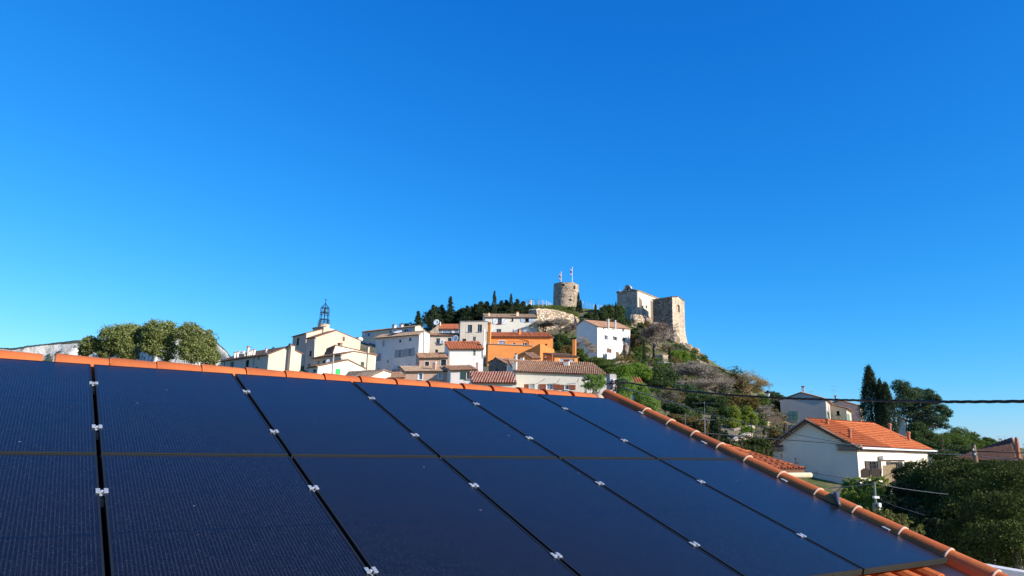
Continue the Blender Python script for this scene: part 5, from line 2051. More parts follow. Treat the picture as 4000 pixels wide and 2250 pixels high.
    # terracotta flues
    for x, y0, y1, dd in ((1077, 752, 900, 61.0), (1360, 885, 1042, 59.2), (1858, 815, 938, 68.5), (2098, 920, 1062, 66.0)):
        h.chimney(x - 19, y0, x + 19, y1, d=dd, mat=m_terrapipe, kind='pipe', down=.7)
    # pipe stub left corner etc.
    return h


HG = garden_house()


def gate():
    d = 50.0
    root = empty('garden_gate', at('E', 335, 330, d), 'pair of dark arched slatted gates beside the white house wall', 'gate')
    for x0, x1 in ((204, 328), (336, 466)):
        A, Bq = at('E', x0, 212, d), at('E', x1, 212, d)
        T = at('E', (x0 + x1) / 2, 95, d)
        w = Bq - A
        H = T[2] - A[2]
        q = MB()
        ax = unit(w); nn = np.cross(ax, UP)
        L = np.linalg.norm(w)
        for u in (.03, L - .03): q.box(A + ax * u + UP * H * .38, ax, nn, UP, .03, .03, H * .40)
        q.box(A + ax * L / 2 + UP * H * .03, ax, nn, UP, L / 2 - .05, .03, .03)
        leaf = q.build('gate_leaf', m_wood, root)
        n = 11
        for i in range(n):
            z = H * (i + .5) / n
            t = max(0, (z / H - .74) / .26)
            hw = L / 2 * math.sqrt(max(.03, 1 - t * t))
            q = MB(); q.box(A + ax * L / 2 + UP * z, ax, unit(nn + UP * .5), unit(UP - nn * .5), hw - .02, .012, H / n * .46)
            q.build('slat', m_wood, leaf)


gate()
b = MB()
rr = random.Random(8)
p0, p1 = at('E', 488, 190, 52.5), at('E', 646, 168, 53.5)
root = empty('reed_fence', (p0 + p1) / 2 - UP * 1.5, 'strip of tan reed screening in front of the white house windows', 'fence')
n = 60
for i in range(n):
    q = p0 + (p1 - p0) * i / (n - 1)
    b.tube([q - UP * 1.5, q + UP * (.68 + rr.uniform(-.06, .06))], .028, 5)
o = b.build('reeds', plain('dry_reed', (.36, .26, .15), .8, .1), root); o['kind'] = 'stuff'
b = MB()
for z in (-.4, .4): b.tube([p0 + UP * z, p1 + UP * z], .02, 5)
b.build('wire', m_zinc, root)

h = House('grey_gable_house', 'grey roughcast house with green shutters behind the orange tiled roof', (6, 1046, 512, 100), 206,
          [(743, 432), (474, 527)], [(1105, 570)], p_roughcast, ridge='L', tile=mt_old, over=.35, drop=12)
h.win('L', 634, 662, 640, 780, frame=m_dark, pane=m_dark, bars=0, rc=.1)
for x0, x1 in ((585, 632), (641, 697)):
    w = h.L
    a, z1 = w.hit(6, x1, 662); b2, z0 = w.hit(6, x0, 782)
    leaf_shutter(w, (a + b2) / 2, (z0 + z1) / 2, abs(b2 - a) / 2, (z1 - z0) / 2, .06, m_sage, h.root)
a, z0 = h.L.hit(6, 705, 785); b2, _ = h.L.hit(6, 580, 785)
q = MB(); q.box(h.L.p((a + b2) / 2, z0 - .05, .08), h.L.d, h.L.n, UP, abs(a - b2) / 2, .1, .06); q.build('sill', m_cement, h.root)
h.chimney(745, 352, 786, 422, d=102, mat=m_white)
h.win('R', 1065, 670, 1090, 760, frame=m_white, closed=m_sage)
h.finish()
q = MB()
p0, p1 = at(6, 505, 850, 98), at(6, 700, 845, 95)
dd = unit((p1 - p0) * np.array([1, 1, 0])); nn = np.cross(dd, UP)
root = empty('balcony', p0 - UP * 3, 'pale balustrade at the foot of the grey gable house', 'balustrade')
q.box((p0 + p1) / 2, dd, nn, UP, np.linalg.norm(p1 - p0) / 2, .14, .10)
q.box((p0 + p1) / 2 - UP * 1.0, dd, nn, UP, np.linalg.norm(p1 - p0) / 2, .12, .12)
q.build('handrail', m_white, root)
q = MB()
for i in range(18):
    c = p0 + (p1 - p0) * (i + .5) / 18
    q.lathe(c - UP * .9, [(.06, 0), (.10, .25), (.05, .6), (.07, .8)], 6)
q.build('baluster', m_white, root)['kind'] = 'stuff'
q = MB(); q.box((p0 + p1) / 2 - UP * 3, dd, nn, UP, np.linalg.norm(p1 - p0) / 2, .1, 1.9); q.build('base_wall', p_roughcast, root)
aerial(6, 862, 408, 450, 101, 'small antenna on the right slope of the grey gable house', .7)
aerial(6, 1142, 345, 520, 106, 'tall thin antenna mast between the grey gable house and the pink house', 1.0, 2)
h = House('pink_rear_house', 'pinkish house half hidden behind the grey gable house and the cypresses', (6, 1478, 600, 112), 214, [(1240, 532), (1108, 562)], [(1518, 615)], p_pink, ridge='L', tile=mt_old, over=.3, drop=12)
h.win('R', 1488, 650, 1502, 780, frame=m_sage, closed=m_sage)
h.chimney(1160, 470, 1188, 520, d=114, mat=p_grey)
h.finish()
h = House('porch_house', 'cream block with a sloping roof and a bracketed porch beside the grey gable house', (6, 1308, 632, 105), 222, [(1100, 585)], [(1365, 672)], p_cream, ridge='shedR', tile=mt_old, over=.3, drop=10)
h.win('L', 1185, 660, 1222, 712, frame=m_wood, pane=m_dark, bars=0)
h.win('R', 1318, 700, 1350, 800, closed=m_sage)
h.finish()
h = House('yellow_side_house', 'narrow cream house between the cypresses and the pine', (7, 430, 770, 92), 215, [(330, 735)], [(455, 790)], p_cream, ridge='shedR', tile=mt_old, over=.15, drop=9, eave=False)
h.finish()


def brown_roof():
    d = 66
    A = at(7, 1058, 1292, d + 4); Cc = at(7, 1905, 1300, d - 4); Ap = at(7, 1775, 1022, d + 5.5)
    z = (A[2] + Cc[2]) / 2; A[2] = Cc[2] = z
    Rr = Cc + (Cc - A) * .0 + np.array([(Ap[0] - Cc[0]) * 0 + 5.5, 8.0, 0])
    bk = A + (Rr - Cc)
    root = empty('hip_roof_house', np.array([Cc[0], Cc[1], z - 4]), 'house at the right edge with a dark brown hipped tile roof behind the hedge', 'house')
    q = MB()
    for p, r in ((A, Cc), (Cc, Rr), (Rr, bk), (bk, A)):
        ins = lambda v: v + ((A + Cc + Rr + bk) / 4 - v) * .06
        p2, r2 = ins(p), ins(r)
        q.face(p2 - UP * 4, r2 - UP * 4, r2, p2)
    q.build('wall', p_cream, root)
    mt = tile_mat('dark_brown_tiles', [(.20, .095, .055), (.25, .125, .075), (.16, .075, .045), (.28, .15, .09)], (.16, .12, .08), .5)
    roof_plane(root, A, Cc, Ap, Ap, .2, mt, 300, .24, .34, flat_style=True, seed=3, eave=False, side=0)
    roof_plane(root, Cc, Rr, Ap, Ap, .2, mt, 0, .24, .34, flat_style=True, seed=4, eave=False, side=0)
    roof_plane(root, Rr, bk, Ap, Ap, .2, mt, 0, .24, .34, flat_style=True, seed=4, eave=False, side=0)
    roof_plane(root, bk, A, Ap, Ap, .2, mt, 0, .24, .34, flat_style=True, seed=4, eave=False, side=0)
    for p in (A, Cc, Rr, bk): ridge_row(root, p + UP * .1, Ap + UP * .12, mt, .12, .36)
    q = MB(); p = at(7, 1858, 1200, d - 3)
    q.lathe(p - UP * .6, [(.17, 0), (.17, 1.6), (.13, 1.65), (.15, 1.8), (.08, 2.0)], 8); q.build('chimney_pipe', m_terrapipe, root)


brown_roof()
h = House('far_pink_house', 'far pinkish roof with chimneys peeping above the dark brown hipped roof', (7, 1700, 1050, 125), 200, [(1550, 1065)], 5.0, p_salmon, ridge='shedL', tile=mt_pale, over=.2, drop=8, eave=False)
h.chimney(1625, 1012, 1655, 1055, d=127, mat=p_white)
h.finish()
aerial(7, 1610, 972, 1050, 126, 'left of two thin antennas above the far pinkish roof', .7)
aerial(7, 1690, 978, 1050, 126, 'right of two thin antennas above the far pinkish roof', .7)


def low_roof():
    """lower orange roof just beyond our verge"""
    e1 = at(6, 676, 1400, 19.0)
    ex = EX
    upd = np.array([-EX[1], EX[0], 0.0])
    best = None
    for s in np.linspace(.1, .7, 61):
        q = e1 + upd * 3.0 + UP * 3.0 * s
        v = q - CAM
        px, py = 2000 + FOC * (v @ CR) / (v @ CF), 1125 - FOC * (v @ CU) / (v @ CF)
        zx, zy = (px - 2900) / .31056, (py - 1400) / .31056
        e = abs(zy - (1185 + (zx - 0) * (1390 - 1185) / 680))
        if best is None or e < best[0]: best = (e, s)
    s = best[1]
    root = empty('lower_roof_house', np.array([e1[0], e1[1], 0]), 'lower neighbouring house with a small flat orange tiled roof just beyond the verge', 'house')
    r1 = e1 + upd * 5.0 + UP * 5.0 * s
    e0, r0 = e1 - ex * 5, r1 - ex * 5
    roof_plane(root, e0, e1, r1, r0, .25, mt_orange, 260, .235, .33, seed=9, eave=False, side=0, tr=.07)
    ridge_row(root, e1 + UP * .10 - (r1 - e1) * .05, r1 + UP * .10, mt_orange, .055, .33)
    q = MB()
    for i in range(13):
        c = e1 + (r1 - e1) * i / 12 + UP * .15
        q.box(c + UP * .06, *np.eye(3), .012, .012, .07)
        q.box(c + UP * .13, *np.eye(3), .03, .012, .012)
    o = q.build('verge_hooks', m_wood, root); o['kind'] = 'stuff'
    q = MB()
    q.tube([e0 - upd * .30 - UP * .12, e1 - upd * .30 - UP * .12 + ex * .15], .07, 8)
    q.build('gutter', plain('cream_gutter', (.52, .42, .28), .6, .3), root)
    q = MB()
    ins = -ex * .45
    w0, w1 = e0 + ins, e1 + ins
    q.face(*[p * np.array([1, 1, 0]) for p in (w0, w1)], w1 - UP * .16, w0 - UP * .16)
    w2 = r1 + ins
    q.face(*[p * np.array([1, 1, 0]) for p in (w1, w2)], w2 - UP * .16, w1 - UP * .16)
    q.build('wall', p_cream, root)


low_roof()
b = MB()
q0, q1 = at('E', 1900, 1330, 13), at('E', 2300, 1395, 12.5)
d_ = unit((q1 - q0) * np.array([1, 1, 0]))
b.box((q0 + q1) / 2 - UP * 1.6, d_, np.cross(d_, UP), UP, np.linalg.norm(q1 - q0) / 2 + .3, .12, 1.6)
tag(b.build('low_white_wall', p_white2), 'piece of low white wall at the bottom right below the dark hedge', 'wall')

# ================================================================ vegetation
L_olive = leaf_mat('olive_grey_leaves', [(0.071, 0.096, 0.025), (0.136, 0.162, 0.043), (0.209, 0.232, 0.076), (0.320, 0.332, 0.138)], .2)
L_pine = leaf_mat('dark_pine_needles', [(0.017, 0.029, 0.014), (0.032, 0.052, 0.023), (0.055, 0.075, 0.032)], .1)
L_cyp = leaf_mat('cypress_leaves', [(0.017, 0.026, 0.013), (0.035, 0.049, 0.020), (0.070, 0.087, 0.035)], .1)
L_dark = leaf_mat('dark_evergreen_leaves', [(0.030, 0.047, 0.016), (0.060, 0.092, 0.030), (0.100, 0.137, 0.047)], .2)
L_mid = leaf_mat('mid_green_leaves', [(0.051, 0.080, 0.020), (0.094, 0.138, 0.032), (0.145, 0.196, 0.051)], .3)
L_bright = leaf_mat('bright_green_leaves', [(0.087, 0.145, 0.022), (0.145, 0.232, 0.032), (0.232, 0.319, 0.051)], .35)
L_yellow = leaf_mat('yellow_green_leaves', [(0.123, 0.160, 0.026), (0.217, 0.261, 0.041), (0.319, 0.348, 0.065)], .35)
L_pepper = leaf_mat('weeping_leaves', [(0.097, 0.166, 0.039), (0.177, 0.274, 0.062), (0.274, 0.371, 0.097)], .35)
L_rust = leaf_mat('rusty_green_leaves', [(0.080, 0.080, 0.026), (0.160, 0.123, 0.041), (0.232, 0.145, 0.051)], .25)
L_hedge = leaf_mat('hedge_leaves', [(0.018, 0.029, 0.007), (0.038, 0.052, 0.012), (0.070, 0.085, 0.020), (0.114, 0.125, 0.034)], .18)
L_gold = leaf_mat('golden_brown_leaves', [(0.217, 0.145, 0.043), (0.319, 0.232, 0.072), (0.406, 0.304, 0.116)], .3)
L_pinegrn = leaf_mat('blue_green_pine_needles', [(0.036, 0.065, 0.032), (0.065, 0.104, 0.049), (0.109, 0.152, 0.072)], .15)
M_bark = plain('grey_bark', (.17, .14, .11), .95, .1, var=.3)
M_barkdk = plain('dark_bark', (.075, .055, .042), .95, .1, var=.3)
M_twig = plain('grey_brown_twigs', (.34, .285, .22), .95, .1, var=.2)
M_twig2 = plain('golden_twigs', (.46, .33, .17), .95, .1, var=.2)
M_twig3 = plain('dark_twigs', (.24, .18, .14), .95, .1, var=.2)


def leaf_quads(P, size, rng, aspect=.55, up=None, upk=0.0, nrm=None, nk=0.0):
    """rhombic leaf at every point; up: preferred direction of the long axis"""
    n = len(P)
    a = rng.normal(size=(n, 3))
    if up is not None: a = a * (1 - upk) + np.asarray(up) * upk * 2
    a /= np.linalg.norm(a, axis=1, keepdims=True) + 1e-9
    b = rng.normal(size=(n, 3))
    b = np.cross(a, b)
    b /= np.linalg.norm(b, axis=1, keepdims=True) + 1e-9
    s = size * rng.uniform(.55, 1.35, (n, 1))
    A = a * s * .5; B = b * s * .5 * aspect
    V = np.stack([P - A, P + B, P + A, P - B], 1).reshape(-1, 3)
    F = np.arange(4 * n).reshape(n, 4)
    return V, F


def blob_points(blobs, n, rng, clump=.22, per=26, fill=.22):
    """points in uneven clumps spread through the shells of ellipsoids"""
    w = np.array([b[1][0] * b[1][2] for b in blobs], float); w /= w.sum()
    nc = max(4, n // per)
    which = rng.choice(len(blobs), nc, p=w)
    C = np.array([b[0] for b in blobs])[which]
    Rr = np.array([b[1] for b in blobs])[which]
    d = rng.normal(size=(nc, 3)); d /= np.linalg.norm(d, axis=1, keepdims=True)
    rad_ = np.where(rng.random(nc) < fill, rng.uniform(.15, .75, nc), rng.uniform(.74, 1.06, nc))
    cc = C + d * Rr * rad_[:, None]
    sg = clump * Rr * rng.uniform(.5, 1.15, (nc, 1))
    P = np.repeat(cc, per, 0) + rng.normal(size=(nc * per, 3)) * np.repeat(sg, per, 0) * np.array([.75, .75, .6])
    return P


def tree_root(name, label, cat, P, group=None):
    return empty(name, P, label, cat, group)


def px_blob(n, zx, zy, rx, ry, d, dep=1.0):
    c = at(n, zx, zy, d)
    k = d / FOC * ZT[n][2]
    return (c, np.array([rx * k, rx * k * dep, ry * k]))


def limbs(b, base, tops, r, rng, fork=.45, stems=False):
    """tapered trunk that forks into limbs reaching towards the given points"""
    tops = [np.asarray(t, float) for t in tops]
    mean = np.mean(tops, 0)
    if stems:                     # many short upright stems, as in a hedge
        for t in tops:
            g0 = np.array([t[0], t[1], min(gz(t[0], t[1]), t[2] - .3)])
            b.tube([g0 - UP * .2, (g0 + t) / 2 + rng.normal(size=3) * .05, t], r, 6, r1=r * .3)
        return
    f = base + (mean - base) * fork
    f[0:2] = base[0:2] * .6 + f[0:2] * .4
    m1 = (base + f) / 2 + rng.normal(size=3) * np.linalg.norm(f - base) * .04
    b.tube([base - UP * .3, base, m1, f], r * 1.15, 8, r1=r * .8)
    for t in tops:
        mid = f + (t - f) * .5 + rng.normal(size=3) * np.linalg.norm(t - f) * .10
        b.tube([f, mid, t], r * .62, 6, r1=r * .16)
        for _ in range(3):
            e = mid + rng.normal(size=3) * np.linalg.norm(t - f) * .13
            b.tube([mid, e], r * .25, 4, r1=r * .06)


def leafy(name, label, cat, blobs, n, size, mat, seed=1, group=None, trunk=.12, bark=None, clump=.22, per=26, up=None, upk=0, aspect=.55, fill=.22, base=None, tops=None, rooted=True):
    rng = np.random.default_rng(seed)
    C = np.mean([b[0] for b in blobs], 0)
    if base is None:
        low = min(b[0][2] - b[1][2] for b in blobs)
        g = gz(C[0], C[1])
        base = np.array([C[0], C[1], min(low, g) if rooted else low])
    root = tree_root(name, label, cat, base, group)
    grown = list(blobs)
    if cat in ('hedge', 'shrub'):         # hedges and shrubs are leafy down to the ground
        for c, r in blobs:
            g = gz(c[0], c[1])
            z = c[2] - r[2]
            while z > g + .35 and len(grown) < 60:
                grown.append((np.array([c[0], c[1], z - r[2] * .3]), r)); z -= r[2] * 1.3
        n = int(n * min(1.7, len(grown) / len(blobs)))
    P = blob_points(grown, n, rng, clump, per, fill)
    V, F = leaf_quads(P, size, rng, aspect, up, upk)
    mesh_np('crown', V, F, mat, root)
    if trunk:
        b = MB()
        limbs(b, base, tops or [bb[0] for bb in blobs], trunk, rng, stems=cat in ('hedge', 'shrub'))
        b.build('trunk', bark or M_bark, root)
    return root


def cypress(label, n, zx, ytop, ybot, w, d, seed=1, cnt=2600, size=.16, mat=None, group='slender cypresses', lean=0.0, lobes=5, taper=.62):
    rng = np.random.default_rng(seed)
    B, T = at(n, zx, ybot, d), at(n, zx, ytop, d)
    k = d / FOC * ZT[n][2]
    H = T[2] - B[2]; R_ = w * k / 2
    g = gz(B[0], B[1])
    base = np.array([B[0], B[1], min(g, B[2])])
    root = empty('cypress_tree', base, label, 'cypress', group)
    nc = cnt // 20
    t = rng.random(nc) ** .85
    a = rng.uniform(0, 2 * math.pi, nc)
    prof = np.minimum(1, (1 - t) ** taper * (1 + taper * .4)) * (.72 + .28 * np.minimum(1, t * 6)) * (1 + .16 * np.sin(a * lobes + t * 9 + seed))
    rr = R_ * prof * np.where(rng.random(nc) < .2, rng.uniform(.2, .8, nc), rng.uniform(.82, 1.05, nc))
    C = np.stack([B[0] + rr * np.cos(a) + lean * t, B[1] + rr * np.sin(a), B[2] + H * t], 1)
    P = np.repeat(C, 20, 0) + rng.normal(size=(nc * 20, 3)) * np.array([R_ * .11, R_ * .11, max(.18, H * .022)])
    V, F = leaf_quads(P, size, rng, .38, UP, .6)
    mesh_np('crown', V, F, mat or L_cyp, root)
    b = MB(); b.tube([base - UP * .3, B + UP * H * .1, B + UP * H * .85], max(.08, R_ * .16), 6, r1=.03)
    b.build('trunk', M_barkdk, root)
    return root


def fir(label, n, zx, ytop, ybot, w, d, seed=1, cnt=5200, size=.34, group='dark pines on the hilltop'):
    """tiered conifer with ragged branch tips"""
    rng = np.random.default_rng(seed)
    B, T = at(n, zx, ybot, d), at(n, zx, ytop, d)
    k = d / FOC * ZT[n][2]
    H = T[2] - B[2]; R_ = w * k / 2
    g = gz(B[0], B[1])
    base = np.array([B[0], B[1], min(g, B[2])])
    root = empty('conifer_tree', base, label, 'conifer', group)
    b = MB(); b.tube([base - UP * .3, B, T], max(.12, R_ * .07), 6, r1=.03)
    nb = 90
    pts = []
    for i in range(nb):
        t = (i / nb) ** .9
        L = R_ * (1 - t) ** 1.12 * rng.uniform(.6, 1.2) + .2
        a = rng.uniform(0, 2 * math.pi)
        o = B + UP * H * t
        tip = o + np.array([math.cos(a) * L, math.sin(a) * L, L * rng.uniform(-.12, .32)])
        b.tube([o, (o + tip) / 2 + UP * -.05 * L, tip], .05, 3, cap=False, r1=.012)
        m = max(8, int(cnt / nb * (L / R_ + .25)))
        s = rng.random(m) ** .7
        q = o[None] + (tip - o)[None] * s[:, None] + rng.normal(size=(m, 3)) * (.10 * L + .12) * np.array([1, 1, .55])
        pts.append(q)
    P = np.concatenate(pts)
    V, F = leaf_quads(P, size, rng, .35)
    mesh_np('crown', V, F, L_pine, root)
    b.build('trunk', M_barkdk, root)
    return root


def bare_tree(name, label, n, zx, zy0, zy1, w, d, seed=1, mat=None, levels=5, group='bare winter trees on the slope', leaves=0, lmat=None, trunk=None, lean=0.0, spread=.55, rtwig=.009, kids=3, zx1=None, size=.2):
    """recursively forked tree; crown spans zy0..zy1 and is w zoom px wide"""
    rng = random.Random(seed)
    rtwig = max(rtwig, d * .000105)
    k = d / FOC * ZT[n][2]
    T = at(n, zx1 if zx1 is not None else zx, zy0, d); Bq = at(n, zx, zy1, d)
    g = gz(Bq[0], Bq[1])
    base = np.array([Bq[0], Bq[1], min(Bq[2], g)])
    H = T[2] - Bq[2]
    Wd = w * k
    root = empty(name, base, label, 'tree', group)
    V, F, tips = [], [], []

    def seg(p, q, r0, r1, m=3):
        t = unit(q - p)
        a = unit(np.cross(t, [.3, .5, .81])); c = np.cross(t, a)
        b = len(V)
        for pp, rr in ((p, r0), (q, r1)):
            for i in range(m):
                an = 2 * math.pi * i / m
                V.append(pp + rr * (math.cos(an) * a + math.sin(an) * c))
        for i in range(m):
            j = (i + 1) % m
            F.append((b + i, b + j, b + m + j, b + m + i))
    thick = MB()

    def grow(p, dirv, L, r, lev):
        n1 = 2
        q = p
        dv = dirv
        for s in range(n1):
            dv = unit(dv + np.array([rng.gauss(0, .16), rng.gauss(0, .16), rng.gauss(.05, .12)]))
            q2 = q + dv * L / n1
            ra, rb = r * (1 - .25 * s / n1), r * (1 - .25 * (s + 1) / n1)
            if lev >= levels - 1: thick.tube([q, q2], ra, 6, cap=False, r1=rb)
            else: seg(q, q2, ra, rb)
            q = q2
            if lev < levels - 1 and rng.random() < .8:
                sd = unit(dv + spread * 1.5 * np.array([rng.gauss(0, 1), rng.gauss(0, 1), rng.gauss(.1, .7)]))
                if lev > 0: grow(q, sd, L * rng.uniform(.5, .72), max(rtwig, r * .5), lev - 1)
        if lev == 0:
            tips.append(q); return
        for c in range(kids if lev > 1 else kids + 1):
            sd = unit(dv + spread * np.array([rng.gauss(0, 1) * Wd / max(.1, H), rng.gauss(0, 1) * Wd / max(.1, H), rng.gauss(.12, .7)]))
            grow(q, sd, L * rng.uniform(.62, .85), max(rtwig, r * .58), lev - 1)
    tr = trunk or max(.10, H * .028)
    L0 = H * .34
    grow(base - UP * .2, unit(np.array([lean + (T[0] - Bq[0]) / max(.1, H) * .5, 0, 1.0])), L0 + (Bq[2] - base[2]), tr, levels)
    tri = np.array(V); 
    allv = np.concatenate([tri, np.array(thick.v)])
    # fit the crown into its surveyed box
    up_ = np.percentile(allv[:, 2], 99.5) - base[2]
    sc = (T[2] - base[2]) / up_
    cx = np.median(tri[:, 0]); wid = np.percentile(tri[:, 0], 98) - np.percentile(tri[:, 0], 2)
    sx = np.clip(Wd / max(.1, wid * 1.0), .3, 3.2)

    def fit(A):
        A = np.array(A, float)
        h = np.clip((A[:, 2] - base[2]) / up_, 0, 1)[:, None]
        A[:, 2] = base[2] + (A[:, 2] - base[2]) * sc
        A[:, :2] = base[:2] + (A[:, :2] - base[:2]) * (1 + (sx - 1) * np.minimum(1, h * 2.2))
        A[:, 0] += ((T[0] - base[0]) - (cx - base[0]) * sx) * np.minimum(1, h[:, 0] * 1.6) * (1.0)
        return A
    mesh_np('twigs', fit(V), np.array(F), mat or M_twig, root)
    thick.v = [tuple(q) for q in fit(thick.v)]
    thick.build('trunk', M_bark, root)
    if leaves:
        r2 = np.random.default_rng(seed)
        tp = fit(tips)
        P = tp[r2.integers(0, len(tp), leaves)] + r2.normal(size=(leaves, 3)) * size * 1.2
        Vv, Ff = leaf_quads(P, size, r2)
        mesh_np('crown', Vv, Ff, lmat or L_gold, root)
    return root


# ---- round evergreen trees left of the village
dT = 55
G1 = 'round evergreen trees behind the ridge on the left'
for lab, bl, n, sd in (
        ('small darker round tree at the left end of the evergreen group', [(1010, 420, 100, 105), (950, 480, 70, 75), (1110, 440, 75, 80)], 9000, 1),
        ('broad round evergreen tree, second from the left in the group', [(1330, 340, 205, 160), (1450, 320, 150, 140), (1250, 450, 130, 110), (1440, 470, 120, 110)], 22000, 2),
        ('tallest round evergreen tree in the middle of the group with bare trunk showing', [(1750, 270, 150, 135), (1640, 320, 110, 130), (1880, 300, 105, 145), (1700, 430, 130, 120), (1870, 480, 110, 130)], 23000, 3),
        ('round evergreen tree at the right end of the group next to the long low house', [(2120, 310, 140, 145), (2260, 380, 140, 140), (2330, 440, 100, 90), (2160, 490, 170, 140), (2350, 560, 110, 100)], 24000, 4),
        ('low pale shrub in front of the second round tree', [(1165, 530, 70, 55), (1430, 560, 110, 45)], 5000, 5)):
    leafy('evergreen_tree', lab, 'tree', [px_blob(8, a, b_, c * .93, e * .93, dT + (i % 3) * .8 - .8, .9) for i, (a, b_, c, e) in enumerate(bl)], n, .125, L_olive, sd, G1, .11, M_barkdk, clump=.21, per=34)

# ---- dark pines on the hilltop behind the houses
GP = 'dark pines on the hilltop'
fir('small spiky conifer at the left end of the hilltop pines, alone against the sky', 2, 1020, 238, 470, 130, 186, 11)
fir('tallest spiky conifer of the hilltop pines', 2, 1475, 30, 420, 190, 190, 12, 7000)
for i, (zx, y0, y1, w, lab) in enumerate(((1230, 150, 440, 230, 'broad dark pine just left of the tallest conifer'), (1350, 150, 430, 150, 'dark pine touching the left side of the tallest conifer'),
                                         (1610, 215, 420, 160, 'dark pine just right of the tallest conifer, above the red roof'), (1720, 165, 410, 150, 'dark pine above the left end of the flat topped block'),
                                         (1830, 140, 400, 150, 'dark pine above the windows of the flat topped block'), (1920, 110, 400, 150, 'dark pine above the right end of the flat topped block'),
                                         (1995, 105, 330, 130, 'dark pine left of the first slender cypress on the hilltop'))):
    fir(lab, 2, zx, y0, y1, w * 1.7, 188 + (i % 3) * 3, 20 + i, 8500)
for i, (zx, y0, y1, w, lab) in enumerate(((90, 105, 320, 130, 'dark pine above the left chimney of the upper cream house'), (180, 105, 320, 130, 'dark pine between the left chimney and the first hilltop cypress'),
                                         (390, 90, 320, 170, 'dark pine between the two slender hilltop cypresses'), (460, 85, 320, 140, 'dark pine just left of the second slender hilltop cypress'),
                                         (610, 70, 310, 170, 'dark pine right of the second slender hilltop cypress'), (700, 100, 310, 150, 'dark pine above the right window of the upper cream house'),
                                         (790, 150, 310, 140, 'rightmost dark pine of the hilltop row beside the grassy mound'))):
    fir(lab, 3, zx, y0, y1, w * 1.7, 188 + (i % 3) * 3, 30 + i, 8500)
cypress('left one of two slender cypresses rising from the hilltop pines', 3, 288, -40, 320, 74, 187, 41, 3200, .26)
cypress('right one of two slender cypresses rising from the hilltop pines', 3, 524, -5, 320, 66, 187, 42, 3200, .26)
leafy('shrub', 'low dark shrubs left of the small spiky conifer', 'shrub', [px_blob(2, 880, 420, 80, 25, 186)], 1500, .3, L_pine, 43, trunk=.05)

for i, (lab, q) in enumerate((('dense dark evergreen mass under the pines left of the red roofed house', [(1180, 330, 90, 100), (1290, 290, 100, 110), (1390, 320, 90, 90), (1250, 400, 120, 60)]),
                              ('dense dark evergreen mass under the pines behind the red roofed house', [(1500, 330, 100, 70), (1590, 300, 80, 70), (1680, 270, 90, 80), (1560, 380, 120, 40)]),
                              ('dense dark evergreen mass under the pines behind the flat topped block', [(1780, 260, 90, 80), (1880, 230, 90, 90), (1980, 230, 80, 90), (1850, 340, 140, 40)]),
                              ('dense dark evergreen mass under the pines behind the upper cream house', [(2110, 220, 90, 80), (2220, 220, 90, 80), (2320, 210, 90, 80), (2420, 230, 70, 60)]))):
    leafy('evergreen_thicket', lab, 'tree', [px_blob(2, a, b_, c * .95, e, 194) for a, b_, c, e in q], 9000, .34, L_pine, 45 + i, 'dark evergreen masses on the hilltop', .15, M_barkdk)

# ---- castle hill planting
cypress('tall left half of the dark twin cypress beside the round tower', 4, 757, 462, 790, 62, 197, 51, 4200, .24)
cypress('shorter right half of the dark twin cypress beside the round tower', 4, 792, 560, 800, 52, 196, 52, 3200, .24)
cypress('slender cypress between the twin cypress and the round bush on the hill', 4, 1000, 622, 850, 62, 180, 53, 3000, .22)
cypress('slender cypress growing in front of the round bush below the chapel', 4, 1290, 588, 850, 44, 178, 54, 2600, .22)
leafy('round_bush', 'big round dark green bush in front of the chapel front', 'bush', [px_blob(4, 1180, 720, 120, 100, 184), px_blob(4, 1320, 720, 90, 95, 185), px_blob(4, 1110, 770, 70, 70, 182)], 15000, .30, L_dark, 55, trunk=.15)
leafy('shrub', 'dark shrub behind the slender cypress on the hill', 'shrub', [px_blob(4, 905, 780, 62, 48, 190)], 3000, .3, L_dark, 56, trunk=.06)
leafy('shrub', 'dark shrub at the right foot of the round tower', 'shrub', [px_blob(4, 640, 680, 50, 28, 200)], 1500, .3, L_dark, 57, trunk=.05)
# bare shrubs and trees below the rampart
GB = 'bare winter trees on the slope'
bare_tree('bare_tree', 'grey bare tree against the foot of the rampart, right of the upper cream house', 3, 1010, 385, 600, 280, 168, 61, M_twig, 6, leaves=500, lmat=L_rust, size=.22)
bare_tree('bare_tree', 'brownish bare tree below the middle of the rampart', 3, 1240, 345, 640, 340, 166, 62, M_twig, 6, leaves=700, lmat=L_rust, size=.22)
bare_tree('bare_tree', 'bare tree between the rampart and the shaded gable of the white hill house', 3, 1400, 420, 660, 220, 164, 63, M_twig3, 6)
leafy('tree', 'dark tree right of the orange house roof', 'tree', [px_blob(3, 1230, 640, 100, 70, 150), px_blob(3, 1340, 700, 70, 60, 148), px_blob(3, 1200, 740, 70, 70, 146)], 11000, .24, L_dark, 64, trunk=.12)
leafy('shrub', 'yellowish bush left of the tall orange chimney', 'shrub', [px_blob(3, 1330, 800, 80, 70, 135), px_blob(3, 1250, 830, 60, 45, 134)], 6000, .2, L_rust, 65, trunk=.05)
leafy('shrub', 'green yellow bush right of the tall orange chimney', 'shrub', [px_blob(3, 1500, 830, 60, 70, 135), px_blob(3, 1560, 900, 80, 60, 132)], 6000, .2, L_mid, 66, trunk=.05)
bare_tree('bare_tree', 'grey bare tree in front of the shaded gable of the white hill house', 4, 880, 1075, 1400, 290, 140, 67, M_twig, 6, kids=3)
bare_tree('bare_tree', 'thin bare branches in front of the lit wall of the white hill house', 4, 1060, 1180, 1400, 300, 139, 68, M_twig, 5, lean=.5, kids=2, zx1=1130)
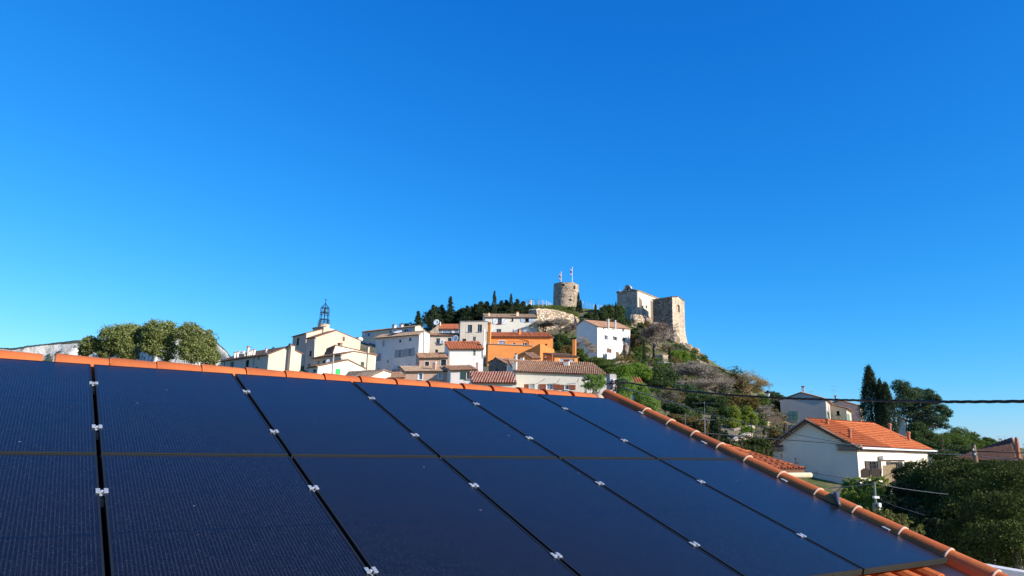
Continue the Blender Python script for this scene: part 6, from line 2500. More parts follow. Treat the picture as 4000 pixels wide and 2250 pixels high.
for i, (zx, zy, rx, ry, d, m, lab) in enumerate(((1150, 1420, 110, 35, 136, L_mid, 'low green hedge at the foot of the white hill house'), (880, 1410, 120, 45, 135, L_bright, 'bright green shrubs below the grey bare tree by the white hill house'),
                                                (1000, 1440, 130, 30, 130, L_dark, 'dark shrubs along the garden wall of the white hill house'))):
    leafy('shrub', lab, 'shrub', [px_blob(4, zx - rx * .4, zy, rx * .7, ry, d), px_blob(4, zx + rx * .4, zy + 8, rx * .7, ry, d - 1)], 6000, .2, m, 70 + i, trunk=.05)
bare_tree('bare_tree', 'large dark bare tree on the slope below the chapel', 4, 1740, 880, 1400, 470, 160, 75, M_twig3, 6, trunk=.30, zx1=1840, kids=3)
bare_tree('bare_tree', 'purplish bare tree against the dark apse wall', 4, 1960, 940, 1260, 300, 168, 76, M_twig, 5, kids=3)
leafy('shrub', 'grey green bush beside the beige rocky wall below the chapel', 'shrub', [px_blob(4, 1640, 930, 60, 60, 172), px_blob(4, 1580, 1010, 70, 60, 170)], 5000, .28, L_dark, 77, trunk=.06)
leafy('shrub', 'low bush beneath the bare tree right of the white hill house', 'shrub', [px_blob(4, 1590, 1330, 75, 55, 152), px_blob(4, 1620, 1260, 60, 50, 156)], 5500, .24, L_mid, 78, trunk=.06)
leafy('shrub', 'rusty bush at the upper right of the white hill house', 'shrub', [px_blob(4, 1440, 1220, 40, 50, 153), px_blob(4, 1560, 1100, 60, 70, 166)], 4500, .24, L_rust, 79, trunk=.05)
cypress('left one of three pencil cypresses below the bare tree', 5, 697, -60, 265, 46, 148, 81, 2600, .2)
cypress('middle one of three pencil cypresses, by the stone terrace wall', 5, 820, -10, 300, 36, 146, 82, 2400, .2)
cypress('right one of three pencil cypresses, by the pergola', 5, 1020, 28, 300, 40, 147, 83, 2400, .2)
for i, (zx, zy, rx, ry, d, m, lab) in enumerate(((1130, 110, 120, 45, 160, L_bright, 'bright green shrub patch below the wire fence on the slope'), (1250, 130, 90, 30, 164, L_mid, 'green shrub patch below the skyline rocks'),
                                                (1500, 290, 60, 30, 168, L_dark, 'dark shrubs on the skyline at the right shoulder of the hill'), (1670, 335, 40, 35, 160, L_dark, 'small dark tree alone on the skyline between the hill and the bare trees'))):
    leafy('shrub', lab, 'shrub', [px_blob(5, zx - rx * .4, zy, rx * .7, ry, d), px_blob(5, zx + rx * .4, zy, rx * .7, ry, d + 1)], 5000, .24, m, 85 + i, trunk=.05)

# ---- lower slope, from the concrete pole to the grey house
leafy('tree', 'bright green dense tree just above the concrete pole', 'tree', [px_blob(5, 450, 340, 110, 90, 108), px_blob(5, 600, 300, 120, 80, 110), px_blob(5, 700, 350, 90, 70, 108), px_blob(5, 520, 420, 110, 60, 105)], 17000, .19, L_bright, 91, trunk=.15)
leafy('shrub', 'rusty and green shrubs between the brown roof and the bright green tree', 'shrub', [px_blob(5, 240, 260, 110, 40, 118), px_blob(5, 120, 190, 110, 50, 122)], 7000, .2, L_mid, 92, trunk=.06)
GW = 'weeping pepper trees behind the verge'
PT = [('light green weeping tree left of the concrete pole in front of the broad white house', [(-60, 430, 50, 30), (20, 400, 60, 35), (90, 420, 70, 50), (160, 460, 60, 70), (60, 500, 90, 60), (150, 385, 40, 25), (-30, 510, 60, 40)], 62, 6500),
      ('light green weeping tree right of the concrete pole', [(470, 500, 100, 90), (430, 620, 90, 80)], 58, 13000),
      ('light green weeping tree sloping down behind the upper verge tiles', [(640, 560, 100, 80), (700, 680, 110, 80), (800, 740, 80, 60)], 60, 14000)]
for i, (lab, bl, d, n) in enumerate(PT):
    leafy('weeping_tree', lab, 'tree', [px_blob(5, a, b_, c, e, d) for a, b_, c, e in bl], n, .14, L_pepper, 95 + i, GW, .12, M_bark, up=-UP, upk=.55, aspect=.3, clump=.32, per=40)
h = House('small_villa', 'tiny white house with a brick red roof glimpsed among the weeping trees', (5, 600, 505, 72), 262, 1.6, [(690, 508)], p_white2, ridge='shedR', tile=mt_red, over=.2, drop=6, phiR=176, eave=False)
h.L.top[-1] = (h.L.len, h.L.top[0][1] + .8)
h.win('R', 620, 560, 645, 600, frame=m_white)
h.finish()
leafy('tree', 'big dark green tree in the middle of the slope', 'tree', [px_blob(5, 850, 380, 110, 90, 112), px_blob(5, 960, 370, 110, 80, 114), px_blob(5, 1060, 420, 100, 90, 112), px_blob(5, 850, 460, 90, 60, 108), px_blob(5, 960, 490, 120, 50, 108)], 19000, .20, L_dark, 101, trunk=.2)
bare_tree('bare_tree', 'pale brown bare tree right of the pergola', 5, 1200, 225, 520, 330, 120, 102, M_twig, 6, kids=3, leaves=600, lmat=L_gold, size=.16)
bare_tree('bare_tree', 'pale brown bare tree in the middle of the upper slope', 5, 1400, 240, 560, 330, 118, 103, M_twig, 6, kids=3)
bare_tree('bare_tree', 'pale brown bare tree below the small skyline tree', 5, 1590, 330, 580, 300, 116, 104, M_twig, 6, kids=3)
for i, (x, y0, y1, w, d_, lab) in enumerate(((1090, 290, 500, 240, 124, 'small pale bare tree left of the first tall bare tree on the upper slope'), (1300, 200, 480, 260, 130, 'pale bare tree just below the terrace wall on the right shoulder'),
                                             (1500, 280, 520, 260, 126, 'pale bare tree behind two others on the upper slope'), (1480, 420, 640, 300, 108, 'low pale bare tree in front of the upper slope group'),
                                             (1680, 400, 640, 240, 112, 'greyish bare tree left of the dark brown evergreen'), (1250, 430, 620, 260, 108, 'low greyish bare tree above the black cable'))):
    bare_tree('bare_tree', lab, 5, x, y0, y1, w, d_, 160 + i, M_twig, 6, kids=3, leaves=500, lmat=L_gold, size=.14)
leafy('tree', 'dark brown evergreen breaking the skyline beside the golden tree', 'tree', [px_blob(5, 1820, 430, 90, 70, 118), px_blob(5, 1870, 520, 90, 70, 118)], 9000, .2, leaf_mat('brown_green_leaves', [(0.043, 0.041, 0.020), (0.087, 0.075, 0.035), (0.131, 0.109, 0.051)], .2), 105, trunk=.15)
bare_tree('bare_tree', 'golden brown tree on the skyline with sparse leaves', 5, 2000, 340, 700, 420, 116, 106, M_twig2, 6, kids=3, leaves=2600, lmat=L_gold, size=.17)
bare_tree('bare_tree', 'grey bare tree right of the dark brown evergreen', 5, 1760, 420, 690, 260, 110, 107, M_twig, 6, kids=3)
bare_tree('bare_tree', 'dark bare tree behind the upper verge with a pale crooked trunk', 5, 960, 560, 850, 400, 76, 108, M_twig3, 6, kids=3, leaves=1500, lmat=L_dark, size=.13)
leafy('tree', 'olive dark tree behind the antenna mast', 'tree', [px_blob(5, 1340, 700, 120, 90, 86), px_blob(5, 1500, 720, 130, 110, 86), px_blob(5, 1640, 760, 110, 120, 84), px_blob(5, 1480, 830, 120, 60, 82)], 22000, .16, L_dark, 109, trunk=.2)
leafy('tree', 'dark tree crown right above the power cable on the slope', 'tree', [px_blob(5, 1250, 620, 110, 60, 92), px_blob(5, 1400, 610, 100, 50, 94)], 8000, .17, L_pinegrn, 110, trunk=.15)
leafy('hedge', 'rusty green hedge below the dark bare tree, right behind the verge', 'hedge', [px_blob(5, 1130, 930, 120, 60, 58), px_blob(5, 1300, 980, 130, 80, 57), px_blob(5, 1430, 1020, 90, 90, 56), px_blob(5, 1050, 890, 60, 30, 59)], 15000, .13, L_rust, 111, trunk=.06)
leafy('tree', 'dull green tree right below the tiny villa among the weeping trees', 'tree', [px_blob(5, 820, 600, 90, 70, 84), px_blob(5, 760, 680, 80, 60, 82), px_blob(5, 900, 660, 80, 60, 83)], 12000, .16, L_dark, 171, trunk=.12)
leafy('tree', 'olive brown tree just above the dark bare tree with the crooked trunk', 'tree', [px_blob(5, 1010, 600, 110, 60, 92), px_blob(5, 1120, 640, 80, 60, 90)], 9000, .17, L_rust, 172, trunk=.12)
leafy('tree', 'grey green tree between the tall pale bare trees and the olive dark tree', 'tree', [px_blob(5, 1150, 540, 90, 50, 104), px_blob(5, 1260, 540, 90, 50, 104)], 8000, .18, L_pinegrn, 173, trunk=.12)
leafy('tree', 'dark green tree hugging the verge left of the short antenna', 'tree', [px_blob(5, 1090, 800, 90, 70, 68), px_blob(5, 1180, 820, 80, 60, 67), px_blob(5, 1000, 770, 70, 50, 70)], 12000, .13, L_dark, 174, trunk=.1)
leafy('tree', 'dull green tree filling the gap right of the olive dark tree', 'tree', [px_blob(5, 1740, 860, 70, 80, 82), px_blob(5, 1700, 980, 70, 70, 78)], 9000, .15, L_mid, 175, trunk=.1)
leafy('shrub', 'dark ivy like shrubs on the bank below the wood plank fence', 'shrub', [px_blob(6, 330, 900, 70, 35, 80), px_blob(6, 420, 935, 60, 35, 76), px_blob(6, 250, 930, 60, 35, 74)], 6000, .13, L_dark, 176, trunk=.05)
leafy('shrub', 'green brown shrubs under the short antenna right behind the verge', 'shrub', [px_blob(5, 1560, 1060, 90, 50, 60), px_blob(5, 1330, 880, 90, 40, 64)], 6000, .12, L_mid, 177, trunk=.05)
cypress('broad short cypress in front of the antenna mast', 5, 1590, 885, 1180, 130, 52, 112, 7000, .11, None, None)
leafy('shrub', 'dark clipped shrub right beside the short cypress', 'shrub', [px_blob(5, 1700, 1120, 50, 55, 54)], 3500, .1, L_pine, 113, trunk=.05)
leafy('shrub', 'bright yellow green bush left of the wood plank fence', 'shrub', [px_blob(5, 1840, 860, 60, 90, 78), px_blob(5, 1820, 1000, 80, 80, 76)], 8000, .13, L_yellow, 114, trunk=.08)
leafy('shrub', 'bright yellow green bush in the sun next to the grey pink bare tree', 'shrub', [px_blob(5, 2000, 860, 65, 90, 80), px_blob(5, 2060, 930, 60, 80, 79), px_blob(5, 1960, 950, 60, 60, 79)], 9000, .13, L_yellow, 115, trunk=.08)
leafy('tree', 'olive brown tree between the bare trees and the yellow green bushes', 'tree', [px_blob(5, 1850, 700, 110, 80, 92), px_blob(5, 2020, 720, 120, 80, 92), px_blob(5, 1780, 770, 80, 70, 90)], 13000, .17, L_rust, 116, trunk=.15)
leafy('tree', 'yellow green tree left of the street lamp', 'tree', [px_blob(5, 2170, 690, 90, 60, 98), px_blob(5, 2200, 760, 70, 50, 97)], 8000, .17, L_mid, 117, trunk=.12)
bare_tree('bare_tree', 'grey pink bare tree in front of the wood plank fence', 6, 280, 580, 800, 300, 92, 118, M_twig, 5, kids=3)
leafy('tree', 'dark green tree between the street lamp and the grey gable house', 'tree', [px_blob(6, 400, 580, 70, 55, 104), px_blob(6, 430, 660, 60, 60, 104)], 7000, .18, L_dark, 119, trunk=.12)
leafy('shrub', 'round dark shrub at the left end of the wood plank fence', 'shrub', [px_blob(6, 225, 820, 65, 50, 84)], 3500, .13, L_mid, 120, trunk=.05)
leafy('shrub', 'sunny green shrubs on the terrace above the stone steps', 'shrub', [px_blob(6, 60, 900, 80, 45, 70), px_blob(6, 20, 960, 60, 30, 68)], 5000, .12, L_bright, 121, trunk=.05)
bare_tree('bare_tree', 'tangle of pale twigs above the stone steps', 6, 200, 860, 1030, 200, 66, 122, M_twig, 5, kids=3)
leafy('shrub', 'dark overgrown shrubs below the stone steps', 'shrub', [px_blob(6, 60, 1050, 120, 70, 52), px_blob(6, 230, 1080, 130, 90, 52), px_blob(6, 150, 1160, 140, 60, 50), px_blob(6, 290, 1190, 80, 80, 50)], 17000, .11, L_hedge, 123, trunk=.06)
leafy('shrub', 'brown green shrub against the left verge of the white house', 'shrub', [px_blob(6, 380, 940, 70, 70, 66), px_blob(6, 440, 980, 50, 40, 64)], 6000, .12, L_rust, 124, trunk=.05)
leafy('shrub', 'dark shrubs just behind the verge below the short cypress', 'shrub', [px_blob(5, 1750, 1230, 110, 50, 46), px_blob(5, 1900, 1300, 110, 60, 45), px_blob(5, 2050, 1340, 120, 70, 44)], 13000, .10, L_hedge, 125, trunk=.05)

# ---- behind the orange roofed house
cypress('tallest massive dark cypress right of the orange roof', 6, 1645, 122, 860, 265, 80, 131, 21000, .15, None, 'massive cypresses behind the orange roof', lobes=7, taper=.8)
cypress('slimmer cypress immediately right of the tallest massive cypress', 6, 1775, 292, 890, 150, 79, 132, 12000, .15, None, 'massive cypresses behind the orange roof', taper=.8)
cypress('right one of the three massive cypresses behind the orange roof', 7, 240, 335, 960, 225, 78, 133, 15000, .15, None, 'massive cypresses behind the orange roof', taper=.8)


def umbrella_pine():
    d = 92
    bl = [(380, 340, 100, 60), (450, 430, 130, 55), (560, 440, 110, 55), (700, 450, 90, 55), (780, 510, 90, 50), (420, 550, 140, 60), (600, 560, 150, 65), (760, 620, 130, 60), (900, 640, 80, 40), (960, 690, 70, 40),
          (480, 680, 150, 60), (680, 720, 150, 60), (850, 760, 110, 45), (940, 850, 70, 28), (600, 820, 120, 60), (760, 830, 120, 50), (820, 520, 60, 40)]
    blobs = [px_blob(7, a, b_, c * .98, e * 1.25, d + (i % 4) - 1.5, .9) for i, (a, b_, c, e) in enumerate(bl)]
    B = at(7, 560, 1000, d)
    base = np.array([B[0], B[1], gz(B[0], B[1])])
    rng = np.random.default_rng(141)
    root = empty('pine_tree', base, 'big spreading pine right of the cypresses, its branches reaching towards the open sky', 'pine')
    P = blob_points(blobs, 52000, rng, .24, 30, .3)
    V, F = leaf_quads(P, .20, rng, .3)
    mesh_np('crown', V, F, L_pinegrn, root)
    b = MB()
    top = at(7, 480, 420, d)
    b.tube([base - UP * .3, base + (top - base) * .4 + np.array([.3, 0, 0]), top], .32, 8, r1=.08)
    for q in blobs:
        s = .25 + .55 * min(1, max(0, (q[0][2] - base[2]) / (top[2] - base[2])))
        o = base + (top - base) * s * .9
        b.tube([o, (o + q[0]) / 2 - UP * .2, q[0]], .10, 5, r1=.03)
    b.build('trunk', M_barkdk, root)


umbrella_pine()
leafy('tree', 'dark green tree below the spreading pine', 'tree', [px_blob(7, 600, 900, 110, 90, 84), px_blob(7, 560, 1010, 90, 90, 82), px_blob(7, 720, 1000, 110, 90, 84), px_blob(7, 640, 1080, 130, 70, 80)], 20000, .15, L_dark, 142, trunk=.2)
leafy('weeping_tree', 'light green weeping tree in the middle of the right background', 'tree', [px_blob(7, 1120, 960, 110, 90, 92), px_blob(7, 1010, 1020, 110, 90, 90), px_blob(7, 1150, 1060, 110, 70, 88), px_blob(7, 900, 1040, 90, 80, 88)], 17000, .17, L_mid, 143, trunk=.15, up=-UP, upk=.5, aspect=.32)
leafy('weeping_tree', 'light green weeping tree left of the leaning wood pole', 'tree', [px_blob(7, 1290, 1010, 80, 75, 94), px_blob(7, 1350, 1080, 70, 70, 92), px_blob(7, 1270, 1110, 80, 60, 90)], 10000, .17, L_mid, 144, trunk=.12, up=-UP, upk=.5, aspect=.32)
leafy('tree', 'small round light green tree left of the dark brown roof', 'tree', [px_blob(7, 1490, 1050, 75, 50, 96), px_blob(7, 1450, 1090, 70, 45, 95)], 6000, .17, L_mid, 145, trunk=.1)
leafy('tree', 'dark foliage between the white house gutter and the weeping trees', 'tree', [px_blob(7, 850, 1120, 130, 60, 74), px_blob(7, 1050, 1150, 130, 60, 74), px_blob(7, 1200, 1160, 80, 50, 74), px_blob(7, 900, 1210, 150, 60, 66)], 14000, .14, L_dark, 146, trunk=.1)

# ---- hedges at the lower right
E_ = 'E'
bl = [px_blob(E_, 700, 170, 90, 80, 34), px_blob(E_, 860, 130, 150, 110, 33.5), px_blob(E_, 1060, 110, 170, 120, 32.5), px_blob(E_, 1300, 115, 190, 115, 31), px_blob(E_, 1520, 120, 190, 130, 30),
      px_blob(E_, 1000, 260, 260, 150, 31.5), px_blob(E_, 1350, 280, 260, 180, 29), px_blob(E_, 1300, 450, 260, 190, 27.5), px_blob(E_, 1530, 480, 230, 220, 26), px_blob(E_, 1440, 720, 240, 230, 24.5), px_blob(E_, 1480, 980, 220, 200, 23), px_blob(E_, 1560, 1150, 160, 120, 21)]
leafy('hedge', 'large dark conifer hedge filling the lower right behind the verge', 'hedge', bl, 120000, .075, L_hedge, 151, up=UP, upk=.3, trunk=.12, clump=.24, per=20, fill=.12)
bl = [px_blob(E_, 1720, 130, 170, 105, 28), px_blob(E_, 1900, 115, 200, 110, 27), px_blob(E_, 2120, 105, 200, 110, 26), px_blob(E_, 2330, 110, 150, 120, 26), px_blob(E_, 1820, 360, 280, 240, 24.5), px_blob(E_, 2150, 360, 280, 250, 24),
      px_blob(E_, 1800, 700, 280, 280, 22.5), px_blob(E_, 2130, 720, 280, 300, 22), px_blob(E_, 1830, 1040, 270, 250, 20.5), px_blob(E_, 2130, 1050, 230, 250, 20)]
leafy('hedge', 'olive green hedge at the right edge of the picture beside the leaning wood pole', 'hedge', bl, 130000, .065, leaf_mat('olive_hedge_leaves', [(0.023, 0.033, 0.007), (0.044, 0.060, 0.013), (0.073, 0.092, 0.022), (0.103, 0.120, 0.037)], .18), 152, trunk=.12, clump=.24, per=20, fill=.12)
bl = [px_blob(E_, 60, 315, 90, 90, 37), px_blob(E_, 200, 315, 110, 95, 36.5), px_blob(E_, 330, 300, 100, 90, 36), px_blob(E_, 460, 300, 90, 95, 35.5), px_blob(E_, 120, 430, 140, 90, 36), px_blob(E_, 380, 430, 150, 90, 35)]
leafy('hedge', 'yellow green feathery hedge in front of the white house gable', 'hedge', bl, 36000, .12, leaf_mat('feathery_leaves', [(0.108, 0.141, 0.026), (0.217, 0.261, 0.044), (0.369, 0.392, 0.076)], .3), 153, trunk=.06, up=UP, upk=.55, aspect=.25, clump=.16)
bl = [px_blob(E_, 240, 620, 70, 40, 17), px_blob(E_, 420, 640, 60, 60, 16.5), px_blob(E_, 560, 700, 90, 70, 16), px_blob(E_, 700, 760, 110, 80, 15.5), px_blob(E_, 900, 860, 80, 80, 15)]
leafy('shrub', 'yellowish shrub with upright twigs behind the verge tiles by the green pole', 'shrub', bl, 12000, .065, leaf_mat('bay_leaves', [(0.072, 0.087, 0.022), (0.145, 0.160, 0.043), (0.232, 0.203, 0.072)], .3), 154, trunk=.04, up=UP, upk=.4, aspect=.3, clump=.18)
leafy('hedge', 'deep shaded foliage between the feathery hedge and the big dark hedge', 'hedge', [px_blob(E_, 700, 400, 160, 120, 30), px_blob(E_, 800, 600, 170, 120, 27), px_blob(E_, 950, 760, 170, 140, 25), px_blob(E_, 1150, 900, 160, 150, 24), px_blob(E_, 550, 520, 120, 90, 27)], 40000, .085, L_pine, 155, trunk=.08, clump=.16)

# ---- ground scrub over the slope, nobody could count it
def scrub():
    rng = np.random.default_rng(7)
    P = []
    xs = rng.uniform(2, 95, 5200); ys = rng.uniform(60, 205, 5200)
    keep = []
    for x, y in zip(xs, ys):
        k = noise.noise(Vector((x * .09, y * .09, 5)))
        # leave the roofs, walls and the tower yard free
        px = 2000 + FOC * x / y
        if px < 2100 and y < 176: continue
        if k > -.12: keep.append((x, y))
    xy = np.array(keep)
    z = ground_z(xy[:, 0], xy[:, 1])
    n = 42
    C = np.column_stack([xy, z + .12])
    s = rng.uniform(.25, .75, (len(C), 1))
    Q = np.repeat(C, n, 0) + rng.normal(size=(len(C) * n, 3)) * np.repeat(s, n, 0) * np.array([1, 1, .5])
    V, F = leaf_quads(Q, .24, rng)
    o = mesh_np('scrub', V, F, leaf_mat('dry_scrub', [(0.072, 0.072, 0.029), (0.131, 0.123, 0.046), (0.203, 0.174, 0.080), (0.087, 0.123, 0.032)], .2))
    tag(o, 'low dry scrub and grass covering the castle hill slope', 'scrub', kind='stuff')


scrub()


def slope_shrubs():
    """maquis: low shrubs that merge into one cover over the slope"""
    rng = np.random.default_rng(23)
    for nm, mt, lab in (('maquis', L_dark, 'low dark green maquis on the open slope below the castle'), ('heath', L_rust, 'low brownish heath on the open slope below the castle'),
                        ('broom', L_mid, 'low light green broom on the open slope below the castle')):
        Vs, n = [], 0
        while n < 30:
            x, y = rng.uniform(14, 78), rng.uniform(84, 186)
            px = 2000 + FOC * x / y
            if (px < 2420 and y < 178) or px > 3060 or px < 2330: continue
            if noise.noise(Vector((x * .08, y * .08, 2))) < -.25: continue
            P = blob_points([(np.array([0, 0, .6]), np.array([1.25, 1.25, .8])), (np.array([.9, .3, .4]), np.array([.8, .8, .55]))], 1500, rng, .25, 20)
            V, F = leaf_quads(P * rng.uniform(.6, 1.5), .22, rng)
            Vs.append(V + np.array([x, y, gz(x, y)])); n += 1
        V = np.concatenate(Vs)
        tag(mesh_np(nm, V, np.arange(len(V)).reshape(-1, 4), mt), lab, 'shrubs', kind='stuff')


slope_shrubs()


def mound_grass():
    rng = np.random.default_rng(17)
    x0, x1 = at(4, 40, 640, 195)[0], at(4, 740, 700, 195)[0]
    xy = np.column_stack([rng.uniform(x0, x1, 2600), rng.uniform(183, 207, 2600)])
    z = ground_z(xy[:, 0], xy[:, 1])
    C = np.column_stack([xy, z + .15])
    Q = np.repeat(C, 14, 0) + rng.normal(size=(len(C) * 14, 3)) * np.array([.35, .35, .14])
    V, F = leaf_quads(Q, .26, rng, .35, UP, .5)
    tag(mesh_np('grass', V, F, leaf_mat('mound_grass_blades', [(.06, .09, .015), (.11, .15, .03), (.18, .20, .06)], .3)), 'green grass on the mound above the rampart', 'grass', kind='stuff')


mound_grass()

# ================================================================ poles, wires, fences
def wire_pts(pts, sag_n=10):
    out = []
    P = [np.asarray(p) for p in pts]
    for i in range(len(P) - 1):
        p0 = P[max(0, i - 1)]; p1 = P[i]; p2 = P[i + 1]; p3 = P[min(len(P) - 1, i + 2)]
        for s in range(sag_n):
            t = s / sag_n
            out.append(.5 * ((2 * p1) + (-p0 + p2) * t + (2 * p0 - 5 * p1 + 4 * p2 - p3) * t * t + (-p0 + 3 * p1 - 3 * p2 + p3) * t ** 3))
    out.append(P[-1])
    return out


# concrete pole with looping black cables
def concrete_pole():
    d = 21.0
    T, Bq = at(5, 285, 372, d), at(5, 290, 560, d)
    root = empty('concrete_pole', np.array([Bq[0], Bq[1], 0]), 'square concrete pole with black cable loops right behind the top of the verge', 'utility pole')
    b = MB()
    a = unit(np.array([.96, .28, 0])); c = np.cross(UP, a)
    hz = T[2] / 2
    b.box(np.array([T[0], T[1], hz]), a, c, UP, .105, .12, hz)
    b.box(np.array([T[0], T[1], T[2] + .01]), a, c, UP, .09, .10, .012)
    b.build('shaft', m_cement, root)
    b = MB()
    for z in (.75, .25):
        b.box(np.array([T[0], T[1], T[2] - z]), a, c, UP, .112, .127, .018)
    b.build('steel_band', m_iron, root)
    b = MB()
    q = at(5, 312, 445, d - .15)
    b.lathe(q - UP * .08, [(.03, 0), (.05, .04), (.05, .1), (.03, .14)], 8)
    b.build('insulator', m_white, root)
    loops = [[(275, 545), (268, 480), (330, 440), (420, 428), (480, 440), (495, 465)], [(340, 580), (335, 520), (365, 470), (420, 470), (495, 470)], [(280, 560), (300, 490), (360, 440), (440, 425), (470, 450)],
             [(345, 575), (310, 560), (290, 520), (320, 470), (400, 455), (480, 462)], [(350, 600), (345, 540), (400, 490), (470, 475)]]
    for i, L in enumerate(loops):
        b = MB(); b.smooth = True
        b.tube(wire_pts([at(5, x, y, d - .22 - .05 * i) for x, y in L], 6), .016, 6)
        b.build('cable_loop', m_black, root)


concrete_pole()


def twisted(pts, r, turns, k=3):
    """bundle of strands laid round each other"""
    P = wire_pts(pts, 14)
    out = []
    acc = [0.0]
    for i in range(1, len(P)): acc.append(acc[-1] + np.linalg.norm(P[i] - P[i - 1]))
    for s in range(k):
        Q = []
        for i, p in enumerate(P):
            t = unit(P[min(len(P) - 1, i + 1)] - P[max(0, i - 1)])
            a = unit(np.cross(t, UP)); c = np.cross(a, t)
            w = 2 * math.pi * (acc[i] / acc[-1] * turns + s / k)
            Q.append(p + (math.cos(w) * a + math.sin(w) * c) * r)
        out.append(Q)
    return out


main = [at(5, 480, 466, 20.8), at(5, 1000, 545, 19.0), at(5, 1500, 597, 17.3), at(5, 2250, 652, 15.4), at(6, 1000, 517, 14.0), at(6, 1932, 537, 12.2), at(7, 900, 546, 11.0), at(7, 1932, 540, 9.9), at(7, 2600, 520, 9.2)]
root = empty('power_cable', main[0], 'thick black twisted power cable sagging from the concrete pole across to the right edge', 'cable', 'overhead cables')
for Q in twisted(main, .0135, 20, 3):
    b = MB(); b.tube(Q, .0115, 6); b.build('strand', m_black, root, smooth=True)


def line(label, pts, r, mat=None):
    P = wire_pts(pts, 10)
    b = MB(); b.tube(P, r, 6)
    return tag(b.build('overhead_wire', mat or m_black, loc=P[0], smooth=True), label, 'cable', 'overhead cables')


line('dark thin cable from the concrete pole down to the verge of the white house', [at(5, 400, 520, 21), at(5, 700, 612, 25), at(5, 1100, 730, 30), at(5, 1450, 842, 35), at(5, 2000, 985, 42), at(6, 300, 872, 46), at(6, 560, 932, 49), at(6, 1000, 1020, 53), at(6, 1420, 1085, 56.5)], .02, m_iron)
line('thin black wire in front of the white house gable to the leaning pole', [at(5, 1390, 1095, 30), at(5, 1800, 1130, 31), at(5, 2250, 1168, 33), at(6, 600, 1028, 35), at(6, 1450, 1092, 38), at(7, 300, 1128, 40), at(7, 760, 1150, 40), at(7, 1295, 1168, 39.5), at(7, 1932, 1192, 36), at(7, 2300, 1200, 34)], .022)
line('second thin wire from the right corner gutter to the leaning wood pole', [at(7, 700, 1190, 60), at(7, 1000, 1206, 50), at(7, 1295, 1205, 39.8)], .02, m_grey)
line('grey wire running right from the leaning wood pole above the dark brown roof', [at(7, 1310, 1215, 39.5), at(7, 1600, 1255, 36), at(7, 1932, 1280, 32), at(7, 2200, 1290, 30)], .013, m_grey)
line('thin wire from the lower roof gutter to the green steel pole', [at(6, 700, 1405, 19), at(6, 1000, 1460, 20), at(6, 1300, 1510, 21), at('E', 365, 300, 20)], .009)
line('wire from the green steel pole back towards the verge tiles', [at('E', 365, 290, 20), at('E', 150, 312, 18), at('E', -200, 345, 15)], .010)
line('upper thin wire from the green steel pole into the dark hedge', [at('E', 400, 285, 20), at('E', 700, 345, 20), at('E', 1150, 405, 20), at('E', 1300, 420, 20)], .0045, m_zinc)
line('lower thin wire from the green steel pole into the dark hedge', [at('E', 415, 468, 20), at('E', 600, 555, 19.5), at('E', 900, 650, 19), at('E', 1010, 685, 18.8)], .0045, m_zinc)


def steel_pole():
    d = 20.0
    T, Bq = at('E', 370, 265, d), at('E', 405, 740, d)
    root = empty('steel_pole', np.array([Bq[0], Bq[1], 0]), 'green grey steel pole with a white clamp standing in front of the feathery hedge', 'utility pole')
    m_g = plain('green_grey_steel', (.11, .15, .125), .6, .4)
    ax = unit(T - Bq)
    foot = Bq - ax * (Bq[2] / ax[2])
    L = np.linalg.norm(T - foot)
    a = unit(np.cross(ax, [0, 1, 0])); c = np.cross(ax, a)
    b = MB()
    for s in (-1, 1):
        b.box(foot + ax * (L - .55) / 2 + a * .052 * s, ax, a, c, (L - .55) / 2, .008, .07)
    b.box(foot + ax * (L - .55) / 2, ax, a, c, (L - .55) / 2, .046, .008)
    b.build('shaft', m_g, root)
    b = MB(); b.tube([foot + ax * (L - .9), T], .03, 8)
    b.build('tip', m_g, root)
    b = MB(); b.box(at('E', 392, 458, d - .05), a, c, ax, .065, .06, .028); b.build('clamp', m_white, root)
    b = MB(); b.box(at('E', 438, 572, d - .08), a, c, ax, .035, .04, .085); b.build('junction_box', m_white, root)
    b = MB(); b.tube(wire_pts([at('E', 440, 600, d - .08), at('E', 425, 640, d - .08), at('E', 452, 690, d - .08), at('E', 460, 760, d - .08)], 5), .022, 6); b.build('conduit', m_g, root)


steel_pole()
T, Bq = at(7, 1292, 1086, 39.5), at(7, 1352, 1470, 39.5)
ax = unit(T - Bq)
root = empty('wood_pole', Bq - ax * 4, 'leaning brown wooden pole sticking out of the hedge on the right', 'utility pole')
b = MB(); b.tube([Bq - ax * 4, Bq, T], .15, 10, r1=.11); b.build('shaft', plain('weathered_pole_wood', (.22, .14, .085), .85, .15, var=.25), root)
b = MB(); b.lathe(T - ax * .03, [(.115, 0), (.11, .03), (.02, .08)], 10, ax); b.build('cap', m_iron, root)
for x, y in ((1296, 1160), (1312, 1215)):
    b = MB(); b.lathe(at(7, x, y, 39.3), [(.03, 0), (.04, .03), (.04, .08), (.02, .11)], 8); b.build('insulator', m_white, root)

# street lamp
T, Bq = at(6, 318, 402, 100), at(6, 338, 640, 100)
root = empty('street_lamp', np.array([Bq[0], Bq[1], gz(Bq[0], Bq[1])]), 'old style street lamp against the sky left of the grey gable house', 'street lamp')
b = MB(); b.tube([np.array([Bq[0], Bq[1], gz(Bq[0], Bq[1]) - .2]), T - UP * .9], .07, 8, r1=.045); b.build('pole', m_zinc, root)
b = MB(); b.lathe(T - UP * .95, [(.10, 0), (.30, .55), (.32, .6)], 6, cap=False); b.build('lantern', plain('lamp_glass', (.55, .58, .6), .2, .5), root)
b = MB(); b.lathe(T - UP * .36, [(.50, 0), (.45, .08), (.12, .28), (.05, .38)], 8); b.build('hood', m_iron, root)

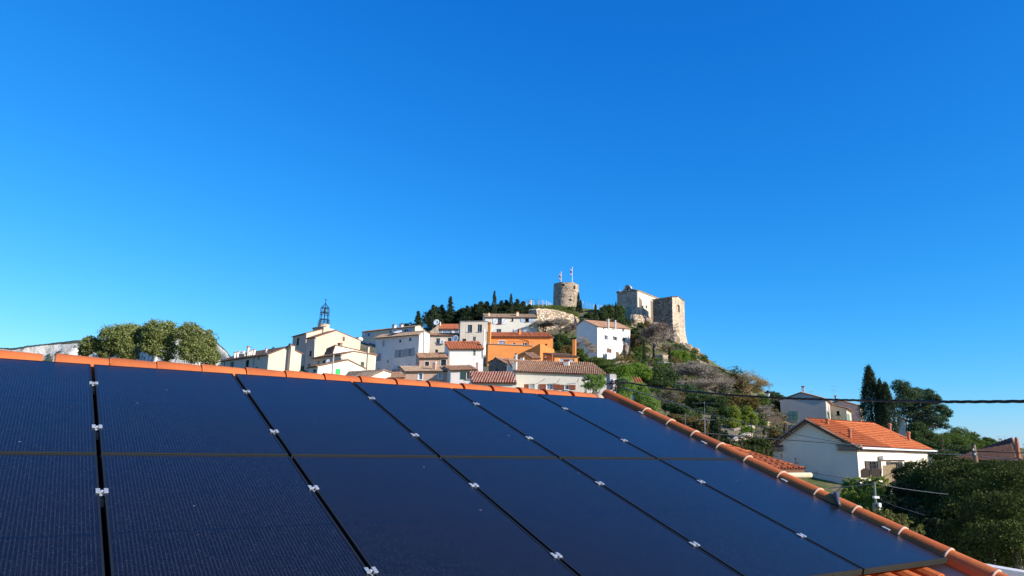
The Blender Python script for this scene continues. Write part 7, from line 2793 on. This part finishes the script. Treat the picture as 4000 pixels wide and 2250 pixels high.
# plank fence in front of the grey gable house
def plank_fence():
    A, Bq = at(6, 268, 720, 94), at(6, 482, 735, 97)
    root = empty('plank_fence', A - UP * 4, 'dark wooden plank fence with one pale gate panel left of the grey gable house', 'fence')
    d_ = (Bq - A); L = np.linalg.norm(d_); d_ = unit(d_ * np.array([1, 1, 0])); nn = np.cross(d_, UP)
    n = 26
    for i in range(n):
        b = MB()
        u = (i + .5) * L / n
        b.box(A + d_ * u - UP * (2.2 + .05 * math.sin(i * 5)), d_, nn, UP, L / n * .46, .025 + .004 * (i % 3), 2.2)
        b.build('plank', m_wood, root)
    b = MB()
    for z in (.4, 2.4): b.box(A + d_ * L / 2 - UP * z - nn * .05, d_, nn, UP, L / 2, .03, .06)
    b.build('rail', m_wood, root)
    b = MB()
    c0, c1 = at(6, 312, 792, 93), at(6, 384, 800, 93)
    w = np.linalg.norm(c1 - c0)
    for i in range(6):
        b = MB(); b.box(c0 + d_ * (i + .5) * w / 6 - UP * 1.3, d_, nn, UP, w / 12 * .95, .02, 1.3)
        b.build('pale_plank', plain('pale_wood', (.34, .27, .18), .8, .2), root)


plank_fence()
strip_wall('stone_steps_wall', 'pale stone wall of the steps climbing left of the white house', [(5, 1820, 1200, 60), (5, 1930, 1150, 61), (5, 2060, 1095, 63), (6, 120, 975, 66)], (3, 3), s_pale, .6, .08, 4, .15)
strip_wall('stone_steps_wall', 'dry stone terrace wall under the yellow green bushes', [(5, 1830, 1050, 74), (5, 1960, 1015, 75), (5, 2080, 1010, 76), (6, 160, 880, 78)], (3, 3), s_pale, .6, .08, 4, .15)
# handrail by the steps
root = empty('handrail', at(6, 300, 960, 70), 'pale metal handrail descending beside the plank fence', 'railing')
b = MB()
hr = [at(6, 310, 860, 80), at(6, 400, 905, 76), at(6, 460, 945, 72)]
b.tube(hr, .035, 6); b.build('rail', m_white, root)
for p in hr:
    b = MB(); b.tube([p, p - UP * 1.2], .03, 6); b.build('post', m_white, root)
# bent dark lamp-like pole
root = empty('arched_pole', at(6, 120, 1000, 62), 'thin dark pole with a hooped top beside the stone steps', 'pole')
b = MB(); b.tube(wire_pts([at(6, 120, 1010, 62), at(6, 114, 850, 62), at(6, 116, 790, 62), at(6, 140, 768, 62), at(6, 168, 785, 62), at(6, 172, 830, 62)], 6), .035, 6); b.build('tube', m_iron, root)


def mesh_fence(label, top, h, posts, group=None, mat=None):
    P = [at(*q) for q in top]
    root = empty('wire_fence', P[0] - UP * h, label, 'fence', group)
    acc = [0]
    for i in range(1, len(P)): acc.append(acc[-1] + np.linalg.norm(P[i] - P[i - 1]))

    def on(s):
        for i in range(1, len(P)):
            if s <= acc[i] + 1e-6:
                t = (s - acc[i - 1]) / (acc[i] - acc[i - 1])
                return P[i - 1] + (P[i] - P[i - 1]) * t
        return P[-1]
    for i in range(posts):
        q = on(acc[-1] * i / (posts - 1))
        b = MB(); b.tube([q - UP * (h + .3), q + UP * .05], .05, 6); b.build('post', mat or m_white, root)
    b = MB()
    n = int(acc[-1] / .22)
    for i in range(n):
        q = on(acc[-1] * i / n); b.tube([q - UP * h, q], .008, 3, cap=False)
    for k in range(9):
        z = h * k / 8
        b.tube([on(acc[-1] * i / 24) - UP * z for i in range(25)], .02 if k in (0, 8) else .008, 3, cap=False)
    o = b.build('wire_mesh', mat or m_white, root); o['kind'] = 'stuff'


mesh_fence('white wire fence descending from the round tower towards the chapel', [(4, 775, 560, 208), (4, 870, 580, 207), (4, 945, 600, 206), (4, 1040, 618, 206), (4, 1130, 636, 207)], 3.4, 8)
mesh_fence('curved white railing of the lookout platform left of the round tower', [(4, 20, 590, 203), (4, 110, 566, 201), (4, 220, 556, 200), (4, 320, 566, 202), (4, 380, 600, 206)], 3.0, 9)
mesh_fence('taller curved white railing behind the lookout platform', [(4, -20, 560, 212), (4, 60, 542, 214), (4, 160, 540, 215), (4, 260, 556, 214)], 3.0, 7)
mesh_fence('pale wire fence with posts across the slope below the apse', [(4, 1960, 1110, 166), (4, 2060, 1170, 164), (4, 2160, 1215, 163), (4, 2280, 1260, 164)], 4.2, 7, None, m_zinc)
b = MB(); b.lathe(at(4, 82, 600, 209) - UP * 4, [(.34, 0), (.34, 4.4), (.5, 4.5), (.5, 4.75), (.1, 5.0)], 12)
tag(b.build('stone_kiosk', p_chapel), 'small round pale kiosk behind the lookout railing left of the tower', 'kiosk')


def pergola():
    root = empty('pergola', at(5, 930, 320, 143), 'small pergola with a white beam between two pencil cypresses', 'pergola')
    A, Bq = at(5, 858, 224, 143), at(5, 1010, 236, 143)
    d_ = unit((Bq - A) * np.array([1, 1, 0])); nn = np.cross(d_, UP)
    L = np.linalg.norm(Bq - A)
    b = MB(); b.box((A + Bq) / 2, d_, nn, UP, L / 2, .08, .10); b.build('beam', m_white, root)
    b = MB(); b.box((A + Bq) / 2 - nn * 2.5, d_, nn, UP, L / 2, .08, .10); b.build('beam', m_white, root)
    for i in range(9):
        b = MB(); b.box(A + d_ * L * (i + .5) / 9 - nn * 1.2 + UP * .18, d_, nn, UP, .06, 1.6, .07); b.build('rafter', m_white, root)
    for u in (.05, .48, .95):
        b = MB(); b.tube([A + d_ * L * u - UP * 5, A + d_ * L * u], .07, 6); b.build('post', m_zinc, root)


pergola()
root = empty('trellis', at(5, 780, 290, 145), 'white diagonal trellis panel left of the pergola', 'trellis')
b = MB()
a0, a1, b0 = at(5, 758, 208, 145), at(5, 806, 212, 145), at(5, 760, 285, 145)
b.box((a0 + a1) / 2 - UP * (a0[2] - b0[2]) / 2, unit(a1 - a0), norm_of(180), UP, np.linalg.norm(a1 - a0) / 2, .04, (a0[2] - b0[2]) / 2)
b.build('panel', p_chapel, root)
b = MB()
for i in range(5):
    for s in (-1, 1):
        c = (a0 + a1) / 2 - UP * ((a0[2] - b0[2]) * (i + .5) / 5)
        v = unit((a1 - a0) + s * UP * 1.2)
        b.tube([c - v * 1.1 + norm_of(180) * .06, c + v * 1.1 + norm_of(180) * .06], .05, 4)
b.build('lattice', m_brownwood, root)['kind'] = 'stuff'

# antennas in front of the slope
aerial(5, 1455, 700, 1130, 46, 'television antenna on a tall mast standing in front of the olive dark tree', 1.4, 1, 210)
b = MB(); p = at(5, 1460, 930, 40); b.tube([p - right_of(180) * .55, p + right_of(180) * .55], .015, 4); b.tube([p, at(5, 1468, 1150, 40)], .012, 5)
tag(b.build('antenna_crossbar', m_zinc), 'lower crossbar of the tall antenna mast in front of the slope', 'antenna')
aerial(5, 1212, 855, 960, 38, 'short white antenna with two crossbars above the rusty hedge', .7, 2, 190)
root = empty('twin_posts', at(6, 540, 990, 64), 'pair of dark posts with wires left of the white house gable', 'utility pole')
for x in (534, 550):
    b = MB(); b.tube([at(6, x, 1010, 64), at(6, x - 2, 812, 64)], .10, 8); b.build('post', m_wood, root)
